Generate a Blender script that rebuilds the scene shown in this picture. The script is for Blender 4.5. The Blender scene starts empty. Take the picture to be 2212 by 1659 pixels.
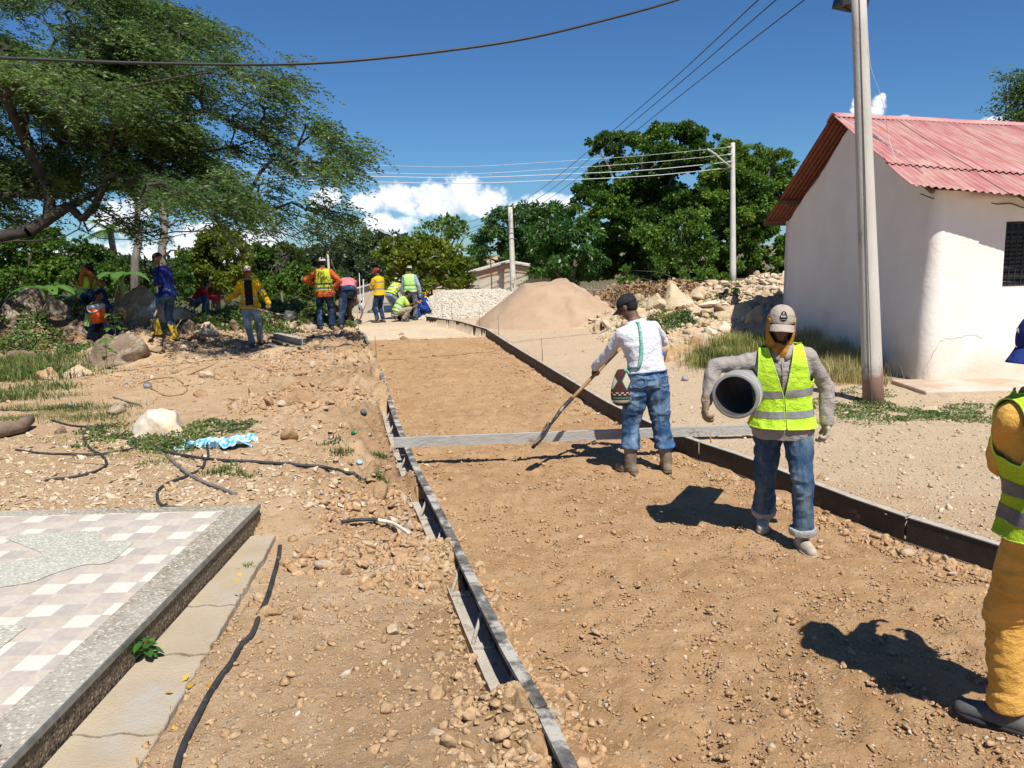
import bpy, bmesh, math, random
import numpy as np
from mathutils import Vector, Matrix, Quaternion
R = math.radians
random.seed(7)
rng = np.random.default_rng(11)
scene = bpy.context.scene

# ---------------------------------------------------------------- camera
F = 1662.0; CW, CH = 2212.0, 1659.0          # focal length and frame, in working pixels
CAM = Vector((0, 0, 2.17)); PITCH = R(9.88); ROLL = R(1.5)
_f = Vector((0, math.cos(PITCH), -math.sin(PITCH)))
_r0 = Vector((1, 0, 0)); _u0 = Vector((0, math.sin(PITCH), math.cos(PITCH)))
_r = _r0 * math.cos(ROLL) - _u0 * math.sin(ROLL)
_u = _r0 * math.sin(ROLL) + _u0 * math.cos(ROLL)
cd = bpy.data.cameras.new('camera'); cam = bpy.data.objects.new('camera', cd)
scene.collection.objects.link(cam); scene.camera = cam
m = Matrix((( _r.x, _u.x, -_f.x, CAM.x), (_r.y, _u.y, -_f.y, CAM.y), (_r.z, _u.z, -_f.z, CAM.z), (0, 0, 0, 1)))
cam.matrix_world = m
cd.sensor_width = 36; cd.lens = 36 * F / CW; cd.clip_start = 0.05; cd.clip_end = 3000

def P(x, y, d):                                # point at depth d seen at working pixel x, y
    return CAM + (_f + _r * ((x - CW / 2) / F) - _u * ((y - CH / 2) / F)) * d
def ray(x, y):
    return _f + _r * ((x - CW / 2) / F) - _u * ((y - CH / 2) / F)
def G(x, y, z=0.0):                            # where the ray meets the level z
    v = ray(x, y); return CAM + v * ((z - CAM.z) / v.z)

# ---------------------------------------------------------------- light
SUN_DIR = Vector((0.20, -0.49, 0.87)).normalized()
EL = math.asin(SUN_DIR.z); AZ = math.atan2(SUN_DIR.x, SUN_DIR.y)
sd = bpy.data.lights.new('sun', 'SUN'); sun = bpy.data.objects.new('sun', sd)
scene.collection.objects.link(sun)
sd.energy = 5.0; sd.angle = R(0.5); sd.color = (1.0, 0.955, 0.88)
sun.rotation_euler = (-SUN_DIR).to_track_quat('-Z', 'Y').to_euler()
sun.location = (5, -5, 20)
w = bpy.data.worlds.new('World'); scene.world = w; w.use_nodes = True
nt = w.node_tree; N = nt.nodes; LK = nt.links; N.clear()
def nd(tree, typ, **kw):
    n = tree.nodes.new(typ)
    for k, v in kw.items(): setattr(n, k, v)
    return n
out = nd(nt, 'ShaderNodeOutputWorld'); bg = nd(nt, 'ShaderNodeBackground')
sky = nd(nt, 'ShaderNodeTexSky'); sky.sky_type = 'NISHITA'; sky.sun_disc = False
sky.sun_elevation = EL; sky.sun_rotation = AZ; sky.air_density = 1.0; sky.dust_density = 0.0; sky.ozone_density = 1.6
sky.altitude = 100
SKY_S = 0.056
tc = nd(nt, 'ShaderNodeTexCoord'); sep = nd(nt, 'ShaderNodeSeparateXYZ')
LK.new(tc.outputs['Generated'], sep.inputs[0])
def math_(op, a, b=None, c=None, clamp=False):
    n = nd(nt, 'ShaderNodeMath', operation=op); n.use_clamp = clamp
    for i, v in enumerate((a, b, c)):
        if v is None: continue
        if isinstance(v, (int, float)): n.inputs[i].default_value = v
        else: LK.new(v, n.inputs[i])
    return n.outputs[0]
ymax = math_('MAXIMUM', sep.outputs[1], 0.02)
uu = math_('DIVIDE', sep.outputs[0], ymax); vv = math_('DIVIDE', sep.outputs[2], ymax)
comb = nd(nt, 'ShaderNodeCombineXYZ'); LK.new(uu, comb.inputs[0]); LK.new(vv, comb.inputs[1])
CL = [(1000, 425, 62, 45), (940, 430, 70, 38), (870, 430, 70, 34), (800, 440, 45, 24), (1050, 435, 48, 34), (975, 445, 110, 26), (1010, 400, 36, 26),
      (820, 480, 48, 30), (860, 486, 40, 22), (708, 428, 36, 24), (690, 436, 30, 18),
      (1170, 432, 42, 18), (1200, 440, 60, 20), (1270, 405, 22, 12), (1150, 452, 80, 20),
      (1898, 222, 17, 15), (1884, 240, 24, 11), (1906, 210, 9, 8), (1852, 238, 16, 12), (1846, 222, 8, 12), (1955, 258, 20, 8), (2150, 266, 36, 16), (2185, 272, 26, 10),
      (330, 560, 210, 40), (540, 530, 100, 40), (430, 520, 90, 40), (620, 555, 60, 24), (260, 470, 70, 40), (150, 560, 160, 40)]
dist = None
for (cx, cy, rx, ry) in CL:
    d0 = ray(cx, cy); u0, v0 = d0.x / d0.y, d0.z / d0.y
    s = nd(nt, 'ShaderNodeVectorMath', operation='SUBTRACT'); LK.new(comb.outputs[0], s.inputs[0]); s.inputs[1].default_value = (u0, v0, 0)
    q = nd(nt, 'ShaderNodeVectorMath', operation='MULTIPLY'); LK.new(s.outputs[0], q.inputs[0]); q.inputs[1].default_value = (F / rx, F / ry, 0)
    l = nd(nt, 'ShaderNodeVectorMath', operation='LENGTH'); LK.new(q.outputs[0], l.inputs[0])
    v = l.outputs['Value']
    dist = v if dist is None else math_('MINIMUM', dist, v)
nz = nd(nt, 'ShaderNodeTexNoise'); LK.new(comb.outputs[0], nz.inputs['Vector']); nz.inputs['Scale'].default_value = 34; nz.inputs['Detail'].default_value = 9; nz.inputs['Roughness'].default_value = 0.6
nz2 = nd(nt, 'ShaderNodeTexNoise'); LK.new(comb.outputs[0], nz2.inputs['Vector']); nz2.inputs['Scale'].default_value = 75; nz2.inputs['Detail'].default_value = 5
n1 = math_('ADD', math_('MULTIPLY', math_('SUBTRACT', nz.outputs[0], 0.5), 1.5), math_('MULTIPLY', math_('SUBTRACT', nz2.outputs[0], 0.5), 1.2))
dd = math_('ADD', dist, n1)
alpha = math_('MULTIPLY_ADD', dd, -2.8, 3.0, clamp=True)
core = math_('MULTIPLY_ADD', dd, -1.5, 1.6, clamp=True)
# the lit upper sides of the puffs: noise sampled a little higher, subtracted
off = nd(nt, 'ShaderNodeVectorMath', operation='ADD'); LK.new(comb.outputs[0], off.inputs[0]); off.inputs[1].default_value = (0.004, 0.010, 0)
nz3 = nd(nt, 'ShaderNodeTexNoise'); LK.new(off.outputs[0], nz3.inputs['Vector']); nz3.inputs['Scale'].default_value = 34; nz3.inputs['Detail'].default_value = 9; nz3.inputs['Roughness'].default_value = 0.6
lit = math_('MULTIPLY_ADD', math_('SUBTRACT', nz3.outputs[0], nz.outputs[0]), 3.2, 0.62, clamp=True)
cr = nd(nt, 'ShaderNodeMix', data_type='RGBA'); LK.new(lit, cr.inputs['Factor'])
cr.inputs[6].default_value = (9.6, 10.8, 12.8, 1); cr.inputs[7].default_value = (17.0, 17.2, 17.6, 1)
front = math_('MULTIPLY', sep.outputs[1], 20, clamp=True)
alpha = math_('MULTIPLY', math_('MULTIPLY', alpha, front), 0.97)
# thin wisps: opacity follows the core
alpha = math_('MULTIPLY', alpha, math_('MULTIPLY_ADD', core, 0.55, 0.5, clamp=True))
mx = nd(nt, 'ShaderNodeMix', data_type='RGBA'); LK.new(alpha, mx.inputs['Factor'])
tint = nd(nt, 'ShaderNodeMix', data_type='RGBA', blend_type='MULTIPLY'); tint.inputs['Factor'].default_value = 1.0
LK.new(sky.outputs[0], tint.inputs[6]); tint.inputs[7].default_value = (0.47, 0.83, 1.24, 1)
LK.new(tint.outputs[2], mx.inputs[6]); LK.new(cr.outputs[2], mx.inputs[7])
LK.new(mx.outputs[2], bg.inputs[0]); bg.inputs[1].default_value = SKY_S
LK.new(bg.outputs[0], out.inputs[0])
vs = scene.view_settings
vs.view_transform = 'Standard'; vs.look = 'None'; vs.exposure = 0.42; vs.gamma = 1; vs.use_curve_mapping = False
scene.cycles.max_bounces = 6; scene.cycles.transparent_max_bounces = 8
scene.cycles.use_denoising = True

# ---------------------------------------------------------------- helpers
C = scene.collection
def fade(t): return t * t * (3 - 2 * t)
def _h(ix, iy, iz, seed):
    n = (ix * 374761393 + iy * 668265263 + iz * 2147483647 * 3 + seed * 1274126177) & 0xFFFFFFFF
    n = ((n ^ (n >> 13)) * 1274126177) & 0xFFFFFFFF
    n = n ^ (n >> 16)
    return (n & 0xFFFF) / 32767.5 - 1.0
def vnoise(p, seed=0):
    p = np.asarray(p, float); i = np.floor(p).astype(np.int64); f = fade(p - i)
    r = 0
    for dx in (0, 1):
        wx = f[..., 0] if dx else 1 - f[..., 0]
        for dy in (0, 1):
            wy = f[..., 1] if dy else 1 - f[..., 1]
            for dz in (0, 1):
                wz = f[..., 2] if dz else 1 - f[..., 2]
                r = r + wx * wy * wz * _h(i[..., 0] + dx, i[..., 1] + dy, i[..., 2] + dz, seed)
    return r
def fbm(p, oct=3, seed=0, gain=.5):
    a = 1; s = 0; t = 0; p = np.asarray(p, float)
    for k in range(oct):
        s = s + a * vnoise(p * (2 ** k) + 13.7 * k, seed + k); t += a; a *= gain
    return s / t
def n2(x, y, f, seed=0, oct=1):
    x = np.asarray(x, float); y = np.asarray(y, float)
    return fbm(np.stack([x * f, y * f, np.zeros_like(x * f) + seed * 7.31 + .37], -1), oct, seed)
def sstep(a, b, x):
    t = np.clip((np.asarray(x, float) - a) / (b - a), 0, 1); return t * t * (3 - 2 * t)

def rootloc(o):
    while o is not None and o.parent is not None: o = o.parent
    return Vector(o.location) if o is not None else Vector((0, 0, 0))
def npobj(name, V, F_, mat, parent=None, smooth=False):
    V = np.asarray(V, np.float64).reshape(-1, 3)
    if parent is not None: V = V - np.array(rootloc(parent))
    me = bpy.data.meshes.new(name)
    if isinstance(F_, np.ndarray):
        k = F_.shape[1]; me.vertices.add(len(V)); me.vertices.foreach_set('co', V.astype(np.float32).ravel())
        me.loops.add(F_.size); me.loops.foreach_set('vertex_index', F_.astype(np.int32).ravel())
        me.polygons.add(len(F_)); me.polygons.foreach_set('loop_start', np.arange(0, F_.size, k, dtype=np.int32))
        me.polygons.foreach_set('loop_total', np.full(len(F_), k, np.int32))
        me.update(calc_edges=True)
    else:
        me.from_pydata([tuple(v) for v in V], [], [tuple(int(i) for i in f) for f in F_])
    if smooth: me.polygons.foreach_set('use_smooth', np.ones(len(me.polygons), bool))
    me.update()
    ms = mat if isinstance(mat, (list, tuple)) else [mat]
    for q in ms: me.materials.append(q)
    o = bpy.data.objects.new(name, me); C.objects.link(o)
    if parent is not None: o.parent = parent
    return o
def tag(o, label, cat, group=None, kind=None):
    if label: o['label'] = label
    if cat: o['category'] = cat
    if group: o['group'] = group
    if kind: o['kind'] = kind
    return o
def struct(o): o['kind'] = 'structure'; return o
def thing(name, label, cat, loc, group=None):
    o = bpy.data.objects.new(name, None); C.objects.link(o); o.location = loc
    o.empty_display_size = .2
    return tag(o, label, cat, group)

def frame(axis, hint=Vector((0, 0, 1))):
    a = Vector(axis).normalized(); h = Vector(hint)
    if abs(a.dot(h.normalized())) > .98: h = Vector((0, 1, 0)) if abs(a.y) < .9 else Vector((1, 0, 0))
    s = h.cross(a).normalized(); return s, a.cross(s).normalized(), a

class MB:
    def __init__(s): s.v = []; s.f = []
    def add(s, V, Fc):
        b = len(s.v); s.v += [tuple(x) for x in V]; s.f += [tuple(i + b for i in q) for q in Fc]; return s
    def box(s, c, size, Rm=None):
        c = Vector(c); V = []
        for dz in (-.5, .5):
            for dy in (-.5, .5):
                for dx in (-.5, .5):
                    q = Vector((dx * size[0], dy * size[1], dz * size[2]))
                    if Rm is not None: q = Rm @ q
                    V.append(c + q)
        return s.add(V, [(0, 2, 3, 1), (4, 5, 7, 6), (0, 1, 5, 4), (2, 6, 7, 3), (0, 4, 6, 2), (1, 3, 7, 5)])
    def beam(s, a, b, wd, ht, up=Vector((0, 0, 1))):          # box from a to b
        a = Vector(a); b = Vector(b); x, y, z = frame(b - a, up); L = (b - a).length
        Rm = Matrix((x, y, z)).transposed()
        return s.box((a + b) / 2, (wd, ht, L), Rm)
    def loft(s, rings, cap=True, close=True):
        n = len(rings[0]); b = len(s.v)
        for r in rings: s.v += [tuple(p) for p in r]
        for i in range(len(rings) - 1):
            for j in range(n if close else n - 1):
                k = (j + 1) % n
                s.f.append((b + i * n + j, b + i * n + k, b + (i + 1) * n + k, b + (i + 1) * n + j))
        if cap:
            s.f.append(tuple(b + j for j in range(n))[::-1]); e = b + (len(rings) - 1) * n
            s.f.append(tuple(e + j for j in range(n)))
        return s
    def tube(s, pts, r, n=10, cap=True, hint=Vector((0, 0, 1))):
        pts = [Vector(p) for p in pts]; rings = []; px = None
        for i, p in enumerate(pts):
            t = (pts[min(i + 1, len(pts) - 1)] - pts[max(i - 1, 0)])
            if t.length < 1e-9: t = Vector((0, 0, 1))
            t.normalize()
            if px is None: x, y, _ = frame(t, hint)
            else:
                x = (px - t * px.dot(t))
                x = x.normalized() if x.length > 1e-6 else frame(t)[0]
                y = t.cross(x)
            px = x; rr = r[i] if isinstance(r, (list, tuple)) else r
            if not isinstance(rr, (list, tuple)): rr = (rr, rr)
            rings.append([p + x * math.cos(6.28318 * k / n) * rr[0] + y * math.sin(6.28318 * k / n) * rr[1] for k in range(n)])
        return s.loft(rings, cap)
    def cyl(s, a, b, r0, r1=None, n=16): return s.tube([a, b], [r0, r0 if r1 is None else r1], n)
    def ball(s, c, r, Rm=None, n=14, m_=9):
        if not isinstance(r, (list, tuple)): r = (r, r, r)
        c = Vector(c); b = len(s.v); V = []; 
        for i in range(1, m_):
            a = math.pi * i / m_
            for j in range(n):
                t = 2 * math.pi * j / n
                q = Vector((r[0] * math.sin(a) * math.cos(t), r[1] * math.sin(a) * math.sin(t), r[2] * math.cos(a)))
                V.append(c + (Rm @ q if Rm is not None else q))
        top = Vector((0, 0, r[2])); V.append(c + (Rm @ top if Rm is not None else top)); V.append(c - (Rm @ top if Rm is not None else top))
        Fc = []
        for i in range(m_ - 2):
            for j in range(n): k = (j + 1) % n; Fc.append((i * n + j, (i + 1) * n + j, (i + 1) * n + k, i * n + k))
        T = (m_ - 1) * n
        for j in range(n): k = (j + 1) % n; Fc.append((T, j, k)); Fc.append((T + 1, (m_ - 2) * n + k, (m_ - 2) * n + j))
        return s.add(V, Fc)
    def cone(s, a, b, r0, r1, n=14):                          # tapered limb with round ends
        a = Vector(a); b = Vector(b); L = (b - a).length
        if L < 1e-5: return s.ball(a, max(r0, r1))
        s.tube([a, b], [r0, r1], n); s.ball(a, r0); s.ball(b, r1); return s
    def grid(s, rows, close=False):                           # open sheet
        return s.loft(rows, cap=False, close=close)
    def build(s, name, mat, parent=None, smooth=False, thick=0, bevel=0):
        o = npobj(name, np.array(s.v), s.f, mat, parent, smooth)
        if thick:
            q = o.modifiers.new('t', 'SOLIDIFY'); q.thickness = thick; q.offset = 0
        if bevel:
            q = o.modifiers.new('b', 'BEVEL'); q.width = bevel; q.segments = 2; q.limit_method = 'ANGLE'
        return o
    def remesh(s, name, mat, parent, voxel=.01, it=4, fold=None):
        V = np.array(s.v); 
        me = bpy.data.meshes.new('tmp'); me.from_pydata([tuple(v) for v in V], [], s.f)
        o = bpy.data.objects.new('tmp', me); C.objects.link(o)
        q = o.modifiers.new('r', 'REMESH'); q.mode = 'VOXEL'; q.voxel_size = voxel
        if it:
            q = o.modifiers.new('s', 'SMOOTH'); q.iterations = it; q.factor = .5
        dg = bpy.context.evaluated_depsgraph_get(); dg.update()
        m2 = bpy.data.meshes.new_from_object(o.evaluated_get(dg))
        n = len(m2.vertices); co = np.empty(n * 3); m2.vertices.foreach_get('co', co); co = co.reshape(-1, 3)
        no = np.empty(n * 3); m2.vertices.foreach_get('normal', no); no = no.reshape(-1, 3)
        bpy.data.objects.remove(o); bpy.data.meshes.remove(me)
        if fold: co = co + no * fold(co)[:, None]
        co = co - np.array(rootloc(parent)) if parent is not None else co
        m2.vertices.foreach_set('co', co.astype(np.float32).ravel())
        m2.polygons.foreach_set('use_smooth', np.ones(len(m2.polygons), bool)); m2.update()
        m2.name = name; m2.materials.clear(); m2.materials.append(mat)
        o = bpy.data.objects.new(name, m2); C.objects.link(o); o.parent = parent
        return o

def folds(amp, f=9, seed=0, an=(1, 1, 1)):
    an = np.array(an, float)
    def g(co):
        warp = co + .05 * np.stack([vnoise(co * 5, seed + 3), vnoise(co * 5, seed + 4), vnoise(co * 5, seed + 5)], -1)
        a = 1 - np.abs(fbm(warp * f * an, 2, seed)) * 2.2
        b = fbm(co * f * .5, 2, seed + 9)
        return amp * (a - .60) * (.55 + .6 * b) + amp * .5 * b
    return g

# ---------------------------------------------------------------- materials
MATS = {}
def M(name, c1, c2=None, scale=6, rough=.8, bump=0, bscale=30, metal=0, detail=5, dist=.02, c3=None, s3=1.5, f3=(.5, .62), coord='Object', spec=.3, stretch=(1, 1, 1), contrast=(.35, .65)):
    if name in MATS: return MATS[name]
    mt = bpy.data.materials.new(name); mt.use_nodes = True; MATS[name] = mt
    t = mt.node_tree; n = t.nodes; b = n['Principled BSDF']; L = t.links
    b.inputs['Roughness'].default_value = rough; b.inputs['Metallic'].default_value = metal
    b.inputs['Specular IOR Level'].default_value = spec
    c2 = c2 or tuple(x * .8 for x in c1)
    tc = nd(t, 'ShaderNodeTexCoord'); mp = nd(t, 'ShaderNodeMapping'); mp.inputs['Scale'].default_value = stretch
    L.new(tc.outputs[coord], mp.inputs[0])
    nz = nd(t, 'ShaderNodeTexNoise'); nz.inputs['Scale'].default_value = scale; nz.inputs['Detail'].default_value = detail
    L.new(mp.outputs[0], nz.inputs['Vector'])
    mr = nd(t, 'ShaderNodeMapRange'); mr.inputs[1].default_value = contrast[0]; mr.inputs[2].default_value = contrast[1]; L.new(nz.outputs[0], mr.inputs[0])
    mx = nd(t, 'ShaderNodeMix', data_type='RGBA'); mx.inputs[6].default_value = (*c1, 1); mx.inputs[7].default_value = (*c2, 1)
    L.new(mr.outputs[0], mx.inputs['Factor']); col = mx.outputs[2]
    if c3:
        n3 = nd(t, 'ShaderNodeTexNoise'); n3.inputs['Scale'].default_value = s3; n3.inputs['Detail'].default_value = 8; n3.inputs['Roughness'].default_value = .65; L.new(mp.outputs[0], n3.inputs['Vector'])
        m3 = nd(t, 'ShaderNodeMapRange'); m3.inputs[1].default_value = f3[0]; m3.inputs[2].default_value = f3[1]; L.new(n3.outputs[0], m3.inputs[0])
        x3 = nd(t, 'ShaderNodeMix', data_type='RGBA'); L.new(m3.outputs[0], x3.inputs['Factor']); L.new(col, x3.inputs[6]); x3.inputs[7].default_value = (*c3, 1)
        col = x3.outputs[2]
    L.new(col, b.inputs['Base Color'])
    if bump:
        nb = nd(t, 'ShaderNodeTexNoise'); nb.inputs['Scale'].default_value = bscale; nb.inputs['Detail'].default_value = 8; nb.inputs['Roughness'].default_value = .65; L.new(mp.outputs[0], nb.inputs['Vector'])
        bp = nd(t, 'ShaderNodeBump'); bp.inputs['Strength'].default_value = bump; bp.inputs['Distance'].default_value = dist
        L.new(nb.outputs[0], bp.inputs['Height']); L.new(bp.outputs[0], b.inputs['Normal'])
    return mt
def leafmat(name, c1, c2, c3=None, rough=.5, trans=.35, scale=.5):
    if name in MATS: return MATS[name]
    mt = bpy.data.materials.new(name); mt.use_nodes = True; MATS[name] = mt
    t = mt.node_tree; n = t.nodes; b = n['Principled BSDF']; L = t.links; o = n['Material Output']
    ge = nd(t, 'ShaderNodeNewGeometry'); tc = nd(t, 'ShaderNodeTexCoord')
    nz = nd(t, 'ShaderNodeTexNoise'); nz.inputs['Scale'].default_value = scale; nz.inputs['Detail'].default_value = 3; L.new(tc.outputs['Object'], nz.inputs['Vector'])
    ad = nd(t, 'ShaderNodeMath', operation='MULTIPLY_ADD'); L.new(ge.outputs['Random Per Island'], ad.inputs[0]); ad.inputs[1].default_value = .6
    mr = nd(t, 'ShaderNodeMapRange'); mr.inputs[1].default_value = .3; mr.inputs[2].default_value = .7; mr.inputs[4].default_value = .55; mr.inputs[3].default_value = -.1; L.new(nz.outputs[0], mr.inputs[0]); L.new(mr.outputs[0], ad.inputs[2])
    rp = nd(t, 'ShaderNodeValToRGB'); L.new(ad.outputs[0], rp.inputs[0]); e = rp.color_ramp.elements
    e[0].color = (*c1, 1); e[1].color = (*c2, 1); e[1].position = .75
    if c3: q = rp.color_ramp.elements.new(.98); q.color = (*c3, 1)
    L.new(rp.outputs[0], b.inputs['Base Color']); b.inputs['Roughness'].default_value = rough; b.inputs['Specular IOR Level'].default_value = .35
    tr = nd(t, 'ShaderNodeBsdfTranslucent'); hs = nd(t, 'ShaderNodeHueSaturation'); hs.inputs['Value'].default_value = 1.5; hs.inputs['Hue'].default_value = .485
    L.new(rp.outputs[0], hs.inputs['Color']); L.new(hs.outputs[0], tr.inputs[0])
    ms = nd(t, 'ShaderNodeMixShader'); ms.inputs[0].default_value = trans; L.new(b.outputs[0], ms.inputs[1]); L.new(tr.outputs[0], ms.inputs[2]); L.new(ms.outputs[0], o.inputs[0])
    return mt
# ---------------------------------------------------------------- lie of the land
FT = 0.20                                                     # height of the steel forms
_lp = [G(x, y, FT) for x, y in ((1250, 1659), (1180, 1520), (1090, 1370), (1000, 1190), (960, 1110), (905, 1010), (860, 905), (825, 800), (790, 722), (752, 697))]
_rp = [G(x, y, FT) for x, y in ((2200, 1190), (1900, 1098), (1760, 1045), (1620, 990), (1450, 935), (1310, 868), (1230, 820), (1150, 772), (1100, 742), (1050, 710), (990, 693), (920, 683))]
def _ext(p, near):                                            # carry the line on, nearer than the frame
    a, b = p[0], p[1]; t = (near - a.y) / (b.y - a.y); return [a + (b - a) * t] + p
_lp = _ext(_lp, 1.2); _rp = _ext(_rp, 2.2)
LY = np.array([p.y for p in _lp]); LX = np.array([p.x for p in _lp]); RY = np.array([p.y for p in _rp]); RX = np.array([p.x for p in _rp])
_r0x = _rp[0].x + (1.2 - _rp[0].y) * (_rp[1].x - _rp[0].x) / (_rp[1].y - _rp[0].y)
RY = np.insert(RY, 0, 1.2); RX = np.insert(RX, 0, _r0x)
LXE = G(752, 697, FT)
STR = [(G(868, 1048, .05).y, G(840, 885, .05).y), (G(950, 1172, .05).y, G(905, 1072, .05).y), (G(1098, 1525, .05).y, G(985, 1262, .05).y), (11.5, 12.6), (15.5, 22.5)]
PX1, PY1, PZ = -1.96, 5.66, 0.30                              # corner and height of the tiled terrace
MOUNDS = []                                                   # cx, cy, rx, ry, height, power, rough
def mound(px, py, rx, ry, h, pw=1.0, rough=.1, z=0):
    g = G(px, py, z); MOUNDS.append((g.x, g.y, rx, ry, h, pw, rough))
MOUNDS += [(5.9, 21.7, 4.6, 4.8, .84, .55, .16), (8.0, 20.0, 2.4, 3.0, .35, .6, .1),
           (-9.3, 19.0, 3.4, 2.4, .55, .6, .2), (-12.0, 17.6, 3.0, 3.5, .75, .6, .25), (-7.5, 15.6, 1.6, 1.0, .45, .8, .12), (-5.9, 20.5, 2.6, 2.4, .45, .8, .15)]
mound(330, 812, 1.7, .8, .22); mound(440, 772, 1.2, .8, .38); mound(715, 782, .8, .8, .22); mound(610, 800, .9, .6, .16); mound(600, 690, 1.5, 1.0, .40, .8, .08)
mound(640, 880, .45, .3, .14); mound(780, 760, .35, .6, .12); mound(1010, 1225, .22, .25, .17, .7); mound(905, 1060, .2, .15, .10, .7); mound(1130, 1600, .25, .3, .14, .7, .1)
mound(760, 1100, .5, .35, .08); mound(560, 1050, .7, .4, .10); mound(700, 960, .6, .5, .08); mound(850, 1230, .4, .3, .06); mound(880, 850, .2, .6, .1)
HOLES = []
def hole(px, py, rx, ry, h): g = G(px, py, .1); HOLES.append((g.x, g.y, rx, ry, h))
hole(870, 1160, .32, .13, .13); hole(830, 1100, .2, .10, .07); hole(700, 1045, .16, .1, .08)
def H(x, y):
    x = np.asarray(x, float); y = np.asarray(y, float)
    xl = np.interp(y, LY, LX); xr = np.interp(y, RY, RX)
    dl = xl - x; dr = x - xr
    far = sstep(22.5, 26, y)
    a1 = n2(x, y, .8, 1); a2 = n2(x, y, 3.1, 2, 2); a3 = n2(x, y, 11, 3, 2); a4 = n2(x, y, 30, 4, 2)
    bed = .012 * a2 + .014 * a3 + .011 * a4 - .01
    bed = bed - .055 * sstep(19.5, 19.9, y) + .012 * a1
    # right side: trampled fill, flush with the form tops
    right = .165 + .022 * a1 + .012 * a2 + .006 * a3 + .004 * a4
    right = right + .03 * sstep(.3, .0, np.abs(dr - .55)) * (n2(x, y, 1.2, 8) > .0) * .5
    # left side
    lump = np.abs(n2(x, y, 4.3, 12, 3))
    rough = sstep(4.6, 7, y) * (1 - sstep(17, 20, y)) * sstep(2.6, 0.3, dl) + .35 * sstep(1.1, .15, dl)
    left = .115 + .03 * a1 + .018 * a2 + .013 * a3 + .008 * a4 + rough * (.20 * lump - .03 + .02 * a3)
    left = left + .13 * sstep(5.2, 6.0, y) * sstep(-1.2, -2.0, x) + .05 * sstep(7, 12, y)
    ch = np.zeros_like(x)
    for (a, b) in STR: ch = np.maximum(ch, sstep(a - .05, a + .05, y) * (1 - sstep(b - .06, b + .06, y)))
    wdt = .15
    left = left * (1 - ch * (1 - sstep(wdt, wdt + .07, dl))) + .0 * ch
    for (cx, cy, rx, ry, h) in HOLES:
        q = ((x - cx) / rx) ** 2 + ((y - cy) / ry) ** 2; left = left - h * np.exp(-q * 1.5)
    right = right * (1 - far) + (.02 * a1) * far; left = left * (1 - far) + .02 * a1 * far
    h = np.where((dl < 0) & (dr < 0), bed, np.where(dr >= 0, right, left))
    h = np.where((y > 23.4), .0 + .01 * a2 + np.where(dr > 0, .14, 0) * (1 - far), h)
    md = np.zeros_like(h)
    for (cx, cy, rx, ry, hh, pw, rg) in MOUNDS:
        q = np.sqrt(((x - cx) / rx) ** 2 + ((y - cy) / ry) ** 2) + .16 * a1 + .10 * a2
        t = np.clip(1 - q, 0, 1); t = t * t * (3 - 2 * t)
        md = md + hh * t ** pw + rg * hh * (n2(x, y, 2.2, 21, 3) + .5 * np.abs(a3)) * np.clip(t * 3, 0, 1)
    md = md * np.where((dl < .02) & (dr < .02) & (y < 23.4), 0, 1) * np.where(dl > 0, 1 - ch * (1 - sstep(wdt, wdt + .1, dl)), 1)
    h = h + md
    h = np.where((dl > 0) & (dl < .3) & (y < 10), np.minimum(h, .150 + dl * .45), h)
    # the road drops away past the crest
    dip = sstep(27, 50, y) * (1 - sstep(6, 11, x)) * 2.35
    h = h - dip
    # under the slab and the terrace
    h = np.where((x < -1.62) & (y < 5.45), np.minimum(h, .105), h)
    h = np.where((x < PX1) & (y < PY1), 0.0, h)
    h = np.where((x > 5.5) & (y > 9.6) & (y < 18), h + .03, h)
    return h
def h1(x, y): return float(H(np.array([x]), np.array([y]))[0])
_T = np.concatenate([np.arange(2.2, 12, .02), np.arange(12, 30, .05), np.arange(30, 90, .2)])
def GT(px, py, up=0.0):                                        # where a ray first meets the real ground
    v = ray(px, py); X = CAM.x + v.x * _T; Y = CAM.y + v.y * _T; Z = CAM.z + v.z * _T
    hh = H(X, Y); k = np.argmax(Z < hh)
    if not (Z < hh).any(): k = len(_T) - 1
    return Vector((X[k], Y[k], hh[k] + up))

# ground sheet
NR, NC = 600, 680
ys = 1.15 * np.exp(np.linspace(0, math.log(62 / 1.15), NR)); us = np.linspace(-1, 1, NC)
ys = np.concatenate([[-40, -12, -4, -1, .3], ys, [68, 76, 88, 105, 130, 180, 260, 400, 700]])
hw = .78 * np.clip(ys, 1.15, 62) + 2.2
Xg = hw[:, None] * us[None, :]
Xg = np.concatenate([np.array([-700, -150, -90])[None, :].repeat(len(ys), 0), Xg, np.array([90, 150, 700])[None, :].repeat(len(ys), 0)], 1)
Yg = np.repeat(ys[:, None], Xg.shape[1], 1)
Zg = H(Xg.ravel(), Yg.ravel()).reshape(Xg.shape)
inb = (Xg > np.interp(Yg, LY, LX) - .025) & (Xg < np.interp(Yg, RY, RX) + .05 + .002 * Yg) & (Yg < 23.3)
Zg = np.where(inb, np.minimum(Zg - .05, -.045), Zg)
nc = Xg.shape[1]; ii = (np.arange(len(ys) - 1)[:, None] * nc + np.arange(nc - 1)[None, :]).ravel()
GF = np.stack([ii, ii + 1, ii + nc + 1, ii + nc], 1)
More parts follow.
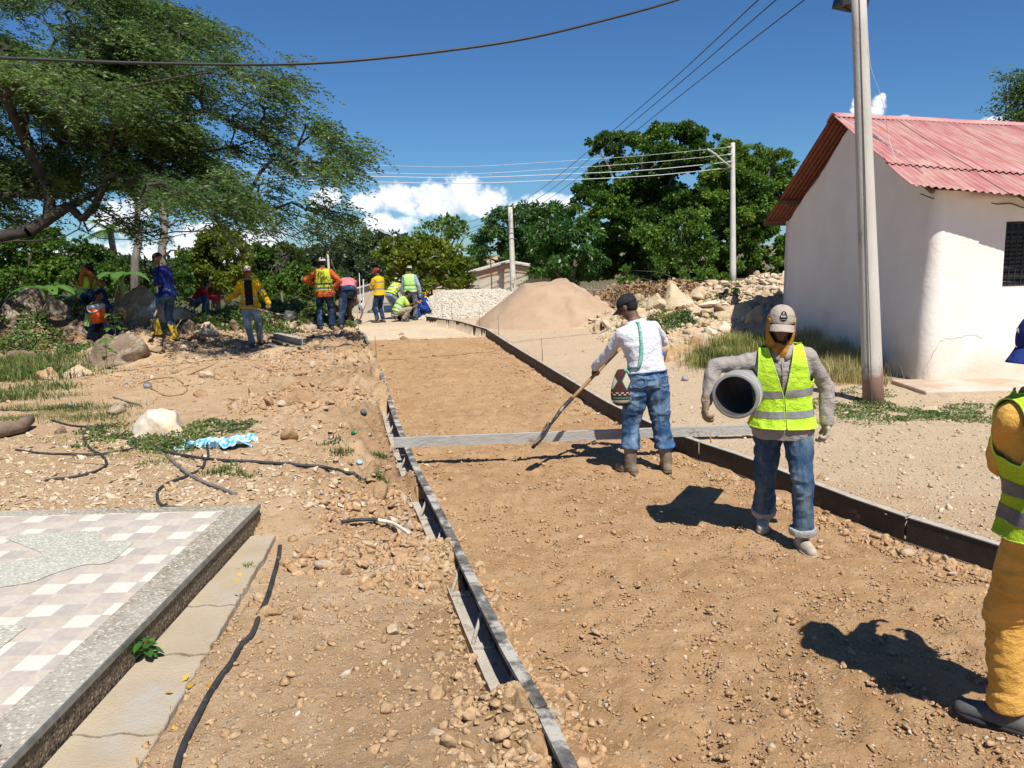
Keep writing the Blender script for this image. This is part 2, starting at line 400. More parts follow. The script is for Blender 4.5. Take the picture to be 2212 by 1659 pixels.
def dirtmat(name, cA, cB, cC, peb, pebc, grass=None, bump=.9):
    mt = bpy.data.materials.new(name); mt.use_nodes = True
    t = mt.node_tree; n = t.nodes; b = n['Principled BSDF']; L = t.links; b.inputs['Roughness'].default_value = .95; b.inputs['Specular IOR Level'].default_value = .1
    tc = nd(t, 'ShaderNodeTexCoord'); co = tc.outputs['Object']
    def nz(s, d=6, r=.6):
        q = nd(t, 'ShaderNodeTexNoise'); q.inputs['Scale'].default_value = s; q.inputs['Detail'].default_value = d; q.inputs['Roughness'].default_value = r; L.new(co, q.inputs['Vector']); return q.outputs[0]
    def rng_(v, a, c, lo=0, hi=1):
        q = nd(t, 'ShaderNodeMapRange'); q.inputs[1].default_value = a; q.inputs[2].default_value = c; q.inputs[3].default_value = lo; q.inputs[4].default_value = hi; L.new(v, q.inputs[0]); return q.outputs[0]
    def mix(f, a, c):
        q = nd(t, 'ShaderNodeMix', data_type='RGBA')
        if isinstance(f, float): q.inputs[0].default_value = f
        else: L.new(f, q.inputs[0])
        for i, v in ((6, a), (7, c)):
            if isinstance(v, tuple): q.inputs[i].default_value = (*v, 1)
            else: L.new(v, q.inputs[i])
        return q.outputs[2]
    c = mix(rng_(nz(.9), .38, .62), cA, cB); c = mix(rng_(nz(5, 8, .7), .45, .7), c, cC)
    if grass is not None:
        at = nd(t, 'ShaderNodeAttribute'); at.attribute_name = 'soil'; sp = nd(t, 'ShaderNodeSeparateColor'); L.new(at.outputs['Color'], sp.inputs[0])
        c = mix(sp.outputs[0], c, grass[0]); c = mix(sp.outputs[1], c, grass[1]); c = mix(sp.outputs[2], c, grass[2])
        c = mix(rng_(nz(9, 8, .7), .5, .75, 0, .45), c, cC)
    vo = nd(t, 'ShaderNodeTexVoronoi'); vo.inputs['Scale'].default_value = peb; L.new(co, vo.inputs['Vector']); vo.inputs['Randomness'].default_value = 1
    dsk = rng_(vo.outputs['Distance'], .18, .34, 1, 0)
    hs = nd(t, 'ShaderNodeSeparateColor'); L.new(vo.outputs['Color'], hs.inputs[0])
    pick = rng_(hs.outputs[0], .62, .66); mp_ = nd(t, 'ShaderNodeMath', operation='MULTIPLY'); L.new(dsk, mp_.inputs[0]); L.new(pick, mp_.inputs[1])
    pc = mix(hs.outputs[1], pebc[0], pebc[1]); c = mix(mp_.outputs[0], c, pc)
    fn = rng_(nz(170, 3), .3, .7, .78, 1.2); mu = nd(t, 'ShaderNodeMix', data_type='RGBA', blend_type='MULTIPLY'); mu.inputs[0].default_value = 1; L.new(c, mu.inputs[6]); L.new(fn, mu.inputs[7])
    L.new(mu.outputs[2], b.inputs['Base Color'])
    hb = nd(t, 'ShaderNodeMath', operation='ADD'); L.new(nz(38, 9, .72), hb.inputs[0])
    h2 = nd(t, 'ShaderNodeMath', operation='MULTIPLY'); L.new(mp_.outputs[0], h2.inputs[0]); h2.inputs[1].default_value = .35; L.new(h2.outputs[0], hb.inputs[1])
    bp = nd(t, 'ShaderNodeBump'); bp.inputs['Strength'].default_value = bump; bp.inputs['Distance'].default_value = .03; L.new(hb.outputs[0], bp.inputs['Height']); L.new(bp.outputs[0], b.inputs['Normal'])
    MATS[name] = mt; return mt
GM = dirtmat('ground_dirt', (.49, .34, .20), (.41, .27, .15), (.55, .405, .26), 26, ((.50, .43, .34), (.33, .25, .17)),
             grass=((.52, .405, .275), (.29, .17, .085), (.06, .07, .025)))
ground = struct(npobj('ground', np.stack([Xg, Yg, Zg], -1), GF, GM, smooth=True))
# where the soil is pale limestone, dug-up brown or overgrown
xf, yf = Xg.ravel(), Yg.ravel(); xr_ = np.interp(yf, RY, RX); xl_ = np.interp(yf, LY, LX)
nn = n2(xf, yf, 1.1, 31, 3); nm = n2(xf, yf, 4.0, 32, 3)
pale = sstep(-.1, .25, xf - xr_ + .0) * sstep(.9, 0, np.abs(nm) * .6) * .85
pale = np.maximum(pale, sstep(19, 21, yf + nn * 2) * sstep(-8, -5, xf)) * (1 - .6 * sstep(2.0, .6, xf - xr_) * sstep(9, 5, yf) * (nn > -.2))
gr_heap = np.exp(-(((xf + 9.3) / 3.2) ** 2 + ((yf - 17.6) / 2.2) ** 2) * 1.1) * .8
brown = sstep(1.6, .1, xl_ - xf) * (xf < xl_) * sstep(-.25, .35, nn + .15) * (1 - sstep(17, 20, yf)) * .8
for (bx0, by0, bsx, bsy, bk) in ((860, 1130, .75, .55, 1), (720, 840, 1.0, 1.3, .8), (640, 870, .8, .7, .8), (780, 1050, .6, .5, .7), (960, 1240, .3, .35, .7), (740, 1420, .3, .5, .5), (300, 1000, .7, .25, .5)):
    gb = G(bx0, by0, .12); brown = np.maximum(brown, bk * np.exp(-(((xf - gb.x) / bsx) ** 2 + ((yf - gb.y) / bsy) ** 2)) * (.6 + .8 * nm))
brown = np.maximum(brown, np.exp(-(((xf - G(600, 690).x) / 1.3) ** 2 + ((yf - G(600, 690).y) / 1.0) ** 2) * 1.2) * .9)
for (cx, cy, rx, ry, hh) in HOLES: brown = np.maximum(brown, np.exp(-(((xf - cx) / rx) ** 2 + ((yf - cy) / ry) ** 2)) * 1.2)
gr = sstep(30, 34, yf) * np.maximum(sstep(-1, -4, xf + yf * .0 + 8) , sstep(3, 5, xf)) + sstep(-9.5, -11, xf) * .7
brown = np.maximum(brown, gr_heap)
soil = np.clip(np.stack([pale, brown, gr * .8, np.ones_like(pale)], -1), 0, 1)
ca = ground.data.color_attributes.new('soil', 'FLOAT_COLOR', 'POINT'); ca.data.foreach_set('color', soil.astype(np.float32).ravel())
# road bed between the forms
v_ = np.linspace(0, 1, 130); yb = 1.2 * np.exp(np.linspace(0, math.log(19.8 / 1.2), 420))
xa = np.interp(yb, LY, LX) + .006; xb = np.interp(yb, RY, RX) - .006
Xb = xa[:, None] + (xb - xa)[:, None] * v_[None, :]; Yb = np.repeat(yb[:, None], 130, 1)
Yb[-1] += .18 * n2(Xb[-1], Yb[-1], 2.0, 55, 2)
Zb = H(Xb.ravel(), Yb.ravel()).reshape(Xb.shape) + .02 * n2(Xb, Yb, 6, 61, 2)
rf = np.random.default_rng(44)
for _ in range(90):
    fy0 = 1 / rf.uniform(1 / 12, 1 / 2.9); fx_ = np.interp(fy0, LY, LX) + rf.uniform(.3, 2.7); an = rf.uniform(-.7, .7); ux = (Xb - fx_) * math.cos(an) + (Yb - fy0) * math.sin(an); uy = -(Xb - fx_) * math.sin(an) + (Yb - fy0) * math.cos(an)
    q = (ux / .055) ** 2 + (uy / .14) ** 2; Zb = Zb - .020 * np.exp(-q ** 1.5) + .010 * np.exp(-(np.sqrt(q) - 1.35) ** 2 * 9)
ed = sstep(.25, 0, np.minimum(Xb - xa[:, None], xb[:, None] - Xb)); Zb = Zb + ed * (.015 + .03 * n2(Xb, Yb, 5, 62))
ii = (np.arange(419)[:, None] * 130 + np.arange(129)[None, :]).ravel()
BM = dirtmat('road_fill', (.445, .275, .140), (.365, .215, .103), (.50, .335, .19), 34, ((.46, .37, .26), (.28, .18, .10)))
road = struct(npobj('road_bed', np.stack([Xb, Yb, Zb], -1), np.stack([ii, ii + 1, ii + 131, ii + 130], 1), BM, smooth=True))
i2 = (np.arange(119)[:, None] * 60 + np.arange(59)[None, :]).ravel()
yp = np.linspace(19.6, 23.4, 120); Xp = np.interp(yp, LY, LX)[:, None] + (np.interp(yp, RY, RX) - np.interp(yp, LY, LX))[:, None] * np.linspace(0, 1, 60)[None, :]
Yp = np.repeat(yp[:, None], 60, 1); Zp = H(Xp.ravel(), Yp.ravel()).reshape(Xp.shape) + .004
PM = dirtmat('pale_base', (.54, .43, .30), (.49, .375, .25), (.58, .48, .35), 26, ((.62, .56, .46), (.42, .33, .23)), bump=.5)
struct(npobj('road_base', np.stack([Xp, Yp, Zp], -1), np.stack([i2, i2 + 1, i2 + 61, i2 + 60], 1), PM, smooth=True))

# ---------------------------------------------------------------- stones
def ico(sub):
    b = bmesh.new(); bmesh.ops.create_icosphere(b, subdivisions=sub, radius=1)
    V = np.array([v.co[:] for v in b.verts]); Fc = np.array([[v.index for v in f.verts] for f in b.faces]); b.free(); return V, Fc
def rockshape(sub, seed, cuts=9, noise=.12, k=.72):
    V, Fc = ico(sub); V = V.copy(); r_ = np.random.default_rng(seed)
    for _ in range(cuts):
        nn_ = r_.normal(size=3); nn_ /= np.linalg.norm(nn_); kk = k + r_.uniform(-.14, .2)
        d = V @ nn_ - kk; V -= np.outer(np.clip(d, 0, None) * .92, nn_)
    V /= np.linalg.norm(V, axis=1).mean() / .92; ln = V / np.linalg.norm(V, axis=1)[:, None]
    V += ln * (noise * fbm(V * 2.1 + seed * 3.3, 3, seed))[:, None]
    return V, Fc
SH1 = [rockshape(1, 100 + k, 9, .14, .42) for k in range(10)]; SH2 = [rockshape(2, 200 + k, 14, .16, .40) for k in range(12)]
def scatter(name, pts, size, mat, shapes, flat=(.45, .9), label=None, cat='gravel', kind='stuff', sink=.25, rseed=1, smooth=False):
    r_ = np.random.default_rng(rseed); n = len(pts); Vs = []; Fs = []; base = 0
    pick = r_.integers(0, len(shapes), n)
    for s in range(len(shapes)):
        idx = np.where(pick == s)[0]
        if len(idx) == 0: continue
        V, Fc = shapes[s]; k = len(idx); a = r_.uniform(0, 6.283, k); sx = size[idx] * r_.uniform(.75, 1.3, k); sy = size[idx] * r_.uniform(.6, 1.0, k); sz = size[idx] * r_.uniform(flat[0], flat[1], k)
        x = V[None, :, 0] * sx[:, None]; y = V[None, :, 1] * sy[:, None]; z = V[None, :, 2] * sz[:, None]
        t = r_.uniform(-.6, .6, k); x, z = x * np.cos(t)[:, None] - z * np.sin(t)[:, None], x * np.sin(t)[:, None] + z * np.cos(t)[:, None]
        X = x * np.cos(a)[:, None] - y * np.sin(a)[:, None] + pts[idx, 0][:, None]; Y = x * np.sin(a)[:, None] + y * np.cos(a)[:, None] + pts[idx, 1][:, None]
        Z = z + pts[idx, 2][:, None] + (sz * (1 - 2 * sink))[:, None] * .5
        Vs.append(np.stack([X, Y, Z], -1).reshape(-1, 3)); Fs.append((Fc[None] + (np.arange(k) * len(V))[:, None, None] + base).reshape(-1, Fc.shape[1])); base += k * len(V)
    o = npobj(name, np.concatenate(Vs), np.concatenate(Fs), mat, smooth=smooth)
    return tag(o, label, cat, kind=kind)
def stonemat(name, cs):
    mt = bpy.data.materials.new(name); mt.use_nodes = True; t = mt.node_tree; b = t.nodes['Principled BSDF']; L = t.links
    b.inputs['Roughness'].default_value = .92; b.inputs['Specular IOR Level'].default_value = .12
    g = nd(t, 'ShaderNodeNewGeometry'); rp = nd(t, 'ShaderNodeValToRGB'); rp.color_ramp.interpolation = 'LINEAR'; L.new(g.outputs['Random Per Island'], rp.inputs[0])
    e = rp.color_ramp.elements; e[0].color = (*cs[0][1], 1); e[0].position = cs[0][0]; e[1].color = (*cs[-1][1], 1); e[1].position = cs[-1][0]
    for p, c in cs[1:-1]: q = e.new(p); q.color = (*c, 1)
    tc = nd(t, 'ShaderNodeTexCoord'); nz = nd(t, 'ShaderNodeTexNoise'); nz.inputs['Scale'].default_value = 45; nz.inputs['Detail'].default_value = 6; L.new(tc.outputs['Object'], nz.inputs['Vector'])
    mr = nd(t, 'ShaderNodeMapRange'); mr.inputs[1].default_value = .3; mr.inputs[2].default_value = .7; mr.inputs[3].default_value = .75; mr.inputs[4].default_value = 1.15; L.new(nz.outputs[0], mr.inputs[0])
    mu = nd(t, 'ShaderNodeMix', data_type='RGBA', blend_type='MULTIPLY'); mu.inputs[0].default_value = 1; L.new(rp.outputs[0], mu.inputs[6]); L.new(mr.outputs[0], mu.inputs[7]); L.new(mu.outputs[2], b.inputs['Base Color'])
    bp = nd(t, 'ShaderNodeBump'); bp.inputs['Strength'].default_value = .6; bp.inputs['Distance'].default_value = .01; L.new(nz.outputs[0], bp.inputs['Height']); L.new(bp.outputs[0], b.inputs['Normal'])
    MATS[name] = mt; return mt
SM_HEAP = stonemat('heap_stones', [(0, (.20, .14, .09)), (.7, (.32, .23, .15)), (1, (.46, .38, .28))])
SM_BED = stonemat('clod_stones', [(0, (.38, .235, .12)), (.6, (.43, .275, .15)), (.86, (.48, .33, .20)), (.96, (.36, .29, .22)), (1, (.58, .47, .34))])
SM_DIRT = stonemat('dirt_stones', [(0, (.36, .235, .125)), (.75, (.44, .30, .17)), (.95, (.48, .345, .21)), (.99, (.42, .34, .25)), (1, (.56, .48, .36))])
SM_PALE = stonemat('pale_stones', [(0, (.42, .30, .18)), (.5, (.50, .385, .25)), (.88, (.58, .48, .35)), (1, (.42, .36, .30))])
SM_WHITE = stonemat('white_stones', [(0, (.50, .45, .37)), (.6, (.62, .575, .49)), (1, (.46, .39, .30))])
def cone_pts(n, y0, y1, xlo, xhi, r_, power=1.0):             # denser near the camera
    u = r_.uniform(0, 1, n); y = 1 / (1 / y0 + (1 / y1 - 1 / y0) * u ** power); t = r_.uniform(0, 1, n)
    a = xlo(y); b = xhi(y); x = a + (b - a) * t; return x, y
r1 = np.random.default_rng(5)
xL = lambda y: np.interp(y, LY, LX); xR = lambda y: np.interp(y, RY, RX)
x, y = cone_pts(30000, 2.4, 19.6, lambda y: xL(y) + .02, lambda y: xR(y) - .02, r1)
keep = (n2(x, y, 1.6, 71, 2) + r1.uniform(-.6, .6, len(x))) > -.25; x, y = x[keep], y[keep]
size = np.exp(r1.normal(math.log(.0058), .50, len(x))) * (1 + y * .045); size = np.clip(size, .003, .035)
scatter('bed_gravel', np.stack([x, y, H(x, y)], -1), size, SM_BED, SH1, label='brown clods and pebbles strewn over the road fill between the forms', rseed=2)
ex = np.concatenate([xL(e) + np.abs(r1.normal(0, .10, len(e))) + .02 for e in [cone_pts(900, 2.4, 19, xL, xR, r1)[1]]]); 
e1 = cone_pts(1500, 2.4, 19, xL, xR, r1)[1]; e2 = cone_pts(3200, 3.2, 19, xL, xR, r1)[1]
x = np.concatenate([xL(e1) + np.abs(r1.normal(0, .10, len(e1))) + .03, xR(e2) - np.abs(r1.normal(0, .14, len(e2))) - .03]); y = np.concatenate([e1, e2])
size = np.clip(np.exp(r1.normal(math.log(.016), .45, len(x))), .008, .05)
scatter('edge_clods', np.stack([x, y, H(x, y)], -1), size, SM_BED, SH2, label='loose clods gathered along the inner foot of both steel forms', rseed=3)
# right of the right form
x, y = cone_pts(15000, 4.2, 21, lambda y: xR(y) + .02, lambda y: np.maximum(xR(y) + 4.6, .66 * y + 1), r1, .8)
keep = (~((x > 5.3) & (y > 9.9))) & ((n2(x, y, .8, 72, 2) + r1.uniform(-.5, .5, len(x))) > -.1); x, y = x[keep], y[keep]
size = np.clip(np.exp(r1.normal(math.log(.0068), .55, len(x))) * (1 + y * .035), .004, .05)
scatter('track_gravel', np.stack([x, y, H(x, y)], -1), size, SM_PALE, SH1, label='pale limestone gravel scattered over the track right of the road', rseed=4)
# left side
x, y = cone_pts(22000, 2.5, 20, lambda y: np.where(y < 5.5, -1.64, -.75 * y), lambda y: xL(y) - .02, r1, .85)
keep = (n2(x, y, 1.2, 73, 2) + r1.uniform(-.5, .5, len(x))) > -.05; x, y = x[keep], y[keep]
inch = np.zeros(len(x), bool)
for (a, b) in STR: inch |= (y > a) & (y < b) & (xL(y) - x < .17)
x, y = x[~inch], y[~inch]
size = np.clip(np.exp(r1.normal(math.log(.0058), .62, len(x))) * (1 + y * .05), .003, .06)
scatter('spoil_gravel', np.stack([x, y, H(x, y)], -1), size, SM_DIRT, SH1, label='tan stones and clods scattered over the dug-up dirt left of the road', rseed=6)
# clods heaped along the outside of the left form
y = np.concatenate([cone_pts(1500, 2.5, 16, xL, xR, r1)[1], np.abs(r1.normal(0, .22, 330)) + G(1010, 1225, .1).y - .1, r1.uniform(2.6, 3.4, 120), r1.uniform(5.0, 6.3, 330)])
dx = np.abs(r1.normal(0, .22, len(y))) + .05; x = xL(y) - dx
inch = np.zeros(len(x), bool)
for (a, b) in STR: inch |= (y > a) & (y < b) & (dx < .17)
x, y = x[~inch], y[~inch]
size = np.clip(np.exp(r1.normal(math.log(.0135), .5, len(x))), .006, .045)
scatter('heaped_clods', np.stack([x, y, H(x, y)], -1), size, SM_DIRT, SH2, label='tan clods heaped against the outside of the left form', rseed=8)
def blob_pts(px, py, rx, ry, n, r_):
    g = GT(px, py); a = r_.uniform(0, 6.283, n); q = np.sqrt(r_.uniform(0, 1, n)); x = g.x + rx * q * np.cos(a); y = g.y + ry * q * np.sin(a); return x, y
xs_, ys_ = [], []
for (px, py, rx, ry, n) in ((640, 860, .9, .9, 700), (800, 1110, .5, .6, 420), (880, 1220, .35, .4, 260), (740, 1200, .4, .35, 160), (500, 800, 2.4, 1.6, 900), (700, 780, 1.4, 1.2, 600)):
    x, y = blob_pts(px, py, rx, ry, n, r1); xs_.append(x); ys_.append(y)
x = np.concatenate(xs_); y = np.concatenate(ys_); kp = (xL(y) - x > .2); x, y = x[kp], y[kp]
size = np.clip(np.exp(r1.normal(math.log(.022), .5, len(x))), .008, .09)
scatter('dug_clods', np.stack([x, y, H(x, y)], -1), size, SM_BED, SH2, label='broken brown clods around the freshly dug holes left of the road', rseed=9)
# rubble of the two big heaps
x = r1.normal(5.9, 2.6, 4200); y = r1.normal(20.6, 2.6, 4200); kp = ((x > 5.45) & (y < 18)) | (x < 1.9 + 0 * y); x, y = x[~kp], y[~kp]
size = np.clip(np.exp(r1.normal(math.log(.045), .6, len(x))), .02, .22)
scatter('rubble', np.stack([x, y, H(x, y)], -1), size, SM_PALE, SH2, label='pale limestone rubble covering the heap beside the white house', cat='rubble', rseed=10)
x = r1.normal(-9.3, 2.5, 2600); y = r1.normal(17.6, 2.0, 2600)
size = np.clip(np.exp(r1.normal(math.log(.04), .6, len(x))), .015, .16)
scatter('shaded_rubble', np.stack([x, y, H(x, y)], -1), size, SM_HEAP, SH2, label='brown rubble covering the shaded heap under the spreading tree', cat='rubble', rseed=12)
# pebble litter beyond the terrace
x, y = cone_pts(3500, 5.75, 8.6, lambda y: -.72 * y - .2, lambda y: -.2 * y - .2, r1)
size = np.clip(np.exp(r1.normal(math.log(.016), .5, len(x))), .006, .05)
scatter('flat_pebbles', np.stack([x, y, H(x, y)], -1), size, SM_PALE, SH2, flat=(.2, .5), label='flat grey pebbles strewn beyond the tiled terrace', rseed=13)

def rock(name, label, px, py, wpx, hpx, mat, seed=0, depth=1.0, cat='rock', group=None, sub=4, cuts=14, sink=.34, k=.74, noise=.10, z=None, parent=None, lean=0):
    g = GT(px, py) if z is None else G(px, py, z); d = (g - CAM).dot(_f); wd = wpx * d / F / 2; ht = hpx * d / F
    V, Fc = rockshape(sub, 300 + seed, cuts, noise, k); V = V / np.abs(V).max(0)
    ln = V / np.linalg.norm(V, axis=1)[:, None]; V = V + ln * (.05 * fbm(V * 5 + seed, 3, seed))[:, None]
    X = V[:, 0] * wd + V[:, 2] * ht * lean; Y = V[:, 1] * wd * depth; Z = V[:, 2] * ht * (.5 + sink) + ht * (.5 - sink); X = X * (1 + .38 * np.clip(.3 - V[:, 2], -.6, 1))
    o = npobj(name, np.stack([X, Y, Z], -1), Fc, mat, smooth=False); o.location = (g.x, g.y + wd * depth * .6, g.z - .0)
    return tag(o, label, cat, group)
# ---------------------------------------------------------------- steel side forms
M_FORM = M('form_steel', (.16, .15, .135), (.05, .048, .045), 14, .75, .5, 60, c3=(.42, .39, .34), s3=5, f3=(.50, .60))
M_FORMD = M('form_face', (.030, .026, .022), (.045, .036, .028), 8, .6, .3, 50, c3=(.16, .12, .08), s3=7, f3=(.60, .72))
M_CRUST = M('form_flange', (.46, .42, .36), (.38, .34, .28), 9, .9, .7, 50, c3=(.20, .17, .14), s3=6, f3=(.56, .68))
def fpt(side, y, off, z):
    Y, X = (LY, LX) if side < 0 else (RY, RX)
    x = np.interp(y, Y, X); t = Vector((np.interp(y + .15, Y, X) - np.interp(y - .15, Y, X), .3, 0)).normalized(); nrm = Vector((t.y, -t.x, 0)) * side
    return Vector((x, y, 0)) + nrm * off + Vector((0, 0, z))
def section(side, ya, yb, label, braces=True):
    base = fpt(side, (ya + yb) / 2, 0, 0); grp = 'steel form sections along the left edge' if side < 0 else 'steel form sections along the right edge'
    t = thing('steel_form', label, 'road form', base, grp); ya += .008; yb -= .008
    n = max(3, int((yb - ya) / .35)); yy = np.linspace(ya, yb, n); wv = [.004 * math.sin(k * 1.7 + ya) for k in range(n)]
    def strip(prof): return [[fpt(side, y, o + wv[i] * 0, z) for (o, z) in prof] for i, y in enumerate(yy)]
    m = MB().loft(strip([(0, .012), (.007, .012), (.007, FT - .009), (0, FT - .009)])); m.build('web', M_FORMD, t)
    m = MB().loft(strip([(-.003, FT - .008), (.052, FT - .008), (.052, FT - .028), (.058, FT - .028), (.058, FT), (-.003, FT)])); m.build('top_flange', M_FORM if side < 0 else M_CRUST, t)
    m = MB().loft(strip([(-.001, 0), (.145, 0), (.145, .05), (.139, .05), (.139, .011), (-.001, .011)])); m.build('bottom_flange', M_CRUST, t)
    if braces and side < 0:
        k = max(2, int((yb - ya) / .62))
        for i in range(k):
            y = ya + (yb - ya) * (i + .5) / k
            MB().tube([fpt(side, y - .10, .125, .02), fpt(side, y + .02, .05, .12), fpt(side, y + .07, .012, FT - .03)], [.013, .011, .013], 7).build('brace', M_CRUST, t, True)
            MB().box(fpt(side, y - .12, .07, .02), (.13, .05, .012)).build('gusset', M_CRUST, t)
    return t
yj = [2.0, G(1183, 1525, FT).y, G(985, 1165, FT).y, 8.0, 11.0, 14.0, 17.0, 20.0, LXE.y]
nm_ = ['nearest the camera at the bottom of the picture', 'with open braces beside the terrace slab', 'just before the straightedge', 'passing beneath the left end of the straightedge', 'half buried beyond the straightedge', 'beside the dug-up spoil', 'in the middle distance left of the fill', 'where the brown fill ends', 'at the far end beside the bending worker']
for i in range(len(yj) - 1):
    section(-1, yj[i], yj[i + 1], 'section of the left form ' + (nm_[i] if i < 3 else nm_[min(i, 8)] if i != 7 else nm_[8]))
section(1, 2.2, 3.4, 'section of the right form beyond the right edge beside the cropped worker', False)
yj = [3.4, 5.3, 7.6, 9.7, 12.3, 15, 17.8, 20.6, float(RY[-1])]
nm_ = ['in the right foreground in front of the yellow trousers', 'behind the worker carrying the pipe', 'under the right end of the straightedge', 'behind the white-shirted worker', 'just beyond the white-shirted worker', 'bordering the track before the sand pile', 'at the foot of the sand pile', 'curving past the gravel pile to the crouching worker']
for i in range(len(yj) - 1): section(1, yj[i], yj[i + 1], 'section of the right form ' + nm_[i], False)

# straightedge lying across both forms
M_ALU = M('mortar_aluminium', (.40, .385, .35), (.33, .32, .29), 10, .6, .5, 45, c3=(.13, .11, .09), s3=9, f3=(.62, .70), stretch=(.4, 1, 1))
a = G(852, 966, FT + .002); b = G(1640, 936, FT + .002)
a.z = b.z = FT + .052
mb = MB(); d_ = (b - a).normalized(); sx = Vector((d_.y, -d_.x, 0)); zz = Vector((0, 0, 1))
mb.loft([[p + sx * o + zz * z for (o, z) in ((-.022, -.048), (.022, -.048), (.022, .048), (-.022, .048))] for p in [a + d_ * k * (b - a).length / 8 for k in range(9)]], cap=False)
o_ = mb.build('straightedge', M_ALU, thick=.004); tag(o_, 'long mortar-caked aluminium straightedge laid across the two steel forms', 'straightedge')

# rebar stakes that pin the forms
M_REBAR = M('rusty_bar', (.20, .12, .075), (.30, .20, .13), 30, .8, .4, 120)
stk = [(1, 6.25, .16, 'bent galvanised pin against the right form behind the pipe carrier'), (1, 7.5, .12, 'short stake outside the right form beside the pipe carrier'), (1, 9.1, .36, 'thin stake by the right form beside the woven bag'), (1, 13.6, .42, 'thin tall stake by the right form before the sand pile'),
       (1, 18.2, .5, 'slim stake at the right form in front of the sand pile'), (1, 20.4, .5, 'slim stake between the sand pile and the gravel pile'), (1, 22.6, .5, 'slim stake by the right form before the gravel pile'), (1, 23.2, .4, 'last slim stake near the crouching worker'),
       (-1, 20.5, .5, 'thin upright stake at the far end of the left form'), (-1, 15.2, .35, 'thin stake at the inner side of the left form')]
for i, (sd_, y, h, lb) in enumerate(stk):
    p = fpt(sd_, y, .075 if sd_ > 0 else -.03, 0); top = p + Vector((random.uniform(-.02, .02), .01, FT + h))
    o = MB().tube([p, (p + top) / 2, top], .007, 6).build('stake', M_REBAR, None, True); tag(o, lb, 'stake', 'thin steel stakes along the forms')

# loose steel channels on the left
def channel(x0, y0, x1, y1, z, lb, fl=.12, hh=.10):
    a = GT(x0, y0); b = GT(x1, y1); a.z += z; b.z += z; t = (b - a).normalized(); s_ = Vector((t.y, -t.x, 0))
    pr = [(-fl / 2, 0), (fl / 2, 0), (fl / 2, .012), (.006, .012), (.006, hh - .012), (fl / 2, hh - .012), (fl / 2, hh), (-fl / 2, hh), (-fl / 2, hh - .012), (-.006, hh - .012), (-.006, .012), (-fl / 2, .012)]
    m = MB().loft([[p + s_ * o + Vector((0, 0, zz_)) for o, zz_ in pr] for p in (a, b)]); tag(m.build('steel_channel', M_CRUST), lb, 'steel channel', 'spare form channels by the dirt heap')
channel(592, 739, 655, 757, .06, 'upper pale spare channel lying on the dirt heap', .16, .16); channel(578, 748, 630, 762, -.01, 'lower spare channel half buried beside the other one', .16, .05)

# ---------------------------------------------------------------- tiled terrace and slab
def tilemat():
    mt = bpy.data.materials.new('terrace_tile'); mt.use_nodes = True; t = mt.node_tree; b = t.nodes['Principled BSDF']; L = t.links; b.inputs['Roughness'].default_value = .42
    tc = nd(t, 'ShaderNodeTexCoord'); sp = nd(t, 'ShaderNodeSeparateXYZ'); L.new(tc.outputs['Object'], sp.inputs[0]); S = .138
    def mth(op, a, b_=None):
        q = nd(t, 'ShaderNodeMath', operation=op)
        for i, v in enumerate((a, b_)):
            if v is None: continue
            if isinstance(v, (int, float)): q.inputs[i].default_value = v
            else: L.new(v, q.inputs[i])
        return q.outputs[0]
    u = mth('DIVIDE', sp.outputs[0], S); v = mth('DIVIDE', sp.outputs[1], S); iu = mth('FLOOR', u); iv = mth('FLOOR', v)
    c = nd(t, 'ShaderNodeCombineXYZ'); L.new(iu, c.inputs[0]); L.new(iv, c.inputs[1])
    # 3 x 3 printed squares per tile: white on a slipping diagonal
    m3u = mth('FLOORED_MODULO', iu, 3); m3v = mth('FLOORED_MODULO', iv, 3)
    key = mth('ADD', mth('MULTIPLY', m3u, 3), m3v)
    cols = [(.47, .41, .36), (.67, .61, .52), (.52, .45, .37), (.53, .46, .375), (.46, .40, .35), (.68, .62, .53), (.55, .485, .41), (.51, .44, .355), (.45, .395, .345)]
    rp = nd(t, 'ShaderNodeValToRGB'); rp.color_ramp.interpolation = 'CONSTANT'; e = rp.color_ramp.elements; e[0].color = (*cols[0], 1); e[0].position = 0
    e[1].position = 8 / 9; e[1].color = (*cols[8], 1)
    for k in range(1, 8): q = e.new(k / 9); q.color = (*cols[k], 1)
    L.new(mth('DIVIDE', mth('ADD', key, .5), 9), rp.inputs[0])
    nz = nd(t, 'ShaderNodeTexNoise'); nz.inputs['Scale'].default_value = 14; nz.inputs['Detail'].default_value = 7; nz.inputs['Distortion'].default_value = 1.5
    ad = nd(t, 'ShaderNodeVectorMath', operation='ADD'); L.new(tc.outputs['Object'], ad.inputs[0]); L.new(c.outputs[0], ad.inputs[1]); L.new(ad.outputs[0], nz.inputs['Vector'])
    mr = nd(t, 'ShaderNodeMapRange'); mr.inputs[1].default_value = .35; mr.inputs[2].default_value = .65; mr.inputs[3].default_value = .90; mr.inputs[4].default_value = 1.06; L.new(nz.outputs[0], mr.inputs[0])
    mu = nd(t, 'ShaderNodeMix', data_type='RGBA', blend_type='MULTIPLY'); mu.inputs[0].default_value = 1; L.new(rp.outputs[0], mu.inputs[6]); L.new(mr.outputs[0], mu.inputs[7])
    # grout every third square
    def grout(x): 
        fr = mth('FLOORED_MODULO', x, 3); return mth('LESS_THAN', mth('MINIMUM', fr, mth('SUBTRACT', 3, fr)), .018)
    g = mth('MAXIMUM', grout(u), grout(v)); mg = nd(t, 'ShaderNodeMix', data_type='RGBA'); L.new(g, mg.inputs[0]); L.new(mu.outputs[2], mg.inputs[6]); mg.inputs[7].default_value = (.5, .48, .44, 1)
    L.new(mg.outputs[2], b.inputs['Base Color']); return mt
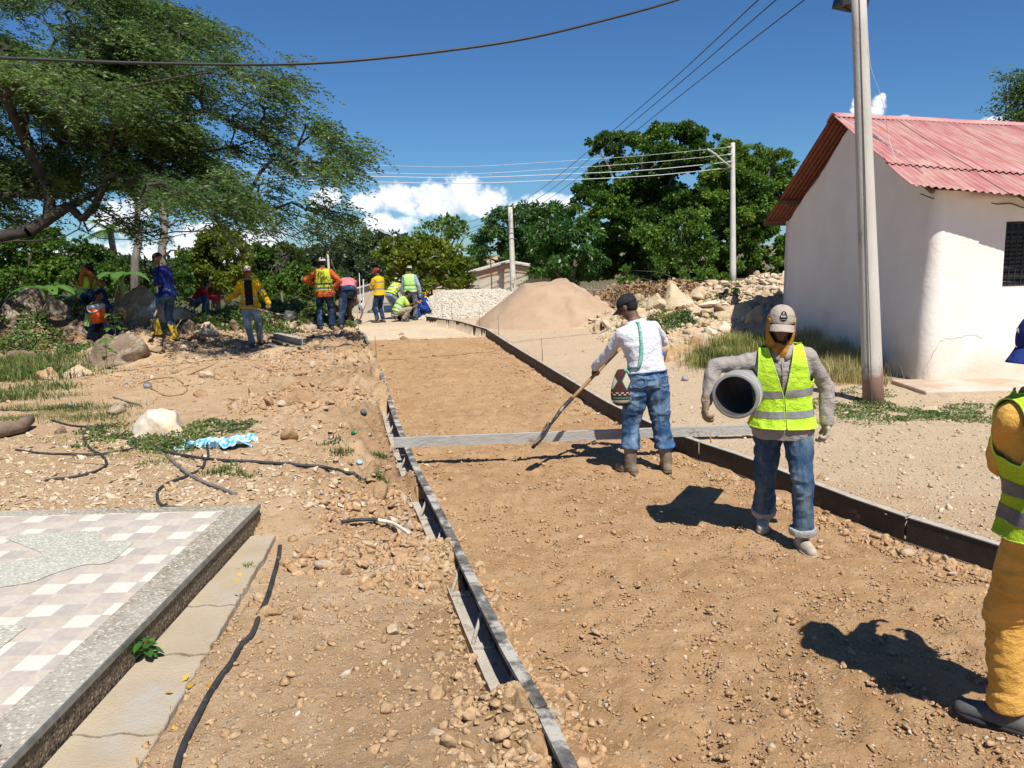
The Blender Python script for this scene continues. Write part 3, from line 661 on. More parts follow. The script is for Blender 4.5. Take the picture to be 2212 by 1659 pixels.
def pebmat(name, s, ca, cb, cc, wk=.35):
    mt = bpy.data.materials.new(name); mt.use_nodes = True; t = mt.node_tree; b = t.nodes['Principled BSDF']; L = t.links; b.inputs['Roughness'].default_value = .75
    tc = nd(t, 'ShaderNodeTexCoord'); vo = nd(t, 'ShaderNodeTexVoronoi'); vo.inputs['Scale'].default_value = s; L.new(tc.outputs['Object'], vo.inputs['Vector'])
    sp = nd(t, 'ShaderNodeSeparateColor'); L.new(vo.outputs['Color'], sp.inputs[0]); rp = nd(t, 'ShaderNodeValToRGB'); L.new(sp.outputs[0], rp.inputs[0]); e = rp.color_ramp.elements
    e[0].color = (*ca, 1); e[1].color = (*cc, 1); q = e.new(.55); q.color = (*cb, 1)
    mr = nd(t, 'ShaderNodeMapRange'); mr.inputs[1].default_value = .35; mr.inputs[2].default_value = .6; L.new(vo.outputs['Distance'], mr.inputs[0])
    mg = nd(t, 'ShaderNodeMix', data_type='RGBA'); L.new(mr.outputs[0], mg.inputs[0]); L.new(rp.outputs[0], mg.inputs[6]); mg.inputs[7].default_value = (*[v * .8 for v in cb], 1)
    nz = nd(t, 'ShaderNodeTexNoise'); nz.inputs['Scale'].default_value = 1.4; L.new(tc.outputs['Object'], nz.inputs['Vector']); m2 = nd(t, 'ShaderNodeMapRange'); m2.inputs[1].default_value = .4; m2.inputs[2].default_value = .6; m2.inputs[4].default_value = wk; L.new(nz.outputs[0], m2.inputs[0])
    mw = nd(t, 'ShaderNodeMix', data_type='RGBA'); L.new(m2.outputs[0], mw.inputs[0]); L.new(mg.outputs[2], mw.inputs[6]); mw.inputs[7].default_value = (.50, .48, .43, 1)
    L.new(mw.outputs[2], b.inputs['Base Color']); bp = nd(t, 'ShaderNodeBump'); bp.invert = True; bp.inputs['Strength'].default_value = .6; bp.inputs['Distance'].default_value = .006; L.new(vo.outputs['Distance'], bp.inputs['Height']); L.new(bp.outputs[0], b.inputs['Normal']); return mt
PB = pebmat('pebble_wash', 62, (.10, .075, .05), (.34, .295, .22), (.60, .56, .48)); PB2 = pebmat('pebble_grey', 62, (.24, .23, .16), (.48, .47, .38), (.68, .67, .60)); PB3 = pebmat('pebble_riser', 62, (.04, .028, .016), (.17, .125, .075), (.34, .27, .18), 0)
ter = thing('tiled_terrace', 'raised terrace paved in cream and lilac squares with a pebble border', 'terrace', (PX1, PY1, 0))
MB().box(((-9 + PX1) / 2, (PY1 - 2) / 2, PZ / 2 - .016), (9 + PX1, PY1 + 2, PZ - .032)).build('riser', PB3, ter)
BW = .215
def sheet(name, pts, z, mat, par): return npobj(name, [(p[0], p[1], z) for p in pts], [tuple(range(len(pts)))], mat, par)
bt = MB(); x0, y0, x1, y1 = -9, -2, PX1, PY1
zt = PZ - .008
bt.box(((x1 - BW / 2), (y0 + y1) / 2, zt), (BW, y1 - y0, .016)); bt.box(((x0 + x1 - BW) / 2, y1 - .12 / 2, zt), (x1 - BW - x0, .12, .016)); bt.build('pebble_border', PB, ter)
MB().box(((x0 + x1 - BW) / 2, (y0 + y1 - .12) / 2, PZ - .010), (x1 - BW - x0, y1 - .12 - y0, .016)).build('tile_field', tilemat(), ter)
ME = M('edge_strip', (.20, .21, .20), (.30, .31, .29), 20, .4, metal=.6)
MB().box((x1 + .006, (y0 + y1) / 2, PZ - .012), (.012, y1 - y0, .030)).build('edge_strip', ME, ter)
def curved(pts, n=8):
    out_ = []; m_ = len(pts)
    for i in range(m_):
        p0, p1, p2, p3 = [Vector(pts[(i + k - 1) % m_]) for k in range(4)]
        for j in range(n):
            t = j / n; out_.append(.5 * ((2 * p1) + (p2 - p0) * t + (2 * p0 - 5 * p1 + 4 * p2 - p3) * t * t + (3 * p1 - p0 - 3 * p2 + p3) * t ** 3))
    return out_
def inset(pp, smooth=5):
    w_ = [G(*q, PZ) for q in pp]; w_ = curved([(p.x, p.y, 0) for p in w_], smooth); return sheet('pebble_inset', w_, PZ + .002, PB2, ter)
zc = lambda u, v: ((u * .6173) / 1.8228, (2000 + v * .6173) / 1.8228)
inset([zc(*q) for q in ((40, 182), (330, 160), (620, 150), (640, 200), (700, 214), (845, 216), (800, 268), (690, 350), (520, 368), (330, 425), (170, 482), (-200, 520), (-420, 470), (-150, 380), (150, 330), (270, 295), (150, 240))])
inset([zc(*q) for q in ((-400, 760), (-100, 748), (155, 756), (120, 800), (20, 880), (-120, 990), (-420, 1050))])
# narrow cracked concrete walk, in slabs
M_CONC = M('walk_concrete', (.43, .355, .25), (.37, .295, .20), 3, .9, .5, 60, c3=(.40, .365, .31), s3=1.7, f3=(.52, .66))
cr_y = [1.4, 3.02, 3.70, 4.25, 4.62, 5.40]
slab = thing('concrete_walk', 'narrow cracked concrete walk along the foot of the terrace', 'walk', (-1.8, 3.5, .1))
for i in range(5):
    r_ = random.Random(i); n = 15; a, b = cr_y[i] + .004, cr_y[i + 1] - .006 - (.02 if i == 1 else 0); edge = []
    xr0 = lambda y: np.interp(y, [1.4, 3.06, 5.4], [-1.50, -1.565, -1.765])
    X0 = PX1 + .014
    for k in range(n): y = a + (b - a) * k / (n - 1); edge.append((xr0(y) + r_.uniform(-.008, .008), y))
    nb = 9; bot = [(X0 + (edge[0][0] - X0) * k / nb, a + (.012 * math.sin(k * 1.3 + i) if i else 0)) for k in range(nb)]; tp = [(edge[-1][0] + (X0 - edge[-1][0]) * k / nb, b + .012 * math.sin((nb - k) * 1.3 + i + 1)) for k in range(1, nb + 1)]
    ol = bot + edge + tp; z1 = .150 + .004 * (i % 2); m = MB().loft([[(x, y, z) for x, y in ol] for z in (.02, z1 - .006)] + [[(x + (-.004 if j >= nb and j < nb + n else 0), y, z1) for j, (x, y) in enumerate(ol)]]); m.build('slab', M_CONC, slab)
# dark steel corner standing on the terrace
MD = M('dark_plate', (.03, .03, .03), (.05, .05, .045), 20, .5)
a = G(16, 1654, PZ); tag(MB().beam((a.x - .12, a.y - .02, PZ), (a.x - .12, a.y - .02, PZ + .09), .07, .20).build('gate_foot', MD), 'dark steel foot at the bottom left corner of the terrace', 'post foot')

# ---------------------------------------------------------------- white house
def wallmat():
    mt = M('white_plaster', (.81, .765, .70), (.755, .70, .63), 1.3, .9, .55, 14, dist=.014, detail=7)
    t = mt.node_tree; L = t.links; b = t.nodes['Principled BSDF']; src = b.inputs['Base Color'].links[0].from_socket
    tc = nd(t, 'ShaderNodeTexCoord'); sp = nd(t, 'ShaderNodeSeparateXYZ'); L.new(tc.outputs['Object'], sp.inputs[0])
    nz = nd(t, 'ShaderNodeTexNoise'); nz.inputs['Scale'].default_value = 2.2; nz.inputs['Detail'].default_value = 7; L.new(tc.outputs['Object'], nz.inputs['Vector'])
    ad = nd(t, 'ShaderNodeMath', operation='MULTIPLY_ADD'); L.new(nz.outputs[0], ad.inputs[0]); ad.inputs[1].default_value = -1.3; L.new(sp.outputs[2], ad.inputs[2])
    mr = nd(t, 'ShaderNodeMapRange'); mr.inputs[1].default_value = -.62; mr.inputs[2].default_value = -.05; mr.inputs[3].default_value = .65; mr.inputs[4].default_value = 0; L.new(ad.outputs[0], mr.inputs[0])
    mx = nd(t, 'ShaderNodeMix', data_type='RGBA'); L.new(mr.outputs[0], mx.inputs[0]); L.new(src, mx.inputs[6]); mx.inputs[7].default_value = (.60, .48, .34, 1); L.new(mx.outputs[2], b.inputs['Base Color']); return mt
M_WALL = wallmat()
HC = Vector((5.72, 10.62, 0)); HB = Vector((6.24, 17.6, 0)); RXE = 14.5
house = thing('adobe_house', 'white plastered adobe house with faded red corrugated roof at right', 'house', (HC.x, HC.y, .17))
gd = (HB - HC); GL = gd.length; gd.normalize(); gn = Vector((-gd.y, gd.x, 0)); rc = .20
path = []   # (pos, outward normal, s along gable from front corner or None)
for k in range(61): s = GL - (GL - rc) * k / 60; path.append((HC + gd * s, gn, s))
c0 = HC + gd * rc; cc = c0 - gn * rc; 
a0 = math.atan2(gn.y, gn.x); a1 = -math.pi / 2
if a0 < 0: a0 += 2 * math.pi
a1 += 2 * math.pi
for k in range(1, 12): t = a0 + (a1 - a0) * k / 12; path.append((cc + Vector((math.cos(t), math.sin(t), 0)) * rc, Vector((math.cos(t), math.sin(t), 0)), rc * (1 - k / 12)))
fx0 = cc.x; fy = cc.y - rc; WX0, WX1 = P(2161, 550, fy).x, P(2161, 550, fy).x + 1.25
xs = sorted(list(np.arange(fx0, RXE, .14)) + [WX0, WX1, WX0 - .01, WX1 + .01])
for x in xs: path.append((Vector((x, fy, 0)), Vector((0, -1, 0)), 0))
WZ1 = P(2165, 479, fy).z; WZ0 = P(2165, 620, fy).z
EZ = P(1985, 405, 10.7).z + .02; APS = 3.15; AZ_ = P(1812, 268, (HC + gd * APS).y).z; BZ = P(1700, 478, 17.5).z
zs = sorted(list(np.arange(-.2, 4.7, .12)) + [WZ0, WZ1])
V = []; 
ra = P(1797, 250, (HC + gd * APS).y - .05); ea = P(1968, 399, 10.15); eb_dir = P(2208, 423, 10.05) - ea
def ftop(x):
    t = (x - ea.x) / eb_dir.x; q = ea + eb_dir * t; rr = ra + (P(2205, 271, ra.y) - ra) * ((x - ra.x) / (P(2205, 271, ra.y) - ra).x); f = (fy - .02 - q.y) / (rr.y - q.y); return q.z + (rr.z - q.z) * f - .07
for (p, nn_, s) in path:
    top = ftop(p.x) if p.y < fy + .3 else EZ + (AZ_ - EZ) * s / APS if s < APS else AZ_ + (BZ - AZ_) * (s - APS) / (GL - APS)
    for z in zs:
        zq = min(z, top); bat = .10 * max(0, 1 - zq / 2.6) ** 1.3 - .05; q = p + nn_ * bat
        w_ = .035 * float(vnoise(np.array([q.x * .9, q.y * .9, zq * .9]), 5)) + .010 * float(vnoise(np.array([q.x * 4, q.y * 4, zq * 4]), 6)) + .10 * math.exp(-((s - GL) / .5) ** 2) * -.3
        V.append(q + nn_ * w_ + Vector((0, 0, zq)))
nz_ = len(zs); Fc = []
for i in range(len(path) - 1):
    for j in range(nz_ - 1):
        xm = (path[i][0].x + path[i + 1][0].x) / 2; zm = (zs[j] + zs[j + 1]) / 2
        if path[i][0].y < fy + .01 and WX0 < xm < WX1 and WZ0 < zm < WZ1: continue
        Fc.append((i * nz_ + j, (i + 1) * nz_ + j, (i + 1) * nz_ + j + 1, i * nz_ + j + 1))
npobj('wall', V, Fc, M_WALL, house, True)
MB().loft([[(HB.x, HB.y, z), (RXE, HB.y, z), (RXE, fy, z)] for z in (-.2, BZ)], cap=False, close=False).build('rear_wall', M_WALL, house)
wd = thing('tmp', None, None, (0, 0, 0)); bpy.data.objects.remove(wd)
M_FR = M('window_steel', (.016, .015, .015), (.03, .028, .026), 20, .5); M_GL = M('window_dark', (.010, .011, .013), (.02, .02, .022), 8, .15)
M_RV = M('reveal_plaster', (.62, .58, .52), (.5, .46, .4), 5, .9)
cz = (WZ0 + WZ1) / 2; cx = (WX0 + WX1) / 2; wW = WX1 - WX0; wH = WZ1 - WZ0
fy += .075
wn = MB().box((cx, fy + .30, cz), (wW, .02, wH)).build('window', M_GL, house)
rv = MB(); e_ = .02
rv.box((WX0 - e_ / 2 + .002, fy + .12, cz), (e_, .26, wH + .1)); rv.box((WX1 + e_ / 2 - .002, fy + .12, cz), (e_, .26, wH + .1)); rv.box((cx, fy + .12, WZ1 + e_ / 2 - .002), (wW, .26, e_)); rv.box((cx, fy + .12, WZ0 - e_ / 2 + .002), (wW, .26, e_)); rv.build('window_reveal', M_RV, house)
fr = MB(); yb_ = fy + .06
for k in range(8): z = WZ0 + .02 + (wH - .04) * k / 7; fr.box((cx, yb_, z), (wW, .012, .030))
for k in range(14): x = WX0 + .05 + (wW - .1) * k / 13; fr.box((x, yb_ - .004, cz), (.014, .012, wH))
for x in (WX0 + .018, WX1 - .018): fr.box((x, yb_, cz), (.036, .03, wH))
fr.build('window_grille', M_FR, wn); fy -= .075
sl = MB()
for k in range(12):
    z = WZ0 + .05 + (wH * .70) * k / 11
    for j in range(7): sl.box((WX0 + .10 + (wW - .2) * j / 6, yb_ + .10, z), (wW / 7.6, .02, .045), Matrix.Rotation(R(35), 3, 'X'))
sl.build('louvre', M('louvre_grey', (.07, .075, .085), (.10, .10, .11), 12, .4), wn)
# roof
def roofmat():
    mt = M('roof_red', (.44, .175, .165), (.37, .125, .125), 1.4, .6, 0, c3=(.53, .37, .30), s3=1.6, f3=(.40, .72), stretch=(6.5, .5, .5), detail=6, metal=.0, spec=.4); return mt
M_ROOF = roofmat(); M_RUST = M('roof_underside', (.16, .045, .03), (.24, .075, .045), 4, .7, stretch=(1, 4, 1))
ra = P(1797, 250, (HC + gd * APS).y - .05); rb_dir = (P(2205, 271, ra.y + .0) - ra); 
ea = P(1968, 399, 10.15); eb_dir = P(2208, 423, 10.05) - ea
def rl(t): return ra + rb_dir * t
def el(t): return ea + eb_dir * t
TW = 8.2 / rb_dir.length; TE = (rl(TW).x - ea.x) / eb_dir.x
def sheetc(name, A0, A1, B0, B1, ncor, amp, mat, par, lift=0, nt=7, u0=0):
    nc_ = ncor * 8; nrm = (Vector(B0) - Vector(A0)).cross(Vector(A1) - Vector(A0)).normalized(); 
    if nrm.z < 0: nrm = -nrm
    rows = []
    for i in range(nt):
        t = i / (nt - 1); row = []
        for j in range(nc_ + 1):
            u = j / nc_; p = (A0.lerp(A1, u)).lerp(B0.lerp(B1, u), t)
            row.append(p + nrm * (amp * math.sin(u * ncor * 2 * math.pi) + lift - .012 * math.sin(t * math.pi)))
        rows.append(row)
    return MB().grid(rows).build(name, mat, par, True, thick=.003)
nsh = 7; L0 = .74
for k in range(nsh):
    u0, u1 = k / nsh, (k + 1) / nsh + .006
    A0, A1 = rl(TW * u0), rl(TW * u1); B0, B1 = el(TE * u0), el(TE * u1)
    jit = Vector((0, 0, .012 * (k % 2)))
    sheetc('roof_sheet', A0 + jit, A1 + jit, A0.lerp(B0, L0 + .02) + jit, A1.lerp(B1, L0 + .02) + jit, 13, .013, M_ROOF, house, .02)
    sheetc('roof_sheet', A0.lerp(B0, L0) + jit * .5, A1.lerp(B1, L0) + jit * .5, B0 + jit * .5 + Vector((0, -.02 * (k % 3), 0)), B1 + jit * .5 + Vector((0, -.02 * (k % 3), 0)), 13, .013, M_ROOF, house, .0)
bk0 = P(1648, 484, 18.0); bk1 = bk0 + Vector((8.2, .2, 0))
sheetc('back_roof_sheet', rl(0), rl(TW), bk0, bk1, 90, .014, M_RUST, house, .0, nt=9)
cap_ = MB(); rows = []
for k in range(40):
    p = rl(TW * k / 39); jj = .012 * math.sin(k * .9); rows.append([p + Vector((0, o, z + jj * .3)) for o, z in ((-.20, -.045), (-.10, .02), (0, .055), (.10, .02), (.24, -.08))])
cap_.grid(rows).build('ridge_cap', M('ridge_red', (.48, .18, .18), (.56, .30, .27), 2, .6), house, True, thick=.006)
MW = M('old_timber', (.12, .085, .055), (.20, .15, .10), 12, .9, .4, 40)
for k in range(7):
    t = TE * (k + .25) / 7; p = el(t); q = p.lerp(rl(TW * (k + .25) / 7), .30)
    MB().tube([p + Vector((0, .06, -.05)), q + Vector((0, 0, -.09))], .035, 8).build('rafter', MW, house, True)
for (f_, nm) in ((.97, 'purlin'), (.72, 'purlin')):
    p = rl(0).lerp(bk0, f_); MB().beam(p + Vector((0, 0, -.07)), p + Vector((1.2, 0, -.07)), .06, .07).build(nm, MW, house)
MB().tube([el(t / 10 * 1.2) + Vector((.3, .32, -.10 - .05 * math.sin(t * 1.4) ** 2)) for t in range(11)], .008, 5).build('loose_wire', MD, house, True)
# cracks in the plaster
MCk = M('crack', (.30, .27, .24))
def crack(pts, dep_fn):
    q = [dep_fn(*p) for p in pts]; m = MB(); m.tube(q, .0018, 4); m.build('crack', MCk, house)
def onfront(x, y): v = ray(x, y); t = (fy - .06 - CAM.y) / v.y; p = CAM + v * t; bat = .10 * max(0, 1 - p.z / 2.6) ** 1.3 - .05; w_ = .035 * float(vnoise(np.array([p.x * .9, p.y * .9, p.z * .9]), 5)); p2 = CAM + v * ((fy - bat - w_ - .004) / v.y); return p2
def cr2(pts, n=5):
    o = []; r_ = random.Random(3)
    for a, b in zip(pts[:-1], pts[1:]):
        for k in range(n): t = k / n; o.append((a[0] + (b[0] - a[0]) * t + r_.uniform(-3, 3), a[1] + (b[1] - a[1]) * t + r_.uniform(-3, 3)))
    return o + [pts[-1]]
crack(cr2([(2003, 812), (2008, 775), (2030, 738), (2062, 728), (2100, 724), (2125, 728)]), onfront)
# pavement at the foot of the house
hw_ = MB(); hw_.box(((5.35 + RXE) / 2, fy - .38, .12), (RXE - 5.35, .92, .22)); o = hw_.build('house_pavement', M('pink_concrete', (.56, .47, .40), (.50, .41, .33), 2.5, .9, .3, 50, c3=(.44, .32, .22), s3=1.2), None, bevel=.02); struct(o)
# old jute-coloured patch on the gable
g_ = CAM + ray(1698, 592) * (17.35 / ray(1698, 592).y)

# ---------------------------------------------------------------- poles, lamps and wires
M_POLE = M('pole_concrete', (.50, .47, .42), (.42, .39, .34), 3, .85, .35, 50, c3=(.20, .18, .15), s3=3.2, f3=(.60, .72), stretch=(1, 1, .3))
def polemat():
    t = M_POLE.node_tree; L = t.links; b = t.nodes['Principled BSDF']; src = b.inputs['Base Color'].links[0].from_socket
    tc = nd(t, 'ShaderNodeTexCoord'); sp = nd(t, 'ShaderNodeSeparateXYZ'); L.new(tc.outputs['Object'], sp.inputs[0]); nz = nd(t, 'ShaderNodeTexNoise'); nz.inputs['Scale'].default_value = 9; nz.inputs['Detail'].default_value = 7; L.new(tc.outputs['Object'], nz.inputs['Vector'])
    ad = nd(t, 'ShaderNodeMath', operation='MULTIPLY_ADD'); L.new(nz.outputs[0], ad.inputs[0]); ad.inputs[1].default_value = .7; L.new(sp.outputs[2], ad.inputs[2])
    mr = nd(t, 'ShaderNodeMapRange'); mr.inputs[1].default_value = .80; mr.inputs[2].default_value = 1.0; mr.inputs[3].default_value = .85; mr.inputs[4].default_value = 0; L.new(ad.outputs[0], mr.inputs[0])
    mx = nd(t, 'ShaderNodeMix', data_type='RGBA'); L.new(mr.outputs[0], mx.inputs[0]); L.new(src, mx.inputs[6]); mx.inputs[7].default_value = (.27, .13, .085, 1); L.new(mx.outputs[2], b.inputs['Base Color'])
polemat(); M_POLE2 = M('pole_far', (.55, .52, .46), (.47, .44, .39), 2, .85)
def pole(name, label, base, top, r0, r1, mat, group='concrete utility poles'):
    t = thing(name, label, 'utility pole', base, group); MB().tube([Vector(base).lerp(Vector(top), k / 8) for k in range(9)], [r0 + (r1 - r0) * k / 8 for k in range(9)], 20).build('shaft', mat, t, True); return t
pb = GT(1889, 872); pt = P(1853, -60, pb.y + .1); pn = pole('utility_pole', 'near concrete utility pole with rust-stained foot in front of the white house', pb - Vector((0, 0, .15)), pt, .125, .085, M_POLE)
MB().tube([pb + Vector((-.08, -.108, 0)), pt + Vector((-.03, -.082, 0))], .006, 4).build('seam', M('seam', (.12, .11, .10)), pn)
bx = MB(); cpt = P(1843, 6, pt.y - .05)
bx.box(cpt + Vector((-.02, 0, .06)), (.36, .30, .26), Matrix.Rotation(R(12), 3, 'Y')); bx.box(cpt + Vector((-.10, -.12, -.02)), (.22, .08, .10)); bx.tube([cpt + Vector((-.18, 0, -.02)), cpt + Vector((-.05, -.1, -.14)), cpt + Vector((.1, 0, -.05))], .018, 6)
bx.build('junction_box', M('box_black', (.02, .02, .022), (.035, .035, .035), 20, .5), pn, bevel=.01)
b1 = P(1583, 616, 43.6); b1.z = -.2; t1 = P(1583, 309, 43.6)
p1 = pole('utility_pole', 'tall concrete pole with a street lamp arm before the right trees', b1, t1, .19, .12, M_POLE2)
lm = thing('street_lamp', 'flat grey street lamp on an angled arm on the tall right pole', 'street lamp', P(1575, 357, 43.5), 'street lamps')
MB().tube([P(1580, 362, 43.4), P(1555, 342, 43.2), P(1543, 332, 43.1)], .05, 8).build('arm', M_POLE2, lm, True)
h0, h1_ = P(1549, 336, 43.1), P(1527, 322, 43.1); MB().beam(h0, h1_, .30, .10).build('lamp_head', M('lamp_grey', (.45, .46, .47), (.38, .38, .39), 4, .5), lm, bevel=.03)
M_INS = M('insulator', (.55, .53, .5), (.4, .38, .36), 10, .4)
for k, yy in enumerate((317, 333, 349, 362)): MB().beam(P(1583, yy, 43.5), P(1571, yy, 43.5), .07, .08).build('insulator', M_INS, p1)
b2 = P(1110, 636, 45); t2 = P(1102, 448, 45); b2.z = t2.z - 6.0
p2 = pole('utility_pole', 'concrete pole standing before the brick gable with brackets on its left', b2, t2, .19, .13, M_POLE2)
for yy in (450, 461, 476, 490, 504): MB().beam(P(1103, yy, 45), P(1094, yy, 45), .06, .08).build('insulator', M('dark_insulator', (.05, .05, .055), (.1, .1, .1), 9, .5), p2)
b3 = P(857, 600, 60); t3 = P(853, 506, 60); p3 = pole('utility_pole', 'distant lamp pole rising out of the trees above the yellow worker', (b3.x, b3.y, -2.3), t3, .2, .14, M_POLE2)
lm2 = thing('street_lamp', 'distant street lamp on the pole above the yellow-shirted worker', 'street lamp', t3, 'street lamps')
MB().tube([P(854, 513, 60), P(842, 507, 59.9), P(832, 502, 59.8)], .05, 6).build('arm', M_POLE2, lm2); MB().beam(P(834, 504, 59.8), P(819, 496, 59.6), .35, .14).build('lamp_head', MATS['lamp_grey'], lm2)
b4 = P(712, 640, 40); t4 = P(708, 543, 40); p4 = pole('utility_pole', 'slim pale pole rising behind the worker with hands on hips', (b4.x, b4.y, -1.7), t4, .09, .06, M_POLE2)
def wire(name, label, pts, r, mat, cat='cable', group=None):
    q = [P(*p) for p in pts]; o = []
    for i in range(len(q) - 1):
        p0 = q[max(i - 1, 0)]; p1_ = q[i]; p2_ = q[i + 1]; p3_ = q[min(i + 2, len(q) - 1)]
        for k in range(8): t = k / 8; o.append(.5 * ((2 * p1_) + (p2_ - p0) * t + (2 * p0 - 5 * p1_ + 4 * p2_ - p3_) * t * t + (3 * p1_ - p0 - 3 * p2_ + p3_) * t ** 3))
    o.append(q[-1]); return tag(MB().tube(o, r, 5).build(name, mat, None, True), label, cat, group)
M_CAB = M('cable_black', (.02, .022, .025), (.03, .03, .03), 5, .5); M_WIRE = M('wire_white', (.55, .57, .60), (.5, .5, .5), 5, .5)
wire('cable', 'thick black cable sagging across the sky at top', [(-120, 122, 9), (0, 125, 9.5), (300, 136, 10.5), (600, 139, 11.5), (820, 126, 12), (1100, 90, 12.5), (1300, 45, 13), (1480, -6, 13.5), (1640, -70, 14)], .022, M_CAB)
for k, (a_, lb) in enumerate((((1102, 452, 45, 1180, 400, 34, 1400, 218, 20, 1640, -2, 12), 'uppermost of the three dark wires from the brick-house pole'), ((1102, 462, 45, 1190, 410, 34, 1420, 220, 20, 1683, -6, 12), 'middle one of the three dark wires from the brick-house pole'), ((1102, 476, 45, 1200, 420, 34, 1450, 222, 20, 1745, -6, 12), 'lowest of the three dark wires from the brick-house pole'))):
    pts = [a_[i:i + 3] for i in range(0, 12, 3)]; wire('power_line', lb, pts, .010, M_CAB, 'wire', 'dark overhead wires')
for k, (ya_, yb_, r__, lb) in enumerate(((318, 356, .010, 'topmost thin pale wire left of the tall right pole'), (334, 372, .013, 'second pale wire left of the tall right pole'), (350, 380, .022, 'third pale wire left of the tall right pole'), (363, 392, .022, 'lowest pale wire left of the tall right pole'))):
    wire('power_line', lb, [(1573, ya_, 43.5), (1400, ya_ + 17, 43.5), (1200, (ya_ + yb_) / 2 + 12, 43), (1000, yb_ + 4, 42), (800, yb_ + 1, 41), (600, yb_ - 4, 40), (400, yb_ - 12, 39)], r__, M_WIRE, 'wire', 'pale overhead wires')
for k, dy in enumerate((0, 14, 22, 30)):
    wire('power_line', ['top', 'second', 'third', 'bottom'][k] + ' dark wire running left from the brick-house pole', [(1100, 452 + dy, 45), (1050, 468 + dy, 48), (980, 490 + dy * 1.1, 52), (900, 520 + dy, 58)], .014, M_CAB, 'wire', 'dark wires sagging to the left')
wire('power_line', 'slack pale wire dangling from the near pole to the roof', [(1874, 60, 10.2), (1880, 140, 10.3), (1897, 190, 10.5), (1912, 240, 10.6), (1915, 262, 11.0), (1920, 300, 11.2), (1935, 345, 10.6)], .004, M_WIRE, 'wire')
wire('guy_wire', 'slanting guy wire beside the worker with hands on hips', [(709, 545, 40), (722, 580, 39.5), (742, 630, 39)], .02, M('guy', (.12, .13, .10)), 'wire')

# ---------------------------------------------------------------- far brick houses
def brick(name, c1, c2, mort, s):
    mt = bpy.data.materials.new(name); mt.use_nodes = True; t = mt.node_tree; b = t.nodes['Principled BSDF']; L = t.links; b.inputs['Roughness'].default_value = .95
    tc = nd(t, 'ShaderNodeTexCoord'); mp = nd(t, 'ShaderNodeMapping'); mp.inputs['Rotation'].default_value = (R(90), 0, 0); L.new(tc.outputs['Object'], mp.inputs[0])
    bt_ = nd(t, 'ShaderNodeTexBrick'); bt_.inputs['Scale'].default_value = s; bt_.inputs['Color1'].default_value = (*c1, 1); bt_.inputs['Color2'].default_value = (*c2, 1); bt_.inputs['Mortar'].default_value = (*mort, 1); bt_.inputs['Mortar Size'].default_value = .025; L.new(mp.outputs[0], bt_.inputs['Vector'])
    nz = nd(t, 'ShaderNodeTexNoise'); nz.inputs['Scale'].default_value = 1.5; nz.inputs['Detail'].default_value = 8; L.new(tc.outputs['Object'], nz.inputs['Vector']); mr = nd(t, 'ShaderNodeMapRange'); mr.inputs[1].default_value = .45; mr.inputs[2].default_value = .6; mr.inputs[4].default_value = .7; L.new(nz.outputs[0], mr.inputs[0])
    mx = nd(t, 'ShaderNodeMix', data_type='RGBA'); L.new(mr.outputs[0], mx.inputs[0]); L.new(bt_.outputs[0], mx.inputs[6]); mx.inputs[7].default_value = (*mort, 1); L.new(mx.outputs[2], b.inputs['Base Color']); MATS[name] = mt; return mt
BR = brick('brick_red', (.40, .19, .12), (.50, .30, .20), (.46, .38, .29), 2.2); BG = brick('block_grey', (.47, .41, .33), (.42, .36, .29), (.52, .46, .38), 1.4)
def gable_house(label, d, px, eaveL, apex, eaveR, yb, parts, depth=6):
    bl = P(px[0], yb, d); h = thing('block_house', label, 'house', (bl.x, bl.y, bl.z), 'houses behind the crest')
    w0, w1 = P(px[0], eaveL, d), P(px[1], apex, d); w2 = P(px[2], eaveR, d); q0 = P(px[0], yb, d); q2 = P(px[2], yb, d)
    yy = w0.y
    pts = [(q0.x, q0.z - 1), (q2.x, q2.z - 1), (w2.x, w2.z), (w1.x, w1.z), (w0.x, w0.z)]
    MB().loft([[(x, yy, z) for x, z in pts], [(x, yy + depth, z) for x, z in pts]]).build('wall', BG, h)
    rt = [(w0.x - .35, w0.z - .12), (w1.x, w1.z + .04), (w2.x + .35, w2.z - .08)]
    MB().loft([[(x, yy - .25, z + .10) for x, z in rt] + [(x, yy - .25, z) for x, z in rt[::-1]], [(x, yy + depth + .2, z + .10) for x, z in rt] + [(x, yy + depth + .2, z) for x, z in rt[::-1]]]).build('roof', M('fibre_roof', (.58, .54, .48), (.48, .43, .36), 3, .9), h)
    for nm, mat, poly in parts:
        w_ = [P(x, y, d - .06) for x, y in poly]; MB().loft([[(p.x, yy - .05, p.z) for p in w_], [(p.x, yy + .02, p.z) for p in w_]]).build(nm, mat, h)
    return h
M_PL = M('grey_plaster', (.44, .40, .345), (.36, .33, .285), 2, .95)
gable_house('brick gabled house with a plastered corner behind the white gravel pile', 47, (1003, 1098, 1190), 592, 569, 583, 640,
            [('plaster_patch', M_PL, ((1004, 594), (1036, 588), (1035, 618), (1004, 620))), ('brick_course', BR, ((1036, 590), (1098, 571), (1146, 578), (1146, 590), (1098, 586), (1036, 600))), ('window', M_GL, ((1008, 623), (1028, 622), (1028, 640), (1008, 640))), ('lintel', M_PL, ((1003, 618), (1036, 617), (1036, 622), (1003, 623)))])
gable_house('grey block house with a sloping roof behind the man in white', 52, (738, 828, 900), 632, 609, 620, 690, [])
rb_ = P(1064, 636, 40); tag(MB().tube([P(1063, 650, 40), P(1061, 580, 40), P(1058, 545, 40)], .03, 6).build('stick', M('stick', (.10, .07, .05))), 'thin bare stake standing before the brick house', 'stake')
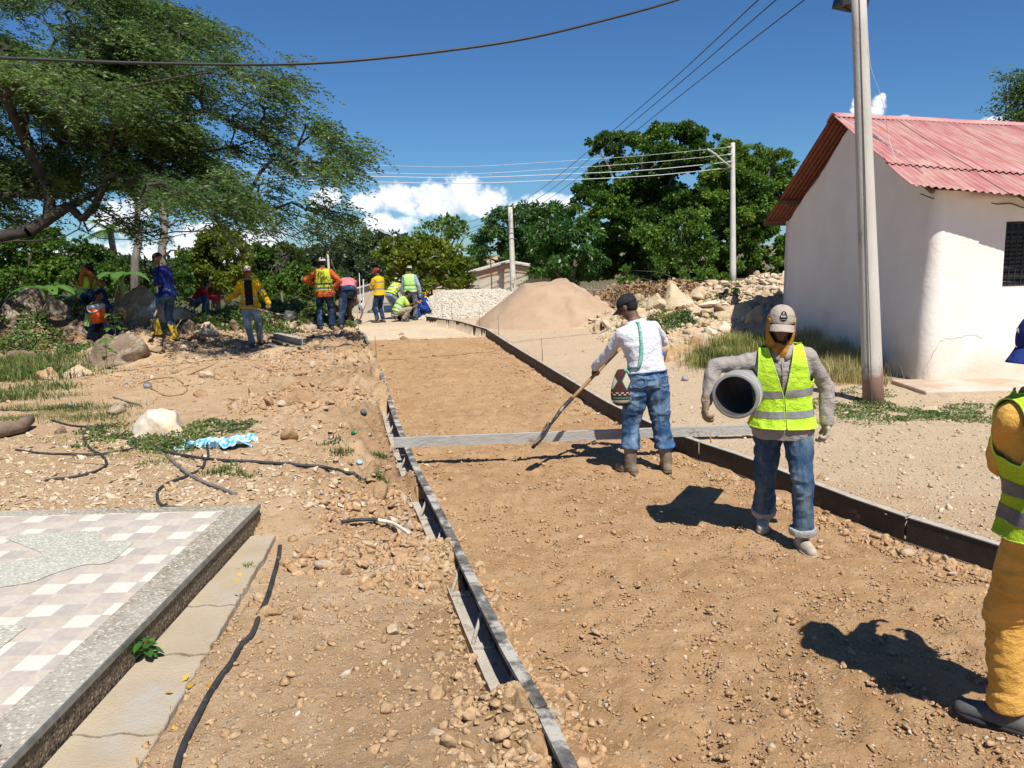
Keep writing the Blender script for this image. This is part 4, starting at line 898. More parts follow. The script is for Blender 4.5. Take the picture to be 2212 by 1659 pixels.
# ---------------------------------------------------------------- heaps of sand and gravel
def heap(name, label, cat, cx, cy, rx, ry, h, flat, mat, seed, ridge=(0, 0)):
    n, m_ = 110, 110; g = np.linspace(-1.15, 1.15, n); X, Y = np.meshgrid(g, g); 
    q = np.sqrt((np.clip(np.abs(X) - ridge[0], 0, None)) ** 2 / (1 - ridge[0]) ** 2 + (np.clip(np.abs(Y) - ridge[1], 0, None)) ** 2 / (1 - ridge[1]) ** 2) 
    q = q * (1 + .03 * n2(X, Y, 2, seed, 2))
    z = np.clip(1 - q, -.15, 1); z = np.where(z > flat[1], flat[1] + (z - flat[1]) * .12, z); z = z / flat[1]
    z = np.where(z > 0, z ** flat[0], z); wx = cx + X * rx; wy = cy + Y * ry; g0 = H(wx, wy)
    Z = g0 + h * z + .010 * n2(wx, wy, 3, seed + 1, 3) * (z > .0) + .007 * n2(wx, wy, 14, seed + 2, 2) - .02
    ii = (np.arange(n - 1)[:, None] * n + np.arange(n - 1)[None, :]).ravel(); o = npobj(name, np.stack([wx, wy, Z], -1), np.stack([ii, ii + 1, ii + n + 1, ii + n], 1), mat, smooth=True)
    tag(o, label, cat); return wx, wy, Z, z
M_SAND = M('sand', (.42, .30, .20), (.37, .255, .165), 2.5, .95, .6, 35, c3=(.34, .235, .155), s3=4, f3=(.55, .7), dist=.02)
sc_ = P(1180, 700, 21.6)
heap('sand_pile', 'smooth flat-topped pile of brown sand beside the road', 'sand pile', sc_.x, 21.7, 1.95, 2.3, 1.06, (.95, .70), M_SAND, 5, (.0, .25))
gx, gy, gz, gq = heap('gravel_pile', 'rounded pile of white crushed stone behind the sand', 'gravel pile', P(1022, 640, 27).x, 27.2, 2.75, 2.4, .80, (.9, .75), M('gravel_base', (.52, .47, .38), (.42, .37, .29), 20, .95, .8, 60), 9, (.2, .1))
k = np.where((gq > .02).ravel())[0]; kk = rng.choice(k, 8500); px_ = gx.ravel()[kk] + rng.normal(0, .02, 8500); py_ = gy.ravel()[kk] + rng.normal(0, .02, 8500)
scatter('pile_stones', np.stack([px_, py_, gz.ravel()[kk] - .015], -1), np.clip(rng.normal(.036, .010, 8500), .018, .06), SM_WHITE, SH1, flat=(.5, 1), label='white crushed stones covering the gravel pile', cat='gravel', rseed=21, sink=.1)
k = np.where((gq > -.25).ravel() & (gq < .1).ravel())[0]; kk = rng.choice(k, 900)
# ---------------------------------------------------------------- rocks
RK1 = M('limestone', (.54, .42, .27), (.43, .31, .18), 3, .9, .8, 9, dist=.05, c3=(.60, .50, .37), s3=2.2, f3=(.48, .62)); RK2 = M('brown_rock', (.48, .31, .16), (.34, .20, .10), 3, .9, .9, 8, dist=.05, c3=(.60, .48, .32), s3=2)
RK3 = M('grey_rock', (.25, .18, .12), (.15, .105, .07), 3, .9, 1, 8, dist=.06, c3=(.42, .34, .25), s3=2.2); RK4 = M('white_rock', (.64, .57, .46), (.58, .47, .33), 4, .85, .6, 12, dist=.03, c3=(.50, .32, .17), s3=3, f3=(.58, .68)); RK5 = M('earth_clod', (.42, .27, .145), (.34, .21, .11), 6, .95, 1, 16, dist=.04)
RK = [
 ('boulder', 'pointed pale boulder on top of the rubble heap, left of the small green plant', 1463, 668, 76, 58, RK1, 1, 1, 'rock', .15),
 ('boulder', 'large rounded grey-topped boulder against the left corner of the white house', 1664, 664, 96, 46, RK1, 2, .8, 'rock', 0),
 ('boulder', 'yellowish block below the rounded boulder beside the white house', 1634, 700, 52, 40, RK1, 3, .9, 'rock', 0),
 ('boulder', 'long tilted slab in the middle of the rubble heap', 1588, 690, 108, 34, RK1, 4, .7, 'rock', .2),
 ('boulder', 'left block at the edge of the rubble heap beside the stick fence', 1420, 668, 60, 34, RK1, 5, .8, 'rock', 0),
 ('boulder', 'low pale block below the stick fence at the left foot of the heap', 1388, 690, 46, 30, RK1, 6, .8, 'rock', 0),
 ('boulder', 'flat pale slab near the crown of the rubble heap', 1545, 660, 78, 14, RK4, 7, .9, 'rock', 0),
 ('boulder', 'rounded pale boulder right of the pointed one on the heap', 1513, 640, 40, 20, RK1, 8, .9, 'rock', 0),
 ('boulder', 'orange-brown boulder beside the white-shirted worker', 1467, 782, 78, 38, RK2, 9, .8, 'rock', 0),
 ('boulder', 'upright dark red rock leaning behind the orange-brown boulder', 1500, 760, 34, 38, RK2, 10, .6, 'rock', .2),
 ('boulder', 'brown stone right of the orange-brown boulder', 1512, 782, 34, 26, RK2, 11, .8, 'rock', 0),
 ('boulder', 'dark triangular stone in the rubble below the tilted slab', 1527, 690, 30, 18, RK3, 12, .8, 'rock', 0),
 ('boulder', 'pale stone at the middle right of the rubble heap', 1570, 716, 42, 20, RK4, 13, .8, 'rock', 0),
 ('boulder', 'pale split stone low on the rubble heap', 1535, 726, 34, 20, RK4, 14, .8, 'rock', 0),
 ('boulder', 'low stone on the grass below the near utility pole', 2015, 893, 46, 18, RK1, 15, .8, 'rock', 0),
 ('boulder', 'flat stone on the track left of the yellow sleeve', 1970, 990, 24, 9, RK1, 16, .8, 'rock', 0),
 ('boulder', 'dark clod behind the right form near the pipe carrier', 1776, 1035, 22, 12, RK5, 17, .8, 'clod', 0),
 ('boulder', 'big white and orange marbled rock lying in the weeds beyond the terrace', 332, 943, 118, 56, RK4, 61, .8, 'rock', 0),
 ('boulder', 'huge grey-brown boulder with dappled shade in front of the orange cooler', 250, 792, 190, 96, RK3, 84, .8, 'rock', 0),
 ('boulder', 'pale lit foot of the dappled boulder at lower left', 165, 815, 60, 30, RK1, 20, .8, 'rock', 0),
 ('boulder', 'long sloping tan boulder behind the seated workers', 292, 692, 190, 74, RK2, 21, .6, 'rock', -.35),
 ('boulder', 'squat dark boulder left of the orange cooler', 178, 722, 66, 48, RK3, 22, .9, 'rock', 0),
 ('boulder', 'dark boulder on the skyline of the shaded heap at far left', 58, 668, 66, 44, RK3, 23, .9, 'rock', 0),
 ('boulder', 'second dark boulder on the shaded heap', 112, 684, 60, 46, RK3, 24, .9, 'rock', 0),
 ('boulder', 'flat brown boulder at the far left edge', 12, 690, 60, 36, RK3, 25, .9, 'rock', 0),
 ('boulder', 'tan stone low in the grass at the left', 96, 822, 72, 30, RK2, 26, .7, 'rock', 0),
 ('boulder', 'flat brown stone in the grass left of the lit one', 30, 775, 50, 24, RK3, 27, .7, 'rock', 0),
 ('boulder', 'rounded stone beside the yellow boots', 404, 722, 34, 30, RK3, 28, .9, 'rock', 0),
 ('boulder', 'pale stone under the green creeper by the yellow boots', 446, 725, 44, 28, RK1, 29, .9, 'rock', 0),
 ('boulder', 'pale slab behind the hips of the worker in the yellow jacket', 497, 700, 70, 16, RK4, 30, .9, 'rock', 0),
 ('boulder', 'small white stone at the toe of the yellow boots', 395, 756, 20, 10, RK4, 31, .9, 'rock', 0),
 ('clod', 'square brown clod standing alone on the dirt left of the form', 627, 948, 42, 30, RK5, 32, .9, 'clod', 0),
 ('clod', 'large tan clod against the left form at the bottom', 1157, 1628, 70, 46, RK5, 33, .9, 'clod', 0),
 ('clod', 'rough clod wedged in the channel of the left form', 1130, 1542, 46, 42, RK5, 34, .9, 'clod', 0),
 ('clod', 'pale square stone left of the half buried channel', 848, 1375, 34, 30, RK1, 35, .9, 'clod', 0),
 ('clod', 'brown clod in the dug-up patch by the hose end', 818, 1078, 42, 34, RK5, 36, .9, 'clod', 0),
 ('clod', 'dark broken clod left of the dug-up patch', 640, 870, 80, 26, RK5, 37, .8, 'clod', 0),
 ('clod', 'round brown clod on the smooth dirt above the terrace corner', 579, 1002, 22, 16, RK5, 38, .9, 'clod', 0),
 ('clod', 'dark clod left of the marbled rock', 430, 858, 28, 18, RK5, 39, .9, 'clod', 0),
 ('stone', 'grey stone near the log at the left edge', 125, 938, 26, 16, RK3, 40, .9, 'stone', 0),
 ('stone', 'pale stone high on the dirt slope left of the yellow-jacket worker', 443, 817, 34, 16, RK1, 41, .9, 'stone', 0),
 ('stone', 'tan stone beside the hose in the left foreground', 640, 1340, 26, 14, RK5, 42, .9, 'stone', 0),
 ('stone', 'brown clod pair at the edge of the concrete walk', 590, 1332, 34, 20, RK5, 43, .9, 'clod', 0),
 ('stone', 'low brown clod left of the pair near the concrete walk', 556, 1345, 26, 16, RK5, 44, .9, 'clod', 0),
 ('stone', 'flat tan stone in the soil above the channel', 770, 1098, 18, 10, RK1, 45, .9, 'stone', 0),
 ('clod', 'brown clod resting against the outside of the left form in mid-foreground', 975, 1275, 34, 26, RK5, 46, .9, 'clod', 0),
 ('clod', 'clod beside the channel mouth with the white pipe', 905, 1080, 40, 26, RK5, 47, .9, 'clod', 0),
]
for (nm, lb, px, py, wp, hp, mt_, sd_, dp, ct, ln) in RK: rock(nm, lb, px, py, wp, hp, mt_, sd_, dp, ct, lean=ln, cuts=15, k=.72 if sd_ == 61 else .50, sub=4, noise=.30 if sd_ in (84, 21, 22) else .15, z=.30 if sd_ == 2 else None)

# ---------------------------------------------------------------- foliage builders
def leaves_np(Cn, D, L, W, r_, name, mat, parent, fold=True):   # one small folded leaf per entry
    n = len(Cn); rnd = r_.normal(size=(n, 3)); S = np.cross(D, rnd); S /= np.linalg.norm(S, axis=1)[:, None] + 1e-9
    L = np.broadcast_to(L, (n,))[:, None]; W = np.broadcast_to(W, (n,))[:, None]
    a = Cn; b = Cn + D * L * .45 + S * W; c = Cn + D * L; d = Cn + D * L * .45 - S * W
    V = np.stack([a, b, c, d], 1).reshape(-1, 3); Fc = np.arange(n * 4).reshape(-1, 4)
    return npobj(name, V, Fc, mat, parent)
def unit(v): return v / (np.linalg.norm(v, axis=-1, keepdims=True) + 1e-9)
def crown_pts(lobes, dens, r_, crad=.17, spread=1.0, fillin=.25, seed=0):
    """lobes: (centre, radii). Clumps near the lobe surface, leaves round each clump."""
    Cs, Os = [], []
    for li, (c, rad) in enumerate(lobes):
        c = np.array(c); rad = np.array(rad); mr = rad.mean(); nk = max(8, int(34 * (1 / crad * .17) ** 2)); d = unit(r_.normal(size=(nk, 3)))
        d[:, 2] = np.where(d[:, 2] < -.6, -d[:, 2], d[:, 2])
        q = np.where(r_.uniform(size=nk) < fillin, r_.uniform(.25, .7, nk), r_.uniform(.78, 1.05, nk)) * (1 + .22 * fbm(d * 1.7 + seed + li, 2, seed))
        cc = c + d * rad * q[:, None]; cr = mr * crad * r_.uniform(.7, 1.45, nk)
        k = np.maximum(6, (dens * cr ** 2).astype(int)); rep = np.repeat(np.arange(nk), k)
        o = unit(r_.normal(size=(len(rep), 3))); rr = cr[rep] * r_.uniform(.35, 1.15, len(rep)) * spread
        pos = cc[rep] + o * rr[:, None] * np.array([1, 1, .75]); out_ = unit(o * .9 + d[rep] * .7)
        Cs.append(pos); Os.append(out_)
    return np.concatenate(Cs), np.concatenate(Os)
M_BARK = M('bark', (.13, .10, .075), (.075, .06, .045), 8, .95, .8, 20, stretch=(1, 1, .25)); M_BARKG = M('bark_grey', (.22, .195, .165), (.13, .115, .095), 7, .95, .6, 20, stretch=(1, 1, .3))
def tree(name, label, lobes_px, d, base, mat, leaf=(.22, .06), dens=900, droop=.3, crad=.2, group=None, trunk=.2, seed=0, depthk=.9, bark=None, spread=1.0, limbs=7, cat='tree', dj=0, fillin=.25, low=None):
    r_ = np.random.default_rng(seed + 50); lobes = []
    for k, (x, y, rx, ry) in enumerate(lobes_px):
        dd = d + (dj * math.sin(k * 2.3)); c = P(x, y, dd); s = dd / F; lobes.append(((c.x, c.y, c.z), (rx * s, (rx + ry) / 2 * s * depthk, ry * s)))
    bp = P(base[0], base[1], d); gz = h1(bp.x, bp.y) - .1; bp = Vector((bp.x, bp.y, gz)); t = thing(name, label, cat, bp, group)
    pos, out_ = crown_pts(lobes, dens / (leaf[0] ** 2) * .06, r_, crad, spread, fillin, seed)
    D = unit(out_ * .8 + r_.normal(size=out_.shape) * .55 + np.array([0, 0, -droop])); L = leaf[0] * r_.uniform(.65, 1.25, len(pos)); kp = pos[:, 2] > gz + .1
    leaves_np(pos[kp], D[kp], L[kp], L[kp] * leaf[1] / leaf[0], r_, 'crown', mat, t)
    tk = MB(); rt = random.Random(seed); fork = Vector(lobes[0][0]) * .45 + bp * .55; fork.z = max(bp.z + .6, fork.z)
    tk.tube([bp, bp.lerp(fork, .5) + Vector((rt.uniform(-.15, .15), 0, 0)), fork], [trunk * 1.25, trunk, trunk * .8], 8)
    for k in range(limbs):
        c, rad = lobes[k % len(lobes)]; e = Vector(c) + Vector((rt.uniform(-.7, .7) * rad[0], rt.uniform(-.6, .6) * rad[1], rt.uniform(-.3, .8) * rad[2])); m_ = fork.lerp(e, .5) + Vector((rt.uniform(-.4, .4), rt.uniform(-.4, .4), rt.uniform(-.1, .5)))
        tk.tube([fork, m_, e], [trunk * .55, trunk * .3, trunk * .08], 6)
    tk.build('trunk', bark or M_BARK, t, True); return t
LF_DARK = leafmat('leaf_dark', (.018, .044, .007), (.066, .145, .018), (.16, .26, .035)); LF_MANGO = leafmat('leaf_mango', (.020, .055, .012), (.062, .148, .026), (.15, .26, .045), rough=.38)
LF_LIGHT = leafmat('leaf_light', (.030, .070, .010), (.105, .20, .022), (.23, .32, .04)); LF_YEL = leafmat('leaf_yellowish', (.05, .09, .010), (.16, .21, .018), (.32, .32, .03))
LF_ACA = leafmat('leaf_acacia', (.034, .070, .018), (.100, .172, .040), (.19, .26, .065), trans=.35); LF_GREY = leafmat('leaf_greygreen', (.022, .042, .018), (.060, .095, .035), (.10, .14, .06)); LF_BAN = leafmat('leaf_banana', (.05, .13, .02), (.12, .26, .04), (.2, .34, .08), rough=.35)
T = 'trees behind the worksite'
tree('broadleaf_tree', 'tallest dark green tree in the row right of the sand pile', [(1400, 420, 105, 95), (1350, 350, 60, 55), (1450, 350, 90, 70), (1300, 320, 30, 34), (1420, 300, 26, 34), (1500, 330, 55, 50), (1290, 440, 60, 50), (1360, 500, 90, 80), (1470, 500, 110, 90), (1350, 580, 70, 60), (1450, 590, 90, 50), (1255, 425, 25, 22), (1285, 380, 30, 20), (1527, 335, 25, 22), (1320, 530, 60, 70), (1540, 430, 50, 60), (1300, 470, 40, 50)], 52, (1400, 630), LF_DARK, (.21, .085), 1100, .1, .18, T, .35, 1, dj=2)
tree('broadleaf_tree', 'light green tree directly behind the tall lamp pole', [(1600, 360, 70, 45), (1660, 370, 50, 45), (1600, 440, 80, 70), (1680, 440, 40, 60), (1580, 330, 36, 26), (1690, 345, 22, 22), (1650, 520, 80, 70), (1580, 540, 70, 60), (1700, 560, 40, 60), (1700, 410, 16, 12), (1560, 410, 50, 60), (1640, 470, 60, 60), (1560, 480, 40, 60)], 50, (1620, 640), LF_LIGHT, (.22, .07), 1150, .3, .18, T, .3, 2, dj=1.5)
tree('mango_tree', 'dense domed mango tree behind the brick house, left of the pair', [(1120, 520, 95, 75), (1070, 545, 60, 60), (1180, 500, 60, 60), (1100, 580, 80, 50), (1140, 470, 40, 30)], 56, (1120, 640), LF_MANGO, (.30, .06), 1250, .75, .2, T, .35, 3)
tree('mango_tree', 'round mango tree with drooping leaves just right of the pale pole', [(1230, 545, 82, 70), (1225, 500, 60, 50), (1250, 580, 66, 45), (1190, 570, 40, 50)], 44, (1230, 640), LF_MANGO, (.29, .06), 1500, .9, .2, T, .3, 4)
tree('young_tree', 'small bright green tree in front of the tall dark one', [(1470, 500, 60, 50), (1430, 530, 55, 45), (1510, 540, 50, 50), (1460, 570, 60, 36), (1500, 470, 30, 30), (1390, 510, 30, 20)], 42, (1470, 640), LF_LIGHT, (.20, .07), 420, .1, .17, T, .12, 5, fillin=.5)
tree('broadleaf_tree', 'open-crowned tree with bare forks above the central bush', [(960, 490, 46, 20), (925, 495, 24, 16), (1000, 500, 20, 16), (975, 510, 30, 16)], 60, (965, 600), LF_LIGHT, (.34, .10), 500, .1, .26, T, .22, 6, bark=M_BARKG, limbs=14)
tree('broadleaf_tree', 'wide yellowish bushy tree behind the crouching workers', [(900, 580, 70, 55), (960, 560, 55, 45), (860, 590, 50, 50), (940, 610, 70, 45), (900, 540, 50, 30), (985, 600, 30, 45), (845, 545, 40, 28)], 46, (920, 660), LF_YEL, (.26, .07), 1000, .2, .19, T, .3, 7, low=1)
tree('evergreen_tree', 'dark evergreen rising left of the distant lamp pole', [(780, 545, 70, 40), (740, 570, 60, 45), (820, 530, 50, 26), (700, 590, 40, 40), (860, 520, 24, 20), (790, 590, 60, 40)], 66, (780, 650), LF_GREY, (.34, .08), 900, .5, .18, T, .3, 8)
tree('evergreen_tree', 'grey-green tree between the lamp pole and the yellow worker', [(800, 600, 50, 40), (850, 560, 36, 28), (770, 620, 40, 30)], 58, (800, 670), LF_GREY, (.26, .07), 900, .3, .2, T, .2, 9)
tree('bush', 'bright green bush behind the worker with hands on hips', [(650, 615, 50, 36), (700, 620, 40, 32), (610, 625, 40, 34), (660, 650, 50, 24), (640, 590, 30, 20)], 36, (655, 675), LF_LIGHT, (.20, .05), 1000, .5, .2, T, .12, 10, cat='bush')
tree('broadleaf_tree', 'vine-covered round tree behind the worker in the red shirt', [(470, 540, 55, 45), (430, 570, 40, 50), (500, 580, 55, 50), (460, 620, 60, 40), (480, 510, 34, 24), (425, 620, 30, 40)], 32, (465, 680), LF_YEL, (.15, .06), 1000, .15, .19, T, .2, 11)
tree('broadleaf_tree', 'dark mid-green tree behind the worker in the yellow jacket', [(570, 590, 60, 50), (620, 560, 45, 30), (545, 620, 50, 40), (600, 625, 50, 40), (560, 555, 40, 24)], 40, (575, 680), LF_DARK, (.22, .07), 1000, .2, .19, T, .2, 12)
tree('broadleaf_tree', 'far dark tree filling the gap left of the evergreen', [(660, 560, 50, 26), (700, 555, 40, 26), (620, 590, 60, 30)], 62, (670, 640), LF_GREY, (.3, .09), 900, .3, .2, T, .2, 13)
tree('broadleaf_tree', 'leafy green tree at the far left edge behind the banana plant', [(40, 560, 70, 55), (110, 560, 60, 50), (-30, 580, 60, 60), (60, 620, 80, 40), (150, 600, 50, 45), (90, 520, 50, 26)], 31, (60, 700), LF_LIGHT, (.16, .05), 1000, .4, .19, T, .2, 14)
tree('broadleaf_tree', 'dark understorey tree behind the seated worker in orange', [(215, 590, 40, 50), (180, 560, 30, 30), (250, 600, 45, 36), (190, 620, 50, 36), (165, 540, 26, 26)], 29, (200, 690), LF_DARK, (.15, .05), 750, .3, .2, T, .15, 15)
tree('bush', 'dark green thicket between the boulder and the worker in blue', [(300, 625, 40, 26), (340, 610, 26, 30), (385, 620, 30, 40), (280, 590, 22, 20), (395, 580, 16, 30)], 30, (330, 690), LF_DARK, (.14, .05), 650, .2, .2, T, .08, 16, cat='bush')
tree('bush', 'low far treeline seen between the dead trunks', [(330, 590, 90, 22), (420, 580, 60, 22), (260, 580, 70, 22)], 85, (330, 620), LF_GREY, (.5, .18), 700, .2, .25, T, .2, 17, cat='bush')
tree('bush', 'dark hedge behind the stick fence', [(1340, 600, 60, 40), (1420, 600, 60, 44), (1500, 600, 60, 40), (1580, 600, 60, 40), (1660, 600, 60, 44), (1260, 610, 50, 34), (1720, 600, 50, 50)], 54, (1450, 640), LF_DARK, (.3, .1), 900, .2, .25, T, .2, 18, cat='bush')
tree('bush', 'low leafy shrub under the young tree behind the heap', [(1530, 600, 36, 18), (1480, 610, 24, 16), (1350, 600, 14, 22)], 34, (1510, 640), LF_LIGHT, (.16, .07), 600, .2, .3, T, .05, 19, cat='bush')
tree('bush', 'dark bushes behind the low trough at the left', [(600, 660, 40, 16), (670, 668, 40, 14), (720, 665, 30, 20), (560, 668, 30, 14)], 31, (640, 690), LF_DARK, (.16, .05), 900, .2, .25, T, .05, 20, cat='bush')
tree('bare_shrub', 'dry greyish-purple twiggy shrub hanging in the dark tree', [(607, 568, 24, 20)], 37, (607, 640), M('twig_purple', (.16, .12, .12), (.24, .19, .18)), (.30, .008), 500, .1, .3, None, .05, 21, cat='bush')
tree('bush', 'sparse twiggy bush growing against the brick house', [(1125, 615, 24, 18), (1140, 625, 20, 12)], 43, (1125, 645), LF_YEL, (.22, .02), 160, -.4, .4, None, .04, 22, cat='bush')
for k, (x0, x1, yy, lb) in enumerate(((0, 420, 600, 'far green treeline behind the left thicket'), (420, 900, 610, 'far green treeline behind the middle bushes'), (900, 1330, 600, 'far green treeline behind the brick house'), (1330, 1800, 600, 'far green treeline behind the rubble heap'))):
    tree('treeline', lb, [(x0 + (x1 - x0) * (j + .5) / 7, yy + 10 * math.sin(j * 2 + k), (x1 - x0) / 9, 26) for j in range(7)], 95, ((x0 + x1) / 2, 640), LF_GREY, (.6, .2), 900, .2, .24, T, .2, 30 + k)
# dead grey trunks
def deadtree(label, pts, d, r0, seed):
    rt = random.Random(seed); q = [P(x, y, d) for x, y in pts]; q[0].z = h1(q[0].x, q[0].y) - .1; t = thing('dead_tree', label, 'tree', q[0], 'bare grey trunks'); m_ = MB(); n = len(q); m_.tube(q, [r0 * (1 - .55 * k / n) for k in range(n)], 8)
    for k in range(9):
        a = q[-1].lerp(q[1], rt.uniform(0, .8)); e = a + Vector((rt.uniform(-1, 1), rt.uniform(-.5, .5), rt.uniform(.2, 1.3))); m_.tube([a, a.lerp(e, .5) + Vector((0, 0, .15)), e], [r0 * .35, r0 * .2, .012], 5)
    m_.build('trunk', M_BARKG, t, True)
deadtree('left bare grey trunk forking behind the long boulder', [(290, 690), (292, 560), (300, 520), (296, 470), (303, 430)], 28, .17, 1)
deadtree('right bare grey trunk behind the worker in blue', [(352, 700), (348, 600), (350, 540), (357, 480), (352, 430)], 27, .19, 2)
# palm fronds behind
def palm(label, px, py, d, n, L, seed, hgt):
    c = P(px, py, d); g = Vector((c.x, c.y, h1(c.x, c.y))); t = thing('palm_tree', label, 'palm', g); rt = random.Random(seed); MB().tube([g, g.lerp(c, .5) + Vector((.1, 0, 0)), c], [.2, .14, .12], 8).build('trunk', M_BARKG, t, True); V = []; Fc = []
    for k in range(n):
        a = 6.283 * k / n + rt.uniform(-.2, .2); el_ = rt.uniform(.1, 1.0); D = Vector((math.cos(a) * math.cos(el_), math.sin(a) * math.cos(el_), math.sin(el_))); prev = c
        S = D.cross(Vector((0, 0, 1))).normalized()
        for j in range(1, 19):
            s = j / 18; p = c + D * L * s + Vector((0, 0, -L * .55 * s * s)); lw = L * .22 * math.sin(math.pi * min(1, s * .9 + .1))
            for sg in (-1, 1):
                e = p + S * sg * lw + Vector((0, 0, -lw * .6)) + D * lw * .4; b = len(V); V += [prev, p, e]; Fc.append((b, b + 1, b + 2))
            prev = p
    npobj('fronds', V, Fc, LF_LIGHT, t)
palm('coconut palm top showing behind the lamp pole', 1575, 330, 60, 12, 3.6, 3, 8); palm('small palm behind the seated workers', 238, 500, 30, 12, 1.5, 4, 4)
# banana plants
def banana(label, px, py, d, seed, n=7, L=1.5):
    c = P(px, py, d); g = Vector((c.x, c.y, h1(c.x, c.y))); t = thing('banana_plant', label, 'banana plant', g, 'banana plants'); rt = random.Random(seed)
    MB().tube([g, c], [.10, .06], 8).build('stem', M('banana_stem', (.22, .26, .10), (.30, .26, .14)), t, True)
    for k in range(n):
        a = 6.283 * k / n + rt.uniform(-.3, .3); D = Vector((math.cos(a), math.sin(a), 0)); S = Vector((-D.y, D.x, 0)); rows = []
        for j in range(9):
            s = j / 8; p = c + D * L * s * .8 + Vector((0, 0, L * (.75 * s - .85 * s * s))); w_ = .19 * math.sin(math.pi * min(1, .08 + s * .9)) + .01; rows.append([p - S * w_ + Vector((0, 0, -.25 * w_ + .02 * math.sin(j * 3))), p, p + S * w_ + Vector((0, 0, -.25 * w_))])
        MB().grid(rows).build('leaf', LF_BAN, t, True)
banana('banana plant at the far left below the tree', 100, 632, 26, 1); banana('smaller banana plant left of the seated worker in orange', 160, 650, 24, 2, 6, 1.2); banana('banana plant just behind the seated worker in orange', 262, 600, 26, 3, 6, 1.3)

